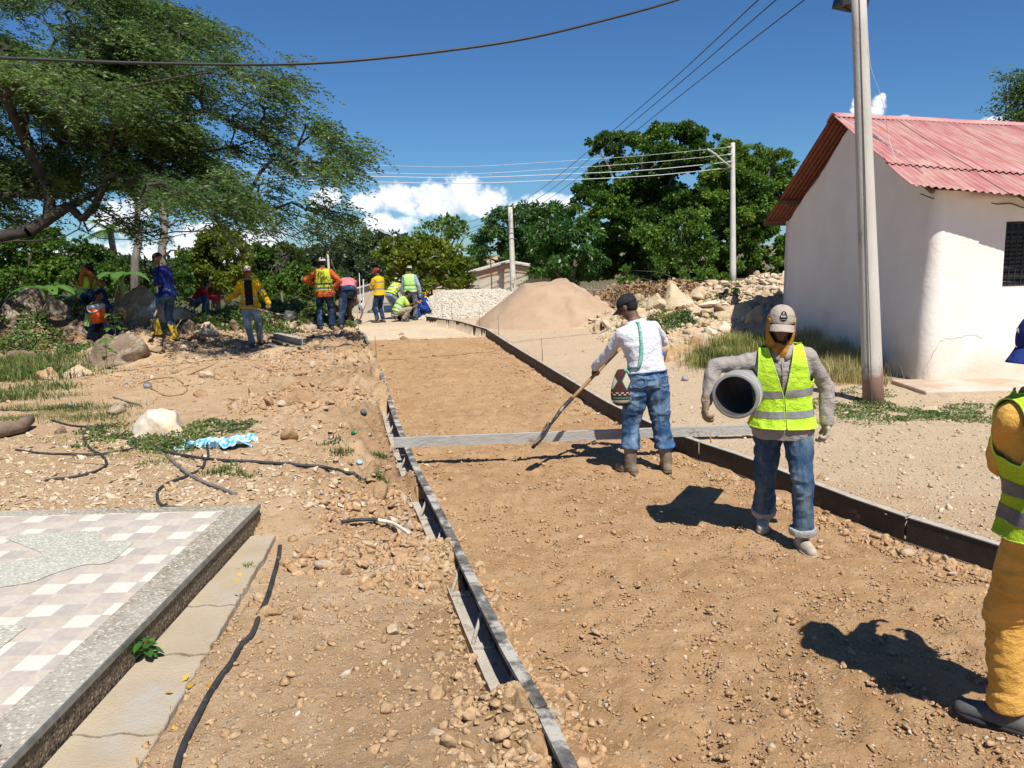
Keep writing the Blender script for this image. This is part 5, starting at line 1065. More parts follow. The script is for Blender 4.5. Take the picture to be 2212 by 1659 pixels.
# ---------------------------------------------------------------- spreading acacia on the left
def acacia():
    base = Vector((-11.2, 14.5, .3)); t = thing('acacia_tree', 'huge spreading feathery acacia leaning in from the left edge', 'tree', base); r_ = np.random.default_rng(77)
    poly = np.array([(-420, -60), (330, -40), (380, 22), (470, 62), (560, 95), (655, 160), (600, 215), (650, 235), (715, 300), (770, 322), (735, 352), (715, 375), (640, 370), (680, 415), (765, 462), (720, 500), (660, 515), (590, 508), (520, 478), (430, 482), (330, 495), (200, 478), (100, 470), (0, 490), (-420, 520)], float)
    def inside(x, y):
        c = np.zeros(len(x), bool); n = len(poly)
        for i in range(n):
            x1, y1 = poly[i]; x2, y2 = poly[(i + 1) % n]; cond = ((y1 > y) != (y2 > y)) & (x < (x2 - x1) * (y - y1) / (y2 - y1 + 1e-9) + x1); c ^= cond
        return c
    n = 14000; x = r_.uniform(-420, 800, n); y = r_.uniform(-60, 560, n); k = inside(x, y); x, y = x[k], y[k]
    d = 16.6 - 1.3 * sstep(380, 640, x) + 3.0 * vnoise(np.stack([x / 120, y / 70, x * 0], -1), 3) + r_.uniform(-1.6, 1.6, len(x)) 
    lay = vnoise(np.stack([x / 95 + y / 240, y / 34 - x / 130, d / 2.2], -1), 9) + .5 * vnoise(np.stack([x / 40, y / 22 - x / 60, d], -1), 10)
    thr = -.12 + .45 * sstep(380, 500, y) * sstep(420, 250, x) + .16 * sstep(250, 0, x)
    k = lay > thr; x, y, d = x[k], y[k], d[k]; k = r_.permutation(len(x))[:2950]
    pts = np.array([P(x[i], y[i], d[i])[:] for i in k]); k = pts[:, 2] > 1.9 ; pts = pts[k]
    for (sx_, sy_, sz_, rr_) in ((-6.1, 18.0, 1.2, 1.6), (-5.25, 21.6, 1.2, 1.2), (-4.7, 22.2, .8, 1.3)):
        tt_ = (pts[:, 2] - sz_) / SUN_DIR.z; ex_ = pts[:, 0] - SUN_DIR.x * tt_ - sx_; ey_ = pts[:, 1] - SUN_DIR.y * tt_ - sy_; pts = pts[ex_ ** 2 + ey_ ** 2 > rr_ ** 2]
    # grow limbs: each point joins the nearest node already on the tree
    limbs = [[(-11.2, 14.5, .3), (-11.0, 14.6, 1.6), (-10.4, 14.9, 2.4)]]
    def px3(L): return [tuple(P(*q)) for q in L]
    limbs += [[(-10.4, 14.9, 2.4)] + px3([(-60, 500, 15.2), (60, 500, 15.4), (150, 445, 15.8), (230, 405, 16.2), (330, 330, 16.6), (450, 240, 17)]),
              [(-10.4, 14.9, 2.4)] + px3([(-30, 530, 14.6), (80, 520, 14.8), (170, 495, 15.2), (215, 515, 15.6), (320, 520, 16), (400, 505, 16.4)]),
              px3([(150, 445, 15.8), (190, 500, 15.6), (240, 470, 15.6), (330, 510, 15.8), (420, 500, 16.2), (520, 470, 16.8)]),
              [(-10.4, 14.9, 2.4)] + px3([(-60, 440, 16), (30, 420, 16.4), (150, 425, 16.6), (160, 380, 17), (200, 330, 17.2), (260, 260, 17.6)]),
              px3([(230, 405, 16.2), (330, 400, 16.6), (430, 420, 17), (560, 400, 17.4), (660, 380, 17.6)]), px3([(200, 330, 17.2), (110, 290, 17), (60, 200, 17), (120, 90, 17.4)]),
              px3([(420, 500, 16.2), (500, 500, 16.6), (600, 500, 17), (680, 520, 17.2)]), px3([(330, 330, 16.6), (430, 330, 17), (560, 300, 17.4), (640, 300, 17.6)])]
    nodes = []; par = []; 
    def addn(p, pr): nodes.append(np.array(p, float)); par.append(pr); return len(nodes) - 1
    def find(p):
        A = np.array(nodes); return int(np.argmin(((A - np.array(p)) ** 2).sum(1)))
    for L in limbs:
        last = -1 if not nodes else find(L[0]); 
        if last < 0: last = addn(L[0], -1)
        for a, b in zip(L[:-1], L[1:]):
            a, b = np.array(a), np.array(b); m_ = max(2, int(np.linalg.norm(b - a) / .45))
            for j in range(1, m_ + 1): s = j / m_; last = addn(a + (b - a) * s + r_.normal(size=3) * .05 * (j < m_), last)
    nl = len(nodes); root = np.array([-10.4, 14.9, 2.4]); dr = np.linalg.norm(pts - root, axis=1); A = np.zeros((nl + 3 * len(pts), 3)); A[:nl] = nodes; DR = np.zeros(len(A)); DR[:nl] = np.linalg.norm(A[:nl] - root, axis=1); cnt = nl
    tips = []
    for i in np.argsort(dr):
        p = pts[i]; q = A[:cnt]; dist = np.linalg.norm(q - p, axis=1); cost = dist + .9 * np.clip(DR[:cnt] - dr[i] + dist * .55, 0, None); j = int(np.argmin(cost)); a = q[j].copy()
        for s in (.5, 1.0):
            pm = a + (p - a) * s; 
            if s < 1: pm = pm + r_.normal(size=3) * .07 * dist[j] + np.array([0, 0, .10 * dist[j]])
            A[cnt] = pm; DR[cnt] = np.linalg.norm(pm - root); nodes.append(pm); par.append(j); j = cnt; cnt += 1
        tips.append(cnt - 1)
    wgt = np.zeros(cnt); 
    for i in tips: wgt[i] += 1
    for i in range(cnt - 1, 0, -1):
        if par[i] >= 0: wgt[par[i]] += wgt[i]
    wgt = np.maximum(wgt, 1)
    # nodes of limbs come first, so parents always precede children
    rad = .0085 * wgt ** .375; V = []; Fc = []; b = 0; ns = 5
    src = A[[par[i] for i in range(1, cnt)]]; dst = A[1:cnt]; r0 = np.minimum(rad[[par[i] for i in range(1, cnt)]], rad[1:cnt] * 1.5); r1_ = rad[1:cnt]
    ax = unit(dst - src); sx = unit(np.cross(ax, np.array([.3, .2, .93]))); sy = np.cross(ax, sx); rings = []
    for (c, rr) in ((src, r0), (dst, r1_)):
        for j in range(ns): aa = 6.283 * j / ns; rings.append(c + (sx * math.cos(aa) + sy * math.sin(aa)) * rr[:, None])
    V = np.stack(rings, 1).reshape(-1, 3); m_ = len(src); base_i = np.arange(m_)[:, None] * 2 * ns
    Fq = np.concatenate([base_i + np.array([[j, (j + 1) % ns, ns + (j + 1) % ns, ns + j]]) for j in range(ns)])
    npobj('branches', V, Fq, M('acacia_bark', (.060, .050, .040), (.030, .025, .020), 6, .95, .6, 25), t, True)
    MB().tube([Vector(base), Vector((-11.0, 14.6, 1.6)), Vector((-10.4, 14.9, 2.5))], [.36, .26, .18], 12).build('trunk', MATS['acacia_bark'], t, True)
    # feathery sprays: drooping twiglets, leaflets both sides
    tp = A[tips]; out_ = unit((tp - A[[par[i] for i in tips]]) * np.array([1, 1, .5]) + np.array([.25, 0, -.05])); LC, LD = [], []; TW = []
    K = 7
    for q in range(K):
        dd = unit(out_ + r_.normal(size=out_.shape) * .6 * np.array([1, 1, .28]) + np.array([.15, 0, -.06])); ln = r_.uniform(.30, .75, len(tp)); start = tp + r_.normal(size=tp.shape) * .12
        side = unit(np.cross(dd, np.array([0, 0, 1.0]))); TW.append((start, dd, ln))
        for j in range(10):
            s = (j + .6) / 10; c = start + dd * (ln * s)[:, None] + np.array([0, 0, -1.0]) * (ln * s * s * .35)[:, None] + r_.normal(size=tp.shape) * .012
            for sg in (-1, 1): LC.append(c); LD.append(unit(dd * .55 + side * sg * .8 + r_.normal(size=tp.shape) * .28 + np.array([0, 0, -.12])))
    LC = np.concatenate(LC); LD = np.concatenate(LD); L = r_.uniform(.065, .125, len(LC))
    leaves_np(LC, LD, L, L * .15, r_, 'crown', LF_ACA, t)
    st = np.concatenate([q[0] for q in TW]); dd = np.concatenate([q[1] for q in TW]); ln = np.concatenate([q[2] for q in TW]); k = r_.uniform(size=len(st)) < .5; st, dd, ln = st[k], dd[k], ln[k]
    sd2 = unit(np.cross(dd, np.array([0, .3, 1.0]))) * .004; e = st + dd * ln[:, None] + np.array([0, 0, -1.0]) * (ln * .3)[:, None]; V = np.stack([st - sd2, st + sd2, e + sd2 * .4, e - sd2 * .4], 1).reshape(-1, 3)
    npobj('twigs', V, np.arange(len(V)).reshape(-1, 4), MATS['acacia_bark'], t)
    # bare hanging twigs under the crown
    bm_ = MB(); rt = random.Random(9)
    for k in range(60):
        a = P(rt.uniform(450, 730), rt.uniform(490, 535), rt.uniform(15.5, 18)); prev = [a]
        for j in range(4): prev.append(prev[-1] + Vector((rt.uniform(-.05, .22), rt.uniform(-.1, .1), rt.uniform(-.22, -.02))))
        bm_.tube(prev, [.009, .007, .005, .004, .003], 4)
    bm_.build('hanging_twigs', MATS['acacia_bark'], t)['kind'] = 'stuff'
acacia()
def sprig(label, pts, d, seed):
    r_ = np.random.default_rng(seed); a0_ = P(2400, 300, d); g = Vector((a0_.x, a0_.y, h1(a0_.x, a0_.y))); t = thing('acacia_tree', label, 'tree', g); m_ = MB(); top = P(2390, 250, d); m_.tube([g, top], [.25, .12], 8); LC, LD = [], []
    for (x, y) in pts:
        e = P(x, y, d); m_.tube([top, top.lerp(e, .5) + Vector((0, 0, .2)), e], [.06, .03, .01], 5)
        for k in range(70):
            s = r_.uniform(.45, 1.0); c = np.array(top.lerp(e, s)) + np.array([0, 0, .2 * (1 - s)]) + r_.normal(size=3) * np.array([.22, .2, .10]); LC.append(c)
    m_.build('trunk', MATS['acacia_bark'], t, True); LC = np.repeat(np.array(LC), 18, 0) + r_.normal(size=(len(LC) * 18, 3)) * np.array([.16, .1, .05]); LD = unit(r_.normal(size=LC.shape) + np.array([-.6, 0, -.1]))
    leaves_np(LC, LD, r_.uniform(.06, .12, len(LC)), .016, r_, 'crown', LF_ACA, t)
sprig('tree whose branch tips enter at the right edge above the roof', [(2195, 160), (2190, 180), (2188, 200), (2180, 215), (2185, 240), (2178, 262), (2200, 255)], 17, 5)

# ---------------------------------------------------------------- grass and weeds
def grassblades(name, label, spots, mat, hgt=(.05, .14), wdt=.004, kind='stuff', seed=0, lean=.5, cat='grass'):
    r_ = np.random.default_rng(seed); X, Y, Hh = [], [], []
    for (px, py, rx, ry, n, hs) in spots:
        g = GT(px, py); a = r_.uniform(0, 6.283, n); q = np.sqrt(r_.uniform(0, 1, n)); tu = r_.integers(0, max(3, n // 14), n); jx = r_.normal(size=tu.max() + 1) * .4; jy = r_.normal(size=tu.max() + 1) * .4
        X.append(g.x + rx * (.45 * q * np.cos(a) + jx[tu] * .9)); Y.append(g.y + ry * (.45 * q * np.sin(a) + jy[tu] * .9)); Hh.append(r_.uniform(hgt[0], hgt[1], n) * hs)
    X, Y, Hh = map(np.concatenate, (X, Y, Hh)); Z = H(X, Y) - .005; n = len(X); a = r_.uniform(0, 6.283, n); ln = r_.uniform(.1, 1, n) * lean; p0 = np.stack([X, Y, Z], -1); dx = np.stack([np.cos(a), np.sin(a), 0 * a], -1); s = np.stack([-np.sin(a), np.cos(a), 0 * a], -1) * (wdt * r_.uniform(.7, 1.4, n))[:, None]; up = np.array([0, 0, 1.0])
    p1 = p0 + up * (Hh * .6)[:, None] + dx * (Hh * ln * .3)[:, None]; p2 = p0 + up * (Hh * (1 - ln * .35))[:, None] + dx * (Hh * ln)[:, None]
    V = np.stack([p0 - s, p0 + s, p1 + s * .8, p1 - s * .8, p2], 1).reshape(-1, 3); b = np.arange(n)[:, None] * 5
    Fc = np.concatenate([b + [[0, 1, 2]], b + [[0, 2, 3]], b + [[3, 2, 4]]]); return tag(npobj(name, V, Fc, mat), label, cat, kind=kind)
GR1 = leafmat('grass_green', (.045, .075, .018), (.12, .17, .035), (.34, .31, .12), trans=.25, scale=2); GR2 = leafmat('grass_dry', (.16, .17, .05), (.36, .31, .12), (.55, .46, .24), trans=.3); GR3 = leafmat('weed_green', (.05, .09, .022), (.12, .19, .045), (.28, .30, .10), trans=.25, scale=2); DRY = leafmat('dry_litter', (.20, .12, .06), (.34, .22, .11), (.45, .33, .18), trans=.1)
GR4 = leafmat('grass_yellowish', (.10, .13, .03), (.22, .24, .06), (.45, .38, .15), trans=.25, scale=2)
grassblades('tall_grass', 'tall yellow-green grass clump left of the pipe carrier', [(1560, 790, .7, .8, 1800, 1.2), (1590, 762, .8, .6, 1500, 1.2), (1530, 775, .4, .4, 600, .8), (1620, 740, .8, .6, 700, 1)], GR4, (.14, .34), .004, seed=1, lean=.75)
grassblades('dry_grass', 'tall dry grass between the pipe carrier and the near pole', [(1800, 820, .7, .6, 1500, 1.1), (1840, 800, .5, .5, 1200, 1.2), (1780, 770, .5, .6, 700, 1.2), (1880, 830, .3, .4, 400, .6), (1740, 745, .4, .6, 500, 1.2)], GR2, (.14, .38), .0035, seed=2, lean=.65)
grassblades('grass', 'green grass under the shaded heap at the far left', [(20, 815, 1.3, .9, 2200, 1), (50, 785, 1.4, .9, 2000, 1.1), (100, 840, .8, .5, 420, .7), (0, 860, .7, .5, 900, .7), (70, 815, 1.2, .8, 900, 1.3)], GR1, (.08, .24), .005, seed=3, lean=.9)
grassblades('grass', 'sparse grass tufts beside the black hoses', [(150, 885, .5, .25, 495, .8), (60, 885, .5, .2, 385, .7), (190, 905, .6, .3, 385, .8), (240, 880, .5, .2, 275, .7), (30, 905, .5, .2, 330, .6), (100, 860, .8, .3, 275, .8), (730, 985, .14, .06, 130, .7), (720, 960, .14, .06, 130, .7), (820, 1035, .12, .06, 120, .7), (825, 990, .12, .05, 120, .7), (480, 1020, .25, .12, 260, .6), (520, 1028, .2, .1, 160, .5), (350, 1000, .4, .15, 220, .4), (540, 1240, .05, .04, 80, .7), (570, 1210, .03, .03, 24, .5)], GR1, (.04, .13), .0035, seed=4, lean=1.0)
grassblades('grass', 'small grass tuft growing from a crack in the concrete walk', [(228, 1520, .045, .05, 50, 1)], GR1, (.06, .13), .003, seed=6, lean=1.2)
grassblades('dry_litter', 'dry straw littering the ground by the log', [(150, 900, .9, .4, 800, .5), (250, 980, .5, .3, 300, .4), (120, 950, .9, .3, 350, .35)], GR2, (.04, .16), .0025, seed=7, lean=3)
def weeds(name, label, spots, mat, leaf=.03, hgt=.12, seed=0, cat='weeds', kind='stuff'):
    r_ = np.random.default_rng(seed); Cn, Dn, Ls = [], [], []
    for (px, py, rx, ry, n, hs) in spots:
        g = GT(px, py); a = r_.uniform(0, 6.283, n); q = np.sqrt(r_.uniform(0, 1, n)); x = g.x + rx * q * np.cos(a); y = g.y + ry * q * np.sin(a); hit = (x > np.interp(y, LY, LX) - .1) & (x < np.interp(y, RY, RX) + .1) & (y < 26); x = np.where(hit, x - 60, x); nz_ = np.clip(.50 + 1.3 * n2(x, y, 3.0 / max(rx, .3), seed, 4) - .55 * np.clip(q - .5, 0, 1), .0, 1.4)
        z = H(x, y) + r_.uniform(0, 1, n) * hgt * hs * nz_ * np.clip(1.25 - q, .2, 1); k = (nz_ > .34 + .2 * r_.uniform(-1, 1, n)) & (x > -45); Cn.append(np.stack([x, y, z], -1)[k]); Dn.append(unit(np.stack([r_.normal(size=n), r_.normal(size=n), r_.uniform(-.1, .9, n)], -1))[k])
    Cn = np.concatenate(Cn); Dn = np.concatenate(Dn); L = leaf * r_.uniform(.6, 1.4, len(Cn)); return tag(leaves_np(Cn, Dn, L, L * .36, r_, name, mat, None), label, cat, kind=kind)
weeds('creeping_weeds', 'leafy green weeds around the marbled rock', [(300, 955, .85, .42, 2700, .8), (430, 925, .7, .35, 1500, .7), (250, 925, .5, .3, 800, .8), (400, 970, .5, .25, 800, .7), (480, 935, .4, .3, 600, .7)], GR3, .032, .12, 1)
weeds('ground_cover', 'low green ground cover around the foot of the near pole', [(1960, 895, .9, .35, 3000, .6), (1900, 880, .7, .35, 2000, .6), (2050, 905, .6, .35, 1700, .6), (2100, 885, .5, .3, 900, .5), (1830, 875, .6, .45, 1700, .7), (1870, 850, .5, .4, 1000, .7), (1850, 910, .5, .3, 600, .6)], GR3, .024, .09, 2)
weeds('creeper', 'dark green creeper sprawling over the rubble heap', [(1440, 702, .9, .5, 3200, 1.2), (1490, 695, .8, .35, 2400, 1), (1530, 680, .8, .3, 2200, 1), (1420, 690, .5, .4, 1200, 1.2), (1560, 650, .8, .3, 600, .8), (1400, 672, .5, .4, 500, 1)], GR3, .05, .22, 3)
weeds('creeper', 'dark leafy creeper over the bank beside the worker in red', [(470, 700, 1.6, 1.0, 7500, 1.5), (420, 690, 1.2, .8, 3000, 1.4), (530, 690, 1.0, .7, 2200, 1.5), (600, 722, .8, .4, 1300, .9), (480, 668, .8, .5, 1600, 2.2)], GR3, .07, .36, 4)
weeds('creeper', 'shaded green plants on the heap below the far boulders', [(30, 735, 1.6, .8, 5200, 1.1), (100, 760, 1.0, .6, 2400, 1.1), (60, 700, 1.0, .5, 1600, .9), (150, 665, .8, .5, 1200, 1.2)], GR3, .06, .32, 5)
weeds('dead_creeper', 'brown dried creeper patch on the rubble heap', [(1455, 682, .75, .35, 2600, 1), (1585, 668, .4, .25, 600, .8)], DRY, .05, .16, 6)
weeds('undergrowth', 'brownish undergrowth along the stick fence', [(1330, 655, 2.4, 1.2, 5200, 2.4), (1280, 645, 1.8, 1, 2500, 2.2), (1400, 640, 2.0, 1.0, 2500, 2.2)], DRY, .10, .22, 8)
weeds('undergrowth', 'green undergrowth at the foot of the background trees', [(740, 655, 2, 1.2, 2000, 1.4), (650, 672, 2.5, 1.2, 4000, 1), (560, 675, 2, 1, 3000, 1)], GR3, .12, .35, 9)
def plant(name, label, px, py, hgt, nl, ll, mat, seed=0, d=None, up=None, cat='plant', stemr=.004, width=.3, group=None):
    g = up if up is not None else GT(px, py); t = thing(name, label, cat, g, group); rt = random.Random(seed); m_ = MB(); top = g + Vector((.02, 0, hgt)); m_.tube([g, g.lerp(top, .5) + Vector((.01, 0, 0)), top], stemr, 5); V = []; Fc = []
    for k in range(nl):
        s = .35 + .65 * k / nl; c = g.lerp(top, s); a = k * 2.4 + rt.uniform(-.3, .3); e_ = rt.uniform(-.3, .5); D = Vector((math.cos(a) * math.cos(e_), math.sin(a) * math.cos(e_), math.sin(e_))); S = D.cross(Vector((0, 0, 1))).normalized(); L = ll * rt.uniform(.75, 1.2); c2 = c + D * L * .35; m_.tube([c, c2], stemr * .6, 4); rows = []
        for j in range(7):
            q = j / 6; p = c2 + D * L * q + Vector((0, 0, -L * .35 * q * q)); w_ = L * width * math.sin(math.pi * min(1, q * .94 + .03)) ** .8; rows.append((p - S * w_ + Vector((0, 0, w_ * .35)), p, p + S * w_ + Vector((0, 0, w_ * .35))))
        b = len(V)
        for r__ in rows: V += list(r__)
        for j in range(6):
            for u in (0, 1): q0 = b + j * 3 + u; Fc.append((q0, q0 + 1, q0 + 4, q0 + 3))
    m_.build('stem', M('stem_green', (.12, .16, .04)), t); npobj('leaves', V, Fc, mat, t, True); return t
LF_GLOSS = leafmat('leaf_glossy', (.020, .075, .010), (.055, .16, .022), (.22, .34, .03), rough=.25, trans=.25, scale=6)
sp_ = G(278, 1425, .15); plant('seedling', 'glossy green seedling sprouting against the terrace riser', 0, 0, .13, 16, .062, LF_GLOSS, 3, up=Vector((PX1 + .03, sp_.y, .13)))
plant('weed_plant', 'broad-leaved grey-green plant on top of the rubble heap', 1578, 640, .35, 20, .22, LF_GREY, 4); plant('weed_plant', 'bright leafy sapling at the left in front of the dark boulders', 250, 735, .55, 16, .16, LF_BAN, 5); plant('weed_plant', 'small sapling rooted at the left foot of the huge boulder', 232, 800, .62, 12, .14, LF_BAN, 6)
plant('weed_plant', 'little succulent-like weed on the gravel slope', 1432, 722, .16, 12, .12, LF_LIGHT, 7)
# fallen yellow leaves
r_ = np.random.default_rng(4); V = []; 
pts = [G(x, y, .13) for x, y in [((u * .6173) / 1.8228, (2000 + v * .6173) / 1.8228) for u, v in ((1112, 1215), (1092, 1292), (972, 1545), (1165, 1140), (1190, 1170), (1500, 578), (1545, 440), (1530, 492), (870, 1635), (960, 1648), (1020, 1630), (1430, 228), (1100, 1390), (1330, 1150), (690, 1190))]]
Cn = np.array([(p.x, p.y, max(h1(p.x, p.y), .15 if p.x < -1.55 - .09 * (p.y - 3) else 0) + .008) for p in pts]); tag(leaves_np(Cn, unit(r_.normal(size=Cn.shape) * np.array([1, 1, .15])), np.full(len(Cn), .045), .014, r_, 'fallen_leaves', leafmat('leaf_fallen', (.50, .27, .03), (.62, .38, .05), trans=.1), None), 'yellow fallen leaves along the edge of the concrete walk', 'leaves', kind='stuff')

# ---------------------------------------------------------------- stick fence
M_STK = M('fence_stick', (.24, .19, .145), (.33, .27, .21), 12, .95, stretch=(1, 1, .2))
f0 = P(1225, 640, 33); fz = lambda x, y: h1(x, y); fe = thing('stick_fence', 'rustic fence of crooked grey sticks between the sand pile and the heap', 'fence', (f0.x, f0.y, fz(f0.x, f0.y))); rt = random.Random(5)
for k in range(88):
    s = k / 87; px = 1222 + (1500 - 1222) * s; dd = 33 + 1.2 * math.sin(s * 5); p = P(px, 640, dd); z0 = P(px, 655, dd).z if k else P(px, 655, dd).z; z1 = P(px, rt.uniform(612, 630) - (6 if s > .65 else 0) + (8 if s < .15 else 0), dd).z
    a = Vector((p.x, p.y, min(z0, fz(p.x, p.y)) - .1)); b = Vector((p.x + rt.uniform(-.08, .08), p.y + rt.uniform(-.06, .06), z1)); MB().tube([a, a.lerp(b, .5) + Vector((rt.uniform(-.03, .03), 0, 0)), b], rt.uniform(.022, .038), 5).build('picket', M_STK, fe)
for yy in (626, 638): MB().tube([P(1222 + (1500 - 1222) * s / 12, yy, 33 + 1.2 * math.sin(s / 12 * 5) - .06) for s in range(13)], .02, 5).build('rail', M_STK, fe)
# ---------------------------------------------------------------- people
def skinm(n, c): return M('skin_' + n, c, tuple(x * .8 for x in c), 20, .55, .15, 200, spec=.4)
SK_D = skinm('dark', (.16, .082, .048)); SK_M = skinm('mid', (.20, .10, .055))
def cloth(n, c1, c2=None, c3=None, s=5, s3=6, f3=(.52, .66), bump=.25, bs=180): return M(n, c1, c2 or tuple(x * .82 for x in c1), s, .9, .75, 15, c3=c3, s3=s3, f3=f3, dist=.035, spec=.15, stretch=(1, 1, 1.35))
def jeans(n, c1, c3, f3=(.50, .62)): return M(n, c1, tuple(x * .7 for x in c1), 7, .92, .75, 13, c3=c3, s3=5.5, f3=f3, dist=.035, spec=.12, stretch=(1.3, 1.3, .7))
def ik(a, t, l1, l2, pole):
    d = t - a; D = min(d.length, .998 * (l1 + l2)); d.normalize(); x = (l1 * l1 - l2 * l2 + D * D) / (2 * D); h = math.sqrt(max(l1 * l1 - x * x, 0)); p = pole - d * pole.dot(d)
    p = p.normalized() if p.length > 1e-4 else frame(d)[0]; return a + d * x + p * h, a + d * D
def mk(Rm): return Rm
class Person:
    def __init__(s, label, root, yaw=0, h=1.72, skin=SK_D, lean=(0, 0), side=0, twist=0, pel=None, head=(0, 0, 0), R_=None, L_=None, Rf=None, Lf=None, Rk=None, Lk=None, Re=None, Le=None, Rg=None, Lg=None, near=False, wide=1.0, toe=(8, -8), curl=25, group=None, neck=.155):
        s.S = h / 1.72; s.root = Vector(root); s.yaw = R(yaw); s.Z = Matrix.Rotation(s.yaw, 3, 'Z'); s.near = near; s.wide = wide; s.bv = .0055 if near else .0095; s.cv = .0085 if near else .014
        s.t = thing('person', label, 'person', s.root, group); S = s.S
        s.pel = s.W(pel or (0, 0, .93))
        # spine curve
        s.sp = []; p = s.pel - s.W0((0, 0, 0)); N_ = 32; l0, l1 = R(lean[0]), R(lean[1]); pos = Vector(s.pel); s.lat0 = s.Z @ Vector((1, 0, 0))
        dt = .62 / N_
        def dirn(t):
            u = min(max((t + .02) / .42, 0), 1); a = l0 + (l1 - l0) * u; sd_ = R(side) * min(1, max(0, (t + .05) / .3)); tw = R(twist) * min(1, max(0, t / .4)); Rt = s.Z @ Matrix.Rotation(tw * 1.0, 3, 'Z')
            up = Vector((math.sin(sd_), math.sin(a) * math.cos(sd_), math.cos(a) * math.cos(sd_))); fw = Vector((0, math.cos(a), -math.sin(a))); up = Rt @ up; fw = Rt @ fw; rt_ = fw.cross(up).normalized(); fw = up.cross(rt_); return up.normalized(), fw.normalized(), rt_
        s.dirn = dirn; pts = {}; q = Vector(s.pel)
        ts = [-.14 + k * .01 for k in range(75)]; i0 = 14; P_ = [None] * 75; P_[i0] = q
        for k in range(i0 + 1, 75): P_[k] = P_[k - 1] + dirn(ts[k - 1])[0] * .01 * S
        for k in range(i0 - 1, -1, -1): P_[k] = P_[k + 1] - dirn(0)[0] * .01 * S
        s._ts, s._P = ts, P_
        s.hr = Matrix.Rotation(0, 3, 'Z')
        # shoulders, hips
        up, fw, rt_ = s.dirn(.46); sh = s.at(.435); s.shR = sh + rt_ * .165 * S * wide; s.shL = sh - rt_ * .165 * S * wide; s.cfr = (up, fw, rt_)
        up0, fw0, rt0 = s.dirn(0); s.hpR = s.pel + rt0 * .09 * S - up0 * .03 * S; s.hpL = s.pel - rt0 * .09 * S - up0 * .03 * S
        s.arm = {}; s.leg = {}; s.foot = {}
        for sg, nm, sh_, tgt, grip, el_ in ((1, 'R', s.shR, R_, Rg, Re), (-1, 'L', s.shL, L_, Lg, Le)):
            hd = None
            if grip is not None:
                g, ax = Vector(grip[0]), Vector(grip[1]).normalized(); ap = g - sh_; d = (ap - ax * ap.dot(ax)).normalized(); n = ax.cross(d); c = s.at(.3) - g
                if len(grip) > 2 and grip[2] < 0: n = -n
                elif len(grip) <= 2 and n.dot(c) < 0: n = -n
                d = (d + n * .15).normalized(); tg = g - n * .030 * S - d * .070 * S; hd = (d, n, 82)
            else:
                tg = s.W(tgt) if not isinstance(tgt, Vector) and tgt is not None else (tgt if tgt is not None else s.W((sg * .27, .06, .80)))
            pl = s.Z @ Vector(el_ if el_ else (sg * .35, -1, -.2)); e, w_ = ik(sh_, tg, .285 * S, .255 * S, pl)
            if hd is None:
                d = (w_ - e).normalized(); c = (s.at(.1) - w_); n = (c - d * c.dot(d)).normalized(); hd = (d, n, curl)
            s.arm[nm] = (sh_, e, w_, hd, sg)
        for sg, nm, hp, ft, kn, te in ((1, 'R', s.hpR, Rf, Rk, toe[0]), (-1, 'L', s.hpL, Lf, Lk, toe[1])):
            an = s.W(ft) if ft is not None and not isinstance(ft, Vector) else (ft + Vector((0, 0, .085 * S)) if ft is not None else s.W((sg * .11, 0, .085)))
            if ft is None: an.z = h1(an.x, an.y) + .085 * S
            pl = s.Z @ Vector(kn if kn else (sg * .18, 1, .1)); k, a = ik(hp, an, .43 * S, .415 * S, pl); td = s.Z @ (Matrix.Rotation(R(-te), 3, 'Z') @ Vector((0, 1, 0))); s.leg[nm] = (hp, k, a, td, sg)
        # head
        up, fw, rt_ = s.dirn(.5); nb = s.at(.50); s.nb = nb
        pitch, hy, roll = R(head[0]), R(head[1]), R(head[2]); base = Matrix((s.Z @ Vector((1, 0, 0)), s.Z @ Vector((0, 1, 0)), Vector((0, 0, 1)))).transposed()
        tot = base @ Matrix.Rotation(hy, 3, 'Z') @ Matrix.Rotation(-pitch, 3, 'X') @ Matrix.Rotation(roll, 3, 'Y'); s.HM = tot; hu = tot @ Vector((0, 0, 1)); hf = tot @ Vector((0, 1, 0))
        s.hc = nb + (up * .085 + hu * (neck - .055) + hf * .012) * S
        s.skin = skin; s.body()
    def W0(s, v): return s.Z @ Vector(v) * s.S
    def W(s, v): return s.root + s.Z @ Vector(v) * s.S
    def at(s, t):
        k = (t + .14) / .01; i = int(min(max(k, 0), 73)); f = min(max(k - i, 0), 1); return s._P[i].lerp(s._P[i + 1], f)
    TR = [(-.13, .150, .105), (-.06, .176, .125), (0, .175, .125), (.08, .158, .115), (.16, .150, .110), (.24, .160, .118), (.32, .176, .124), (.39, .176, .120), (.44, .160, .108), (.48, .120, .090), (.51, .085, .074), (.535, .072, .066), (.57, .060, .060)]
    def rad(s, t, g=0, k=1):
        T_ = s.TR; a = np.interp(t, [q[0] for q in T_], [q[1] for q in T_]); b = np.interp(t, [q[0] for q in T_], [q[2] for q in T_]); return (a * k * s.wide + g) * s.S, (b * k + g) * s.S
    def ring(s, t, g=0, k=1, n=24, a0=0, a1=2 * math.pi, closed=True, flare=0):
        up, fw, rt_ = s.dirn(t); c = s.at(t); a, b = s.rad(t, g, k); a += flare; b += flare; o = []
        m_ = n if closed else n + 1
        for j in range(m_):
            th = a0 + (a1 - a0) * j / n; ca, sa = math.cos(th), math.sin(th); e = 2 / 2.5; x = math.copysign(abs(sa) ** e, sa); y = math.copysign(abs(ca) ** e, ca); o.append(c + rt_ * a * x + fw * b * y)
        return o                                              # angle 0 = straight ahead
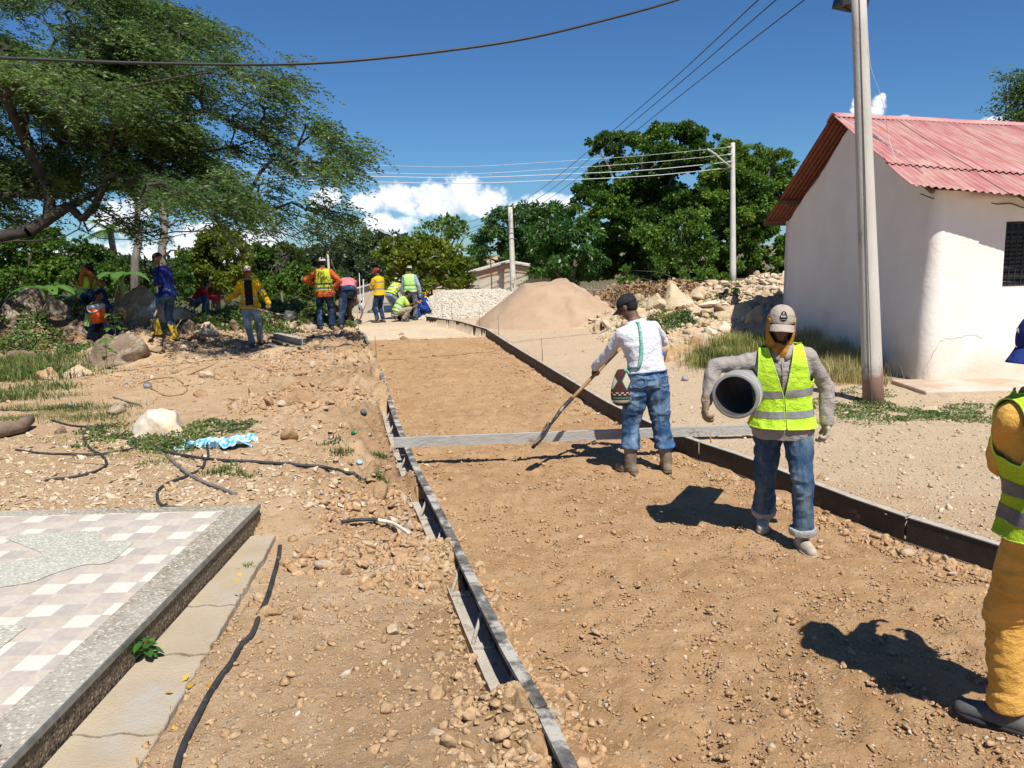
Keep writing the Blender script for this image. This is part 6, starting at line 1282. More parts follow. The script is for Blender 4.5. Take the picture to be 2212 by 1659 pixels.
    def torso(s, mb, t0, t1, g=0, k=1, n=24, step=.035):
        m_ = int((t1 - t0) / step) + 1; mb.loft([s.ring(t0 + (t1 - t0) * i / m_, g, k, n) for i in range(m_ + 1)])
    def hand(s, mb, w_, hd, sg, g=0.0, S=None):
        d, n, curl = hd; S = S or s.S; x = d.cross(n).normalized(); 
        th = -x if (sg > 0) == (x.dot(x) > 0) else x
        th = x * (-sg)                                          # thumb side
        th = s.thumbside(d, n, sg); kn = w_ + d * .092 * S
        Rm = Matrix((th, n, d)).transposed(); mb.ball(w_ + d * .052 * S, ((.041 + g) * S, (.017 + g) * S, (.050 + g) * S), Rm, 14, 9); mb.cone(w_ - d * .02 * S, w_ + d * .02 * S, (.025 + g) * S, (.027 + g) * S)
        c = math.radians(curl)
        for i, (off, L) in enumerate(((.031, .92), (.0105, 1.0), (-.0105, .95), (-.031, .76))):
            b = w_ + d * (.085 + (.004 if i in (1, 2) else -.003)) * S + th * off * S; fan = th * off * 2.2; dd = (d + fan).normalized(); ang = 0; r0 = .0095 + g
            for ph, (ll, cc) in enumerate(((.044, .75), (.027, 1.0), (.021, .8))):
                ang += c * cc * (1 + .12 * i * (curl < 60)); q = (dd * math.cos(ang) + n * math.sin(ang)).normalized(); e = b + q * ll * L * S; mb.cone(b, e, (r0 - .0008 * ph) * S, (r0 - .0008 * (ph + 1)) * S, 8); b = e
        b = w_ + d * .030 * S + th * .032 * S; q = (d * .75 + th * .62 + n * .25).normalized(); e = b + q * .038 * S; mb.cone(b, e, (.013 + g) * S, (.0105 + g) * S, 8); q2 = (d * .8 + th * (.25 if curl < 60 else -.1) + n * (.45 + .3 * (curl > 60))).normalized(); mb.cone(e, e + q2 * .030 * S, (.0105 + g) * S, (.0085 + g) * S, 8)
    def thumbside(s, d, n, sg):
        x = d.cross(n).normalized(); return x * (1 if sg > 0 else -1) * -1 if False else (x if sg < 0 else -x)
    def limb(s, mb, pts, rs, n=14):
        for (a, b, r0, r1_) in zip(pts[:-1], pts[1:], rs[:-1], rs[1:]): mb.cone(a, b, r0 * s.S, r1_ * s.S, n)
    def body(s):
        m_ = MB(); S = s.S; s.torso(m_, -.06, .56, 0, .86, 20)
        for nm in 'RL':
            sh, e, w_, hd, sg = s.arm[nm]; s.limb(m_, [sh, sh.lerp(e, .45), e, e.lerp(w_, .35), w_], [.046, .042, .036, .038, .025]); s.hand(m_, w_, hd, sg)
            hp, k, a, td, sg = s.leg[nm]; s.limb(m_, [hp, hp.lerp(k, .4), k, k.lerp(a, .3), a], [.082, .074, .053, .055, .036]); m_.cone(a - td * .03 * S - Vector((0, 0, .045 * S)), a + td * .12 * S - Vector((0, 0, .055 * S)), .030 * S, .024 * S)
        H_ = s.HM; c = s.hc; f = lambda x, y, z: c + H_ @ (Vector((x, y, z)) * S)
        m_.tube([s.at(.49), s.at(.55), f(0, -.015, -.06), f(0, -.01, 0)], [.058 * S, .054 * S, .053 * S, .052 * S], 14)
        m_.ball(f(0, -.012, .030), (.073 * S, .092 * S, .086 * S), H_, 20, 13); m_.ball(f(0, .014, -.030), (.058 * S, .068 * S, .082 * S), H_, 18, 12); m_.ball(f(0, .050, -.090), (.027 * S, .023 * S, .020 * S), H_)
        if s.near or True:
            m_.cone(f(0, .083, .012), f(0, .103, -.026), .0085 * S, .0135 * S, 8); m_.ball(f(.011, .092, -.030), .008 * S); m_.ball(f(-.011, .092, -.030), .008 * S)
            m_.cone(f(-.03, .073, .026), f(.03, .073, .026), .011 * S, .011 * S, 8); m_.cone(f(-.018, .074, -.056), f(.018, .074, -.056), .007 * S, .007 * S, 8); m_.cone(f(-.015, .072, -.066), f(.015, .072, -.066), .0075 * S, .0075 * S, 8)
            for sg in (1, -1): m_.ball(f(sg * .074, -.008, -.005), (.010 * S, .020 * S, .032 * S), H_); m_.ball(f(sg * .036, .060, -.020), (.020 * S, .020 * S, .018 * S), H_)
        s.b = m_.remesh('body', s.skin, s.t, s.bv, 2)
        if s.near:
            MW_ = M('eye_white', (.6, .56, .5)); ey = MB()
            for sg in (1, -1): ey.ball(f(sg * .030, .076, .006), (.012 * S, .010 * S, .007 * S), H_)
            ey.build('eyes', MW_, s.t, True); ey = MB()
            for sg in (1, -1): ey.ball(f(sg * .030, .0835, .006), (.0055 * S, .004 * S, .0055 * S), H_)
            ey.build('irises', M('iris', (.01, .007, .005), rough=.2), s.t, True)
    def shirt(s, mat, hem=-.05, ease=.012, sleeve=1.0, name='shirt', top=.535, amp=.012, seed=1, cuff=None, loose=0, collar=True, sl=.0):
        m_ = MB(); S = s.S; s.torso(m_, max(hem, -.02), top, ease, 1, 28)
        if hem < -.02:
            m_.loft([s.ring(hem + (.02 - hem) * i / 5, ease + .016, 1, 28, flare=(.012 + loose) * (1 - i / 5) * S) for i in range(6)])
        e_ = ease + sl
        for nm in 'RL':
            sh, e, w_, hd, sg = s.arm[nm]; up = s.cfr[0]; m_.ball(sh + up * .002 * S, (.054 + e_ * .6) * S)
            if sleeve >= 1: s.limb(m_, [sh, sh.lerp(e, .5), e, e.lerp(w_, .4), w_ - hd[0] * .0], [.047 + e_, .043 + e_, .038 + e_, .036 + e_, .029 + e_])
            else: q = sh.lerp(e, sleeve); s.limb(m_, [sh, q], [.060 + e_, .056 + e_ + .006])
            ne = s.cfr[2] * sg; m_.cone(s.at(.445) + ne * .07 * S, sh, (.064 + ease) * S, (.050 + e_) * S)
        if collar: m_.tube([s.at(.50), s.at(.545)], [(.078 * S), (.066 * S)], 18)
        o = m_.remesh(name, mat, s.t, s.cv, 3, folds(amp, 11, seed, (1, 1, .9))); return o
    def trousers(s, mat, hem=0, ease=.016, amp=.008, seed=3, name='trousers', flare=.012, top=.10, cuffmat=None, fit=1.0):
        m_ = MB(); S = s.S; s.torso(m_, -.115, top, .006, 1, 26)
        for nm in 'RL':
            hp, k, a, td, sg = s.leg[nm]; e = ease; end = a + (k - a).normalized() * (hem * S)
            s.limb(m_, [hp, hp.lerp(k, .35), k, k.lerp(end, .45)], [.092 * fit + e * .5, .082 * fit + e, .060 * fit + e, .054 * fit + e]); m_.tube([k.lerp(end, .4), k.lerp(end, .8), end, end + (end - k).normalized() * .01 * S], [(.054 * fit + e) * S, (.048 + e + flare * .5) * S, (.046 + e + flare) * S, (.044 + e + flare) * S], 16)
        o = m_.remesh(name, mat, s.t, s.cv, 3, folds(amp * 1.7, 9, seed, (.8, .8, 1.6)))
        if cuffmat:
            for nm in 'RL': hp, k, a, td, sg = s.leg[nm]; end = a + (k - a).normalized() * (hem * S); dn = (end - k).normalized(); m2 = MB(); m2.tube([end - dn * .045 * S, end - dn * .02 * S, end + dn * .005 * S], [(.056 + ease + flare) * S, (.060 + ease + flare) * S, (.056 + ease + flare) * S], 18); m2.remesh('turn_up', cuffmat, s.t, .006 if s.near else .012, 3, folds(.004, 14, seed))
        return o
    def shoes(s, mat, hgt=.03, sole=None, name='shoe', tall=0, bulk=0):
        S = s.S
        for nm in 'RL':
            hp, k, a, td, sg = s.leg[nm]; m_ = MB(); dn = Vector((0, 0, -1)); gz = a - Vector((0, 0, .085 * S)); b = bulk
            m_.cone(gz - td * .045 * S + Vector((0, 0, .040 * S)), gz + td * .07 * S + Vector((0, 0, .042 * S)), (.040 + b) * S, (.043 + b) * S); m_.cone(gz + td * .07 * S + Vector((0, 0, .040 * S)), gz + td * .155 * S + Vector((0, 0, .034 * S)), (.043 + b) * S, (.036 + b) * S); m_.cone(a - td * .01 * S, gz + Vector((0, 0, .045 * S)) + td * .01, (.046 + b) * S, (.045 + b) * S)
            if tall: t_ = (k - a).normalized(); m_.tube([a - t_ * .03 * S, a + t_ * tall * .5 * S, a + t_ * tall * S], [(.050 + b) * S, (.060 + b) * S, (.070 + b) * S], 16)
            o = m_.remesh(name, mat, s.t, .006 if s.near else .010, 2, folds(.003, 14, 4))
            sm = MB(); sd2 = td.cross(Vector((0, 0, 1))).normalized(); ol = [(-.09, .026), (-.08, .036), (0, .040), (.08, .050), (.14, .046), (.18, .028), (.192, 0)]; L = [(x, y) for x, y in ol] + [(x, -y) for x, y in ol[::-1][1:]]
            sm.loft([[gz + td * x * S + sd2 * y * (1 + b * 8) * S + Vector((0, 0, z * S)) for x, y in L] for z in (.0, .012, .022)]); sm.build('sole', sole or M('sole_dark', (.05, .045, .04)), o, True)
    def gloves(s, mat, which='RL', cuff=.05):
        for nm in which:
            sh, e, w_, hd, sg = s.arm[nm]; m_ = MB(); s.hand(m_, w_, hd, sg, .0055); m_.tube([w_ - (w_ - e).normalized() * cuff * s.S, w_ + hd[0] * .02 * s.S], [.046 * s.S, .036 * s.S], 14); m_.remesh('glove', mat, s.t, .005 if s.near else .009, 1, folds(.0018, 30, 4))
    def vest(s, mat, band, t0=-.03, g=.030, bands=((.055, .105), (.19, .24)), V=(.22, .075), name='vest', amp=.006, seed=5, trim=None, top=.525, armx=.150, armt=.27, gap=.012, n=None, flare=.014):
        m_ = MB(); S = s.S; up, fw, rt_ = s.cfr; base = s.at(.44); s.torso(m_, max(t0 - .03, -.02), .56, g, 1, 28)
        if t0 < .01: m_.loft([s.ring(t0 - .04 + (.04 - t0) * i / 5, g, 1, 28, flare=flare * (1 - i / 5) * S) for i in range(6)])
        for sg in (1, -1): sh = s.shR if sg > 0 else s.shL; ne = rt_ * sg; m_.cone(s.at(.445) + ne * .07 * S, sh, (.064 + g) * S, (.050 + g) * S)
        tmp = m_.remesh(name, mat, s.t, s.cv, 3, folds(amp, 8, seed, (1, 1, .6))); me = tmp.data; bm = bmesh.new(); bm.from_mesh(me); rl_ = rootloc(s.t)
        def cut(co, no, clear=None):
            geom = bm.verts[:] + bm.edges[:] + bm.faces[:]; bmesh.ops.bisect_plane(bm, geom=geom, plane_co=co - rl_, plane_no=no, clear_outer=clear == 'out', clear_inner=clear == 'in')
        u0 = s.dirn(t0)[0]; cut(s.at(t0), u0, 'in'); u1 = s.dirn(top)[0]; cut(s.at(top), u1, 'out')
        for sg in (1, -1): cut(base + rt_ * sg * armx * S, (rt_ * sg + up * .12).normalized())
        ca = s.at(armt); cut(ca, up)
        dele = [f for f in bm.faces for c in (f.calc_center_median() + rl_,) if (c - ca).dot(up) > 0 and abs((c - base).dot(rt_)) + .12 * (c - base).dot(up) > armx * S]
        bmesh.ops.delete(bm, geom=dele, context='FACES')
        v0 = s.at(V[0]); hh = (s.at(.52) - v0).dot(up); sl = V[1] * S / max(hh, .01)
        for sg in (1, -1): cut(v0 + rt_ * sg * gap * S * .5, (rt_ * sg - up * sl).normalized()); cut(v0 + rt_ * sg * gap * S * .5, rt_ * sg)
        dele = []
        for f in bm.faces:
            c = f.calc_center_median() + rl_ - v0; z = c.dot(up); x = abs(c.dot(rt_)); d_ = (f.calc_center_median() + rl_ - s.at(min(max(V[0] + z / S, -.1), .55))).dot(fw)
            if d_ > 0 and x < gap * S * .5 + max(0, z) * sl: dele.append(f)
        bmesh.ops.delete(bm, geom=dele, context='FACES')
        # loose islands (between the cuts) go
        for (b0, b1) in bands: cut(s.at(b0), s.dirn(b0)[0]); cut(s.at(b1), s.dirn(b1)[0])
        bm.normal_update(); bands_out = []
        for (b0, b1) in bands:
            p0, n0, p1, n1_ = s.at(b0) - rl_, s.dirn(b0)[0], s.at(b1) - rl_, s.dirn(b1)[0]; fs = [f for f in bm.faces if (f.calc_center_median() - p0).dot(n0) > 0 and (f.calc_center_median() - p1).dot(n1_) < 0]
            ix = {}; Vv = []; Ff = []
            for f in fs:
                q = []
                for v in f.verts:
                    if v.index not in ix or True:
                        k = ix.get(v)
                        if k is None: k = ix[v] = len(Vv); Vv.append(tuple(v.co + rl_ + v.normal * .0045))
                    q.append(k)
                Ff.append(tuple(q))
            if Vv: bands_out.append((Vv, Ff))
        for Vv, Ff in bands_out: npobj('reflective_band', np.array(Vv), Ff, band, s.t, True)
        loops = []
        if trim:
            be = [e for e in bm.edges if len(e.link_faces) == 1]; adj = {}
            for e in be:
                for v in e.verts: adj.setdefault(v, []).append(e)
            used = set()
            for e in be:
                if e in used: continue
                ch = [e.verts[0], e.verts[1]]; used.add(e)
                while True:
                    nx = [q for q in adj[ch[-1]] if q not in used]
                    if not nx: break
                    used.add(nx[0]); ch.append(nx[0].other_vert(ch[-1]))
                if len(ch) > 12: loops.append([v.co + rl_ for v in ch])
        bm.to_mesh(me); bm.free(); me.update(); q = tmp.modifiers.new('t', 'SOLIDIFY'); q.thickness = .003; q.offset = 0
        for L in loops:
            L = L[::2] + [L[-1]]; w_ = [L[0]] + [(L[i - 1] + L[i] * 2 + L[i + 1]) / 4 for i in range(1, len(L) - 1)] + [L[-1]]; MB().tube(w_, .0042, 5, cap=False).build('trim', trim, tmp, True)
        return tmp
    def armband(s, band, pos=((0, .55), (1, .35)), r=.068):
        for nm in 'RL':
            sh, e, w_, hd, sg = s.arm[nm]
            for seg, u in pos:
                a, b = (sh, e) if seg == 0 else (e, w_); c = a.lerp(b, u); d = (b - a).normalized(); rr = r - .006 * seg - .01 * u; MB().tube([c - d * .025, c + d * .025], [rr * s.S, rr * s.S * .97], 18, cap=False).build('reflective_band', band, s.t, True)
    def cap(s, mat, brim=None, front=None, fa=75, drop=0, back=None, sc=1.0):
        S = s.S * sc; H_ = s.HM; c = s.hc; f = lambda x, y, z: c + H_ @ (Vector((x, y, z)) * S); A, B, Hh = .083, .104, .098; rows = []; n = 40; m_ = 12; z0 = .022
        def shell(ia, ib, name, mt, g=0, rows_=None):
            rows = []
            for i in range(m_ + 1):
                t = i / m_ * math.pi / 2; r = math.cos(t) ** .72; z = math.sin(t) * Hh
                rows.append([f(A * (1 + g) * r * math.sin(2 * math.pi * j / n), -.010 + B * (1 + g) * r * math.cos(2 * math.pi * j / n), z0 + z * (1 + g)) for j in range(ia, ib + 1)])
            o = MB().grid(rows).build(name, mt, s.t, True, thick=.002); return o
        o = shell(0, n, 'cap', mat)
        if front: 
            k = int(n * fa / 360); w_ = shell(-k, k, 'cap_front', front, .02); w_.parent = o; w_.matrix_parent_inverse = Matrix()
        rows = []
        for i in range(8):
            u = i / 7; row = []
            for j in range(21):
                a = R(-62 + 124 * j / 20); x = A * 1.0 * math.sin(a); y = -.010 + B * math.cos(a); ex = .080 * u * math.cos(a * 1.25) ** .6 if abs(a * 1.25) < 1.57 else 0; row.append(f(x * (1 + .05 * u), y + ex, z0 + .006 - .022 * u - .32 * x * x / A * (1 + .6 * u) * 1.0))
            rows.append(row)
        b = MB().grid(rows).build('brim', brim or mat, o, True, thick=.003)
        MB().ball(f(0, -.01, z0 + Hh + .001), .006 * S).build('button', brim or mat, o, True); return o
    def hair(s, mat):
        S = s.S; H_ = s.HM; c = s.hc; m_ = MB(); f = lambda x, y, z: c + H_ @ (Vector((x, y, z)) * S); m_.ball(f(0, -.020, .040), (.079 * S, .094 * S, .086 * S), H_, 20, 12); m_.ball(f(0, -.045, -.005), (.070 * S, .062 * S, .070 * S), H_); m_.remesh('hair', mat, s.t, s.cv, 1, folds(.003, 40, 2))

def shovel(name, label, top, neck, tip, face, hmat, bmat, r=.017, bw=.11, group='shovels', pointed=True, cat='shovel'):
    top, neck, tip, face = Vector(top), Vector(neck), Vector(tip), Vector(face).normalized(); t = thing(name, label, cat, tip, group)
    d = (neck - top).normalized(); MB().tube([top, top.lerp(neck, .5), neck], [r, r, r * .95], 12).build('handle', hmat, t, True)
    L = (tip - neck); dl = L.normalized(); sd_ = dl.cross(face).normalized(); fc = sd_.cross(dl); ln = L.length
    bl = .66 * ln; b0 = tip - dl * bl
    MB().tube([neck - d * .16, neck, neck.lerp(b0, .6) , b0 + dl * .04], [r * 1.25, r * 1.2, r * 1.0, r * .6], 10).build('socket', bmat, t, True); rows = []
    for i in range(15):
        u = i / 14; w_ = bw * (min(1, .75 + u * 1.2) if u < .25 else (1.0 - (max(0, (u - .5) / .5)) ** (2.2 if pointed else 8) * (.97 if pointed else .25)))
        rows.append([b0 + dl * bl * u + sd_ * w_ * v + fc * (.030 * v * v + .02 * math.sin(u * 3.1) * -1) for v in [q / 5 - 1 for q in range(11)]])
    MB().grid(rows).build('blade', bmat, t, True, thick=.003); return t
WOOD = M('handle_wood', (.42, .24, .11), (.30, .16, .07), 6, .6, .2, 60, stretch=(1, 1, .2)); WOODP = M('handle_pale', (.52, .38, .21), (.42, .29, .15), 6, .7, stretch=(1, 1, .2)); STEEL = M('shovel_steel', (.055, .055, .058), (.035, .033, .032), 12, .5, .3, 40, c3=(.32, .25, .17), s3=7, f3=(.52, .6), metal=.3)
NEON = cloth('vest_neon', (.52, .80, .05), (.44, .70, .04), bump=.15, bs=400); NEONB = cloth('vest_neon_back', (.42, .58, .03), (.36, .50, .025), bump=.15, bs=400); NEONP = cloth('vest_neon_pale', (.45, .78, .22), (.40, .68, .18)); NEOND = cloth('vest_neon_dirty', (.50, .55, .05), (.34, .38, .04)); BAND = M('reflective', (.33, .33, .34), (.24, .24, .25), 14, .4, .3, 60, metal=.3); BANDD = M('reflective_dark', (.15, .15, .16), (.10, .10, .11), 14, .35, .3, 60, metal=.3)
TRIM = cloth('vest_trim', (.62, .90, .10)); GREYS = cloth('work_shirt_grey', (.36, .325, .29), (.30, .27, .245)); WHITE = cloth('tee_white', (.66, .66, .70), (.60, .60, .65), bump=.1); JEANS = jeans('jeans_blue', (.040, .085, .16), (.17, .22, .25), (.45, .72)); JEANB = jeans('jeans_bright', (.045, .115, .24), (.26, .36, .46), (.47, .70)); JEAND = jeans('jeans_dark', (.020, .040, .085), (.08, .13, .22)); JEANP = jeans('jeans_pale', (.24, .32, .40), (.40, .46, .50)); JEANG = jeans('jeans_grey', (.12, .15, .17), (.22, .26, .28))
ORNG = cloth('overall_orange', (.55, .12, .035), (.42, .08, .025)); YEL = cloth('shirt_yellow', (.75, .47, .02), (.62, .36, .015)); OCH = cloth('uniform_ochre', (.70, .39, .09), (.58, .31, .06)); GLV = cloth('glove_cream', (.58, .53, .40), (.42, .36, .25)); GLVB = cloth('glove_brown', (.34, .26, .17), (.22, .16, .10)); BLK = cloth('black_cloth', (.012, .012, .014), (.02, .02, .022)); RBOOT = M('boot_rubber', (.20, .155, .115), (.14, .10, .07), 8, .75, .4, 50, c3=(.36, .28, .19), s3=5)
def far_opts(**k): return k

# 1 ---- pipe carrier
g1 = GT(1694, 1168); f1 = GT(1648, 1142); f2 = GT(1733, 1186); 
p = Person('man in neon vest and beige cap carrying a large grey pipe under his arm', (g1.x + .02, g1.y, (f1.z + f2.z) / 2), 166, 1.73, SK_D, lean=(1, 3), side=5, head=(12, 0, -3), pel=(.06, .0, .935), Rf=f1, Lf=f2, R_=P(1527, 866, 5.50), L_=P(1786, 912, 5.52), Re=(1.0, -.1, .6), Le=(-.9, -.7, 0), near=True, curl=38, toe=(6, -16), wide=1.06)
p.trousers(JEANS, .035, .020, .010, 3, cuffmat=cloth('denim_inside', (.42, .40, .38), (.34, .32, .31)), flare=.016); p.shirt(GREYS, -.145, .010, amp=.019, seed=1, loose=.012, sl=.008); p.shoes(M('shoe_white', (.55, .50, .42), (.38, .32, .24), 12, .8, .3, 60), sole=M('sole_tan', (.50, .42, .30)), bulk=.002); p.gloves(GLVB, 'R', .04); p.gloves(GLV, 'L', .05)
p.vest(NEON, BAND, t0=-.045, g=.036, bands=((.03, .078), (.18, .232)), V=(.19, .078), trim=TRIM, amp=.014, armx=.155, flare=.03); CAPB = cloth('cap_beige', (.42, .36, .30), (.36, .31, .26)); cp = p.cap(CAPB, sc=1.08)
S = p.S; HM = p.HM; fq = lambda x, y, z: p.hc + HM @ (Vector((x, y, z)) * S)
# hood-like neck cloth framing the face
OC2 = cloth('neck_cloth', (.50, .22, .03), (.40, .17, .025)); rows = []
for i in range(16):
    u = i / 15; z = .045 - .215 * u; a = .092 + .010 * math.sin(u * 3.1) - .012 * u; b = .108 - .030 * u; op = 1.02 - 1.0 * max(0, (u - .42) / .58) ** .9; row = []
    for j in range(37): th = op + (2 * math.pi - 2 * op) * j / 36; row.append(fq(a * math.sin(th), -.012 + .022 * u + b * math.cos(th), z + .006 * math.sin(th * 7 + i)))
    rows.append(row)
nc_ = MB().grid(rows).build('neck_cloth', OC2, p.t, True, thick=.004)
m_ = MB(); m_.tube([fq(-.015, .075, -.125), fq(-.01, .098, -.165), fq(.005, .105, -.215), fq(.012, .105, -.262)], [(.055, .018), (.045, .016), (.030, .012), (.008, .006)], 12); m_.tube([fq(.02, .070, -.115), fq(.035, .095, -.15), fq(.028, .10, -.21)], [(.04, .016), (.03, .014), (.01, .006)], 12); m_.remesh('scarf_end', OC2, p.t, .006, 2, folds(.004, 16, 4))
# cap badge
rows = []
def capf(ax, z): t = math.asin(min(1, max(0, (z - .022) / .098))); r = math.cos(t) ** .72 * 1.035; return fq(1.085 * .083 * r * math.sin(ax), 1.085 * (-.010 + .104 * r * math.cos(ax)), 1.085 * z)
bd = [(-.32, .070), (-.22, .100), (0, .106), (.22, .100), (.32, .070), (.20, .054), (0, .048), (-.20, .054)]
bpts = [capf(a, z) for a, z in bd]; cN = capf(0, .078); npobj('badge', [tuple(cN)] + [tuple(q) for q in bpts], [(0, i + 1, (i + 1) % 8 + 1) for i in range(8)], BLK, cp); WT = M('thread_white', (.6, .6, .58)); bm_ = MB()
out_n = HM @ Vector((0, .004, .001))
for k in range(5): a = -.17 + .085 * k; bm_.tube([capf(a, .072) + out_n, capf(a + .02, .088) + out_n, capf(a + .045, .073) + out_n], .0016, 4)
for k in range(7): a = -.15 + .05 * k; bm_.tube([capf(a, .060) + out_n, capf(a + .03, .060) + out_n], .0014, 4)
bm_.build('badge_lettering', WT, cp)
up, fw, rt_ = p.dirn(.3); 
def onf(t, x, g=.030): b_ = p.rad(t, g)[1]; return p.at(t) + p.dirn(t)[2] * x + p.dirn(t)[1] * (b_ * (1 - 1.6 * x * x / .04) + .002)
for sg in (1, -1): MB().grid([[onf(t, sg * x, .022) + up * dz for x, dz in ((.012 + (.52 - t) * .1, 0), (.05, .012), (.075, .020))] for t in (.44, .47, .50)]).build('collar', GREYS, p.t, True, thick=.004)
MB().tube([onf(t, .004, .020) for t in np.linspace(.20, .43, 9)], .0035, 5).build('placket', GREYS, p.t, True)
# the pipe
pc = P(1588, 856, 5.35); ax = Vector((.57, 1.0, .06)).normalized(); ro, ri = .163, .143; pl_ = .95
pi_t = thing('pipe', 'large grey plastic pipe held under the arm of the man in the neon vest', 'pipe', pc); M_PIPE = M('pipe_grey', (.30, .30, .29), (.25, .25, .245), 5, .45, .1, 60, c3=(.40, .34, .26), s3=3, f3=(.6, .75), spec=.5); M_PIN = M('pipe_inside', (.10, .10, .10), (.05, .05, .05), 4, .8)
prof = [(0, ri - .002), (0, ri + .004), (.0, ro - .004), (.006, ro)]; 
for k in range(5): prof += [(.035 + .012 * k, ro), (.038 + .012 * k, ro - .004), (.044 + .012 * k, ro - .004), (.047 + .012 * k, ro)]
prof += [(.13, ro), (.16, ro - .012), (pl_, ro - .012), (pl_, ri)]; x_, y_, _ = frame(ax)
def rev(pr, n=56): return [[pc + ax * a + (x_ * math.cos(6.28318 * j / n) + y_ * math.sin(6.28318 * j / n)) * r for j in range(n)] for a, r in pr]
MB().loft(rev(prof), cap=False).build('wall', M_PIPE, pi_t, True); MB().loft(rev([(0.001, ri), (pl_ - .001, ri)]), cap=False).build('bore', M_PIN, pi_t, True)

# 2 ---- man with the shovel, seen from behind
g2 = GT(1398, 1022); fl = GT(1362, 1022); fr_ = GT(1440, 1018); d2 = (g2 - CAM).dot(_f)
hA, hN, hT = P(1340, 752, d2 + .33), P(1213, 884, d2 + .12), P(1152, 970, d2 - .02)
hd_ = (hN - hA).normalized(); gL = P(1291, 803, d2 + .24); gL = hA + hd_ * (gL - hA).dot(hd_); gR = hA + hd_ * -.10
hA2 = hA - hd_ * .16
p = Person('man in white long-sleeved shirt and black cap bent over a shovel, seen from behind', (g2.x, g2.y, g2.z), 14, 1.74, SK_D, lean=(4, 20), side=-8, twist=8, head=(30, 42, 0), pel=(.0, .02, .95), Lf=fl, Rf=fr_, Lg=(gL, hd_), R_=P(1378, 738, d2 + .26), Re=(1.6, -.3, -.5), Le=(-.5, -.5, -1), near=True, curl=70, toe=(14, -22), wide=1.08)
p.trousers(JEANB, .16, .030, .013, 4, flare=.022, fit=1.06, top=.045); p.shirt(WHITE, .03, .011, amp=.011, seed=7, sl=.004, collar=False, loose=.0); p.shoes(RBOOT, name='rubber_boot', tall=.24, bulk=.004, sole=M('sole_brown', (.16, .12, .085))); cp = p.cap(cloth('cap_black', (.020, .019, .022), (.03, .028, .03)), front=cloth('cap_cream', (.50, .48, .42)), fa=38, brim=cloth('cap_black', (.02, .02, .02)))
fq2 = lambda x, y, z: p.hc + p.HM @ (Vector((x, y, z)) * p.S); MB().tube([fq2(.083, -.03, .03), fq2(.085, -.045, .09)], .004, 6).build('pencil', M('pencil_red', (.55, .04, .04)), cp)
p.hair(BLK)
shovel('shovel', 'wooden-handled shovel held by the man in the white shirt', hA2, hN, hT, Vector((-.92, -.12, .38)), WOOD, STEEL, .018, .10)
# leather label, pockets
up_, fw_, rt_ = p.dirn(.03); pk = MB()
def onb(t, a, g=.012): r_ = p.ring(t, .024 + g - .012, 1, 360); return r_[int(a) % 360]
npobj('leather_label', [tuple(onb(.028, 146)), tuple(onb(.028, 134)), tuple(onb(.012, 134)), tuple(onb(.012, 146))], [(0, 1, 2, 3)], M('leather', (.06, .035, .02)), p.t)
MB().tube([onb(.036, a, .004) for a in range(95, 266, 6)], .006, 6).build('waistband', JEANB, p.t, True)
for a0_ in (128, 196): MB().tube([onb(-.005, a0_), onb(-.08, a0_), onb(-.10, a0_ + 18), onb(-.08, a0_ + 36), onb(-.005, a0_ + 36), onb(-.005, a0_)], .0025, 5).build('pocket', M('seam_thread', (.30, .34, .38)), p.t)
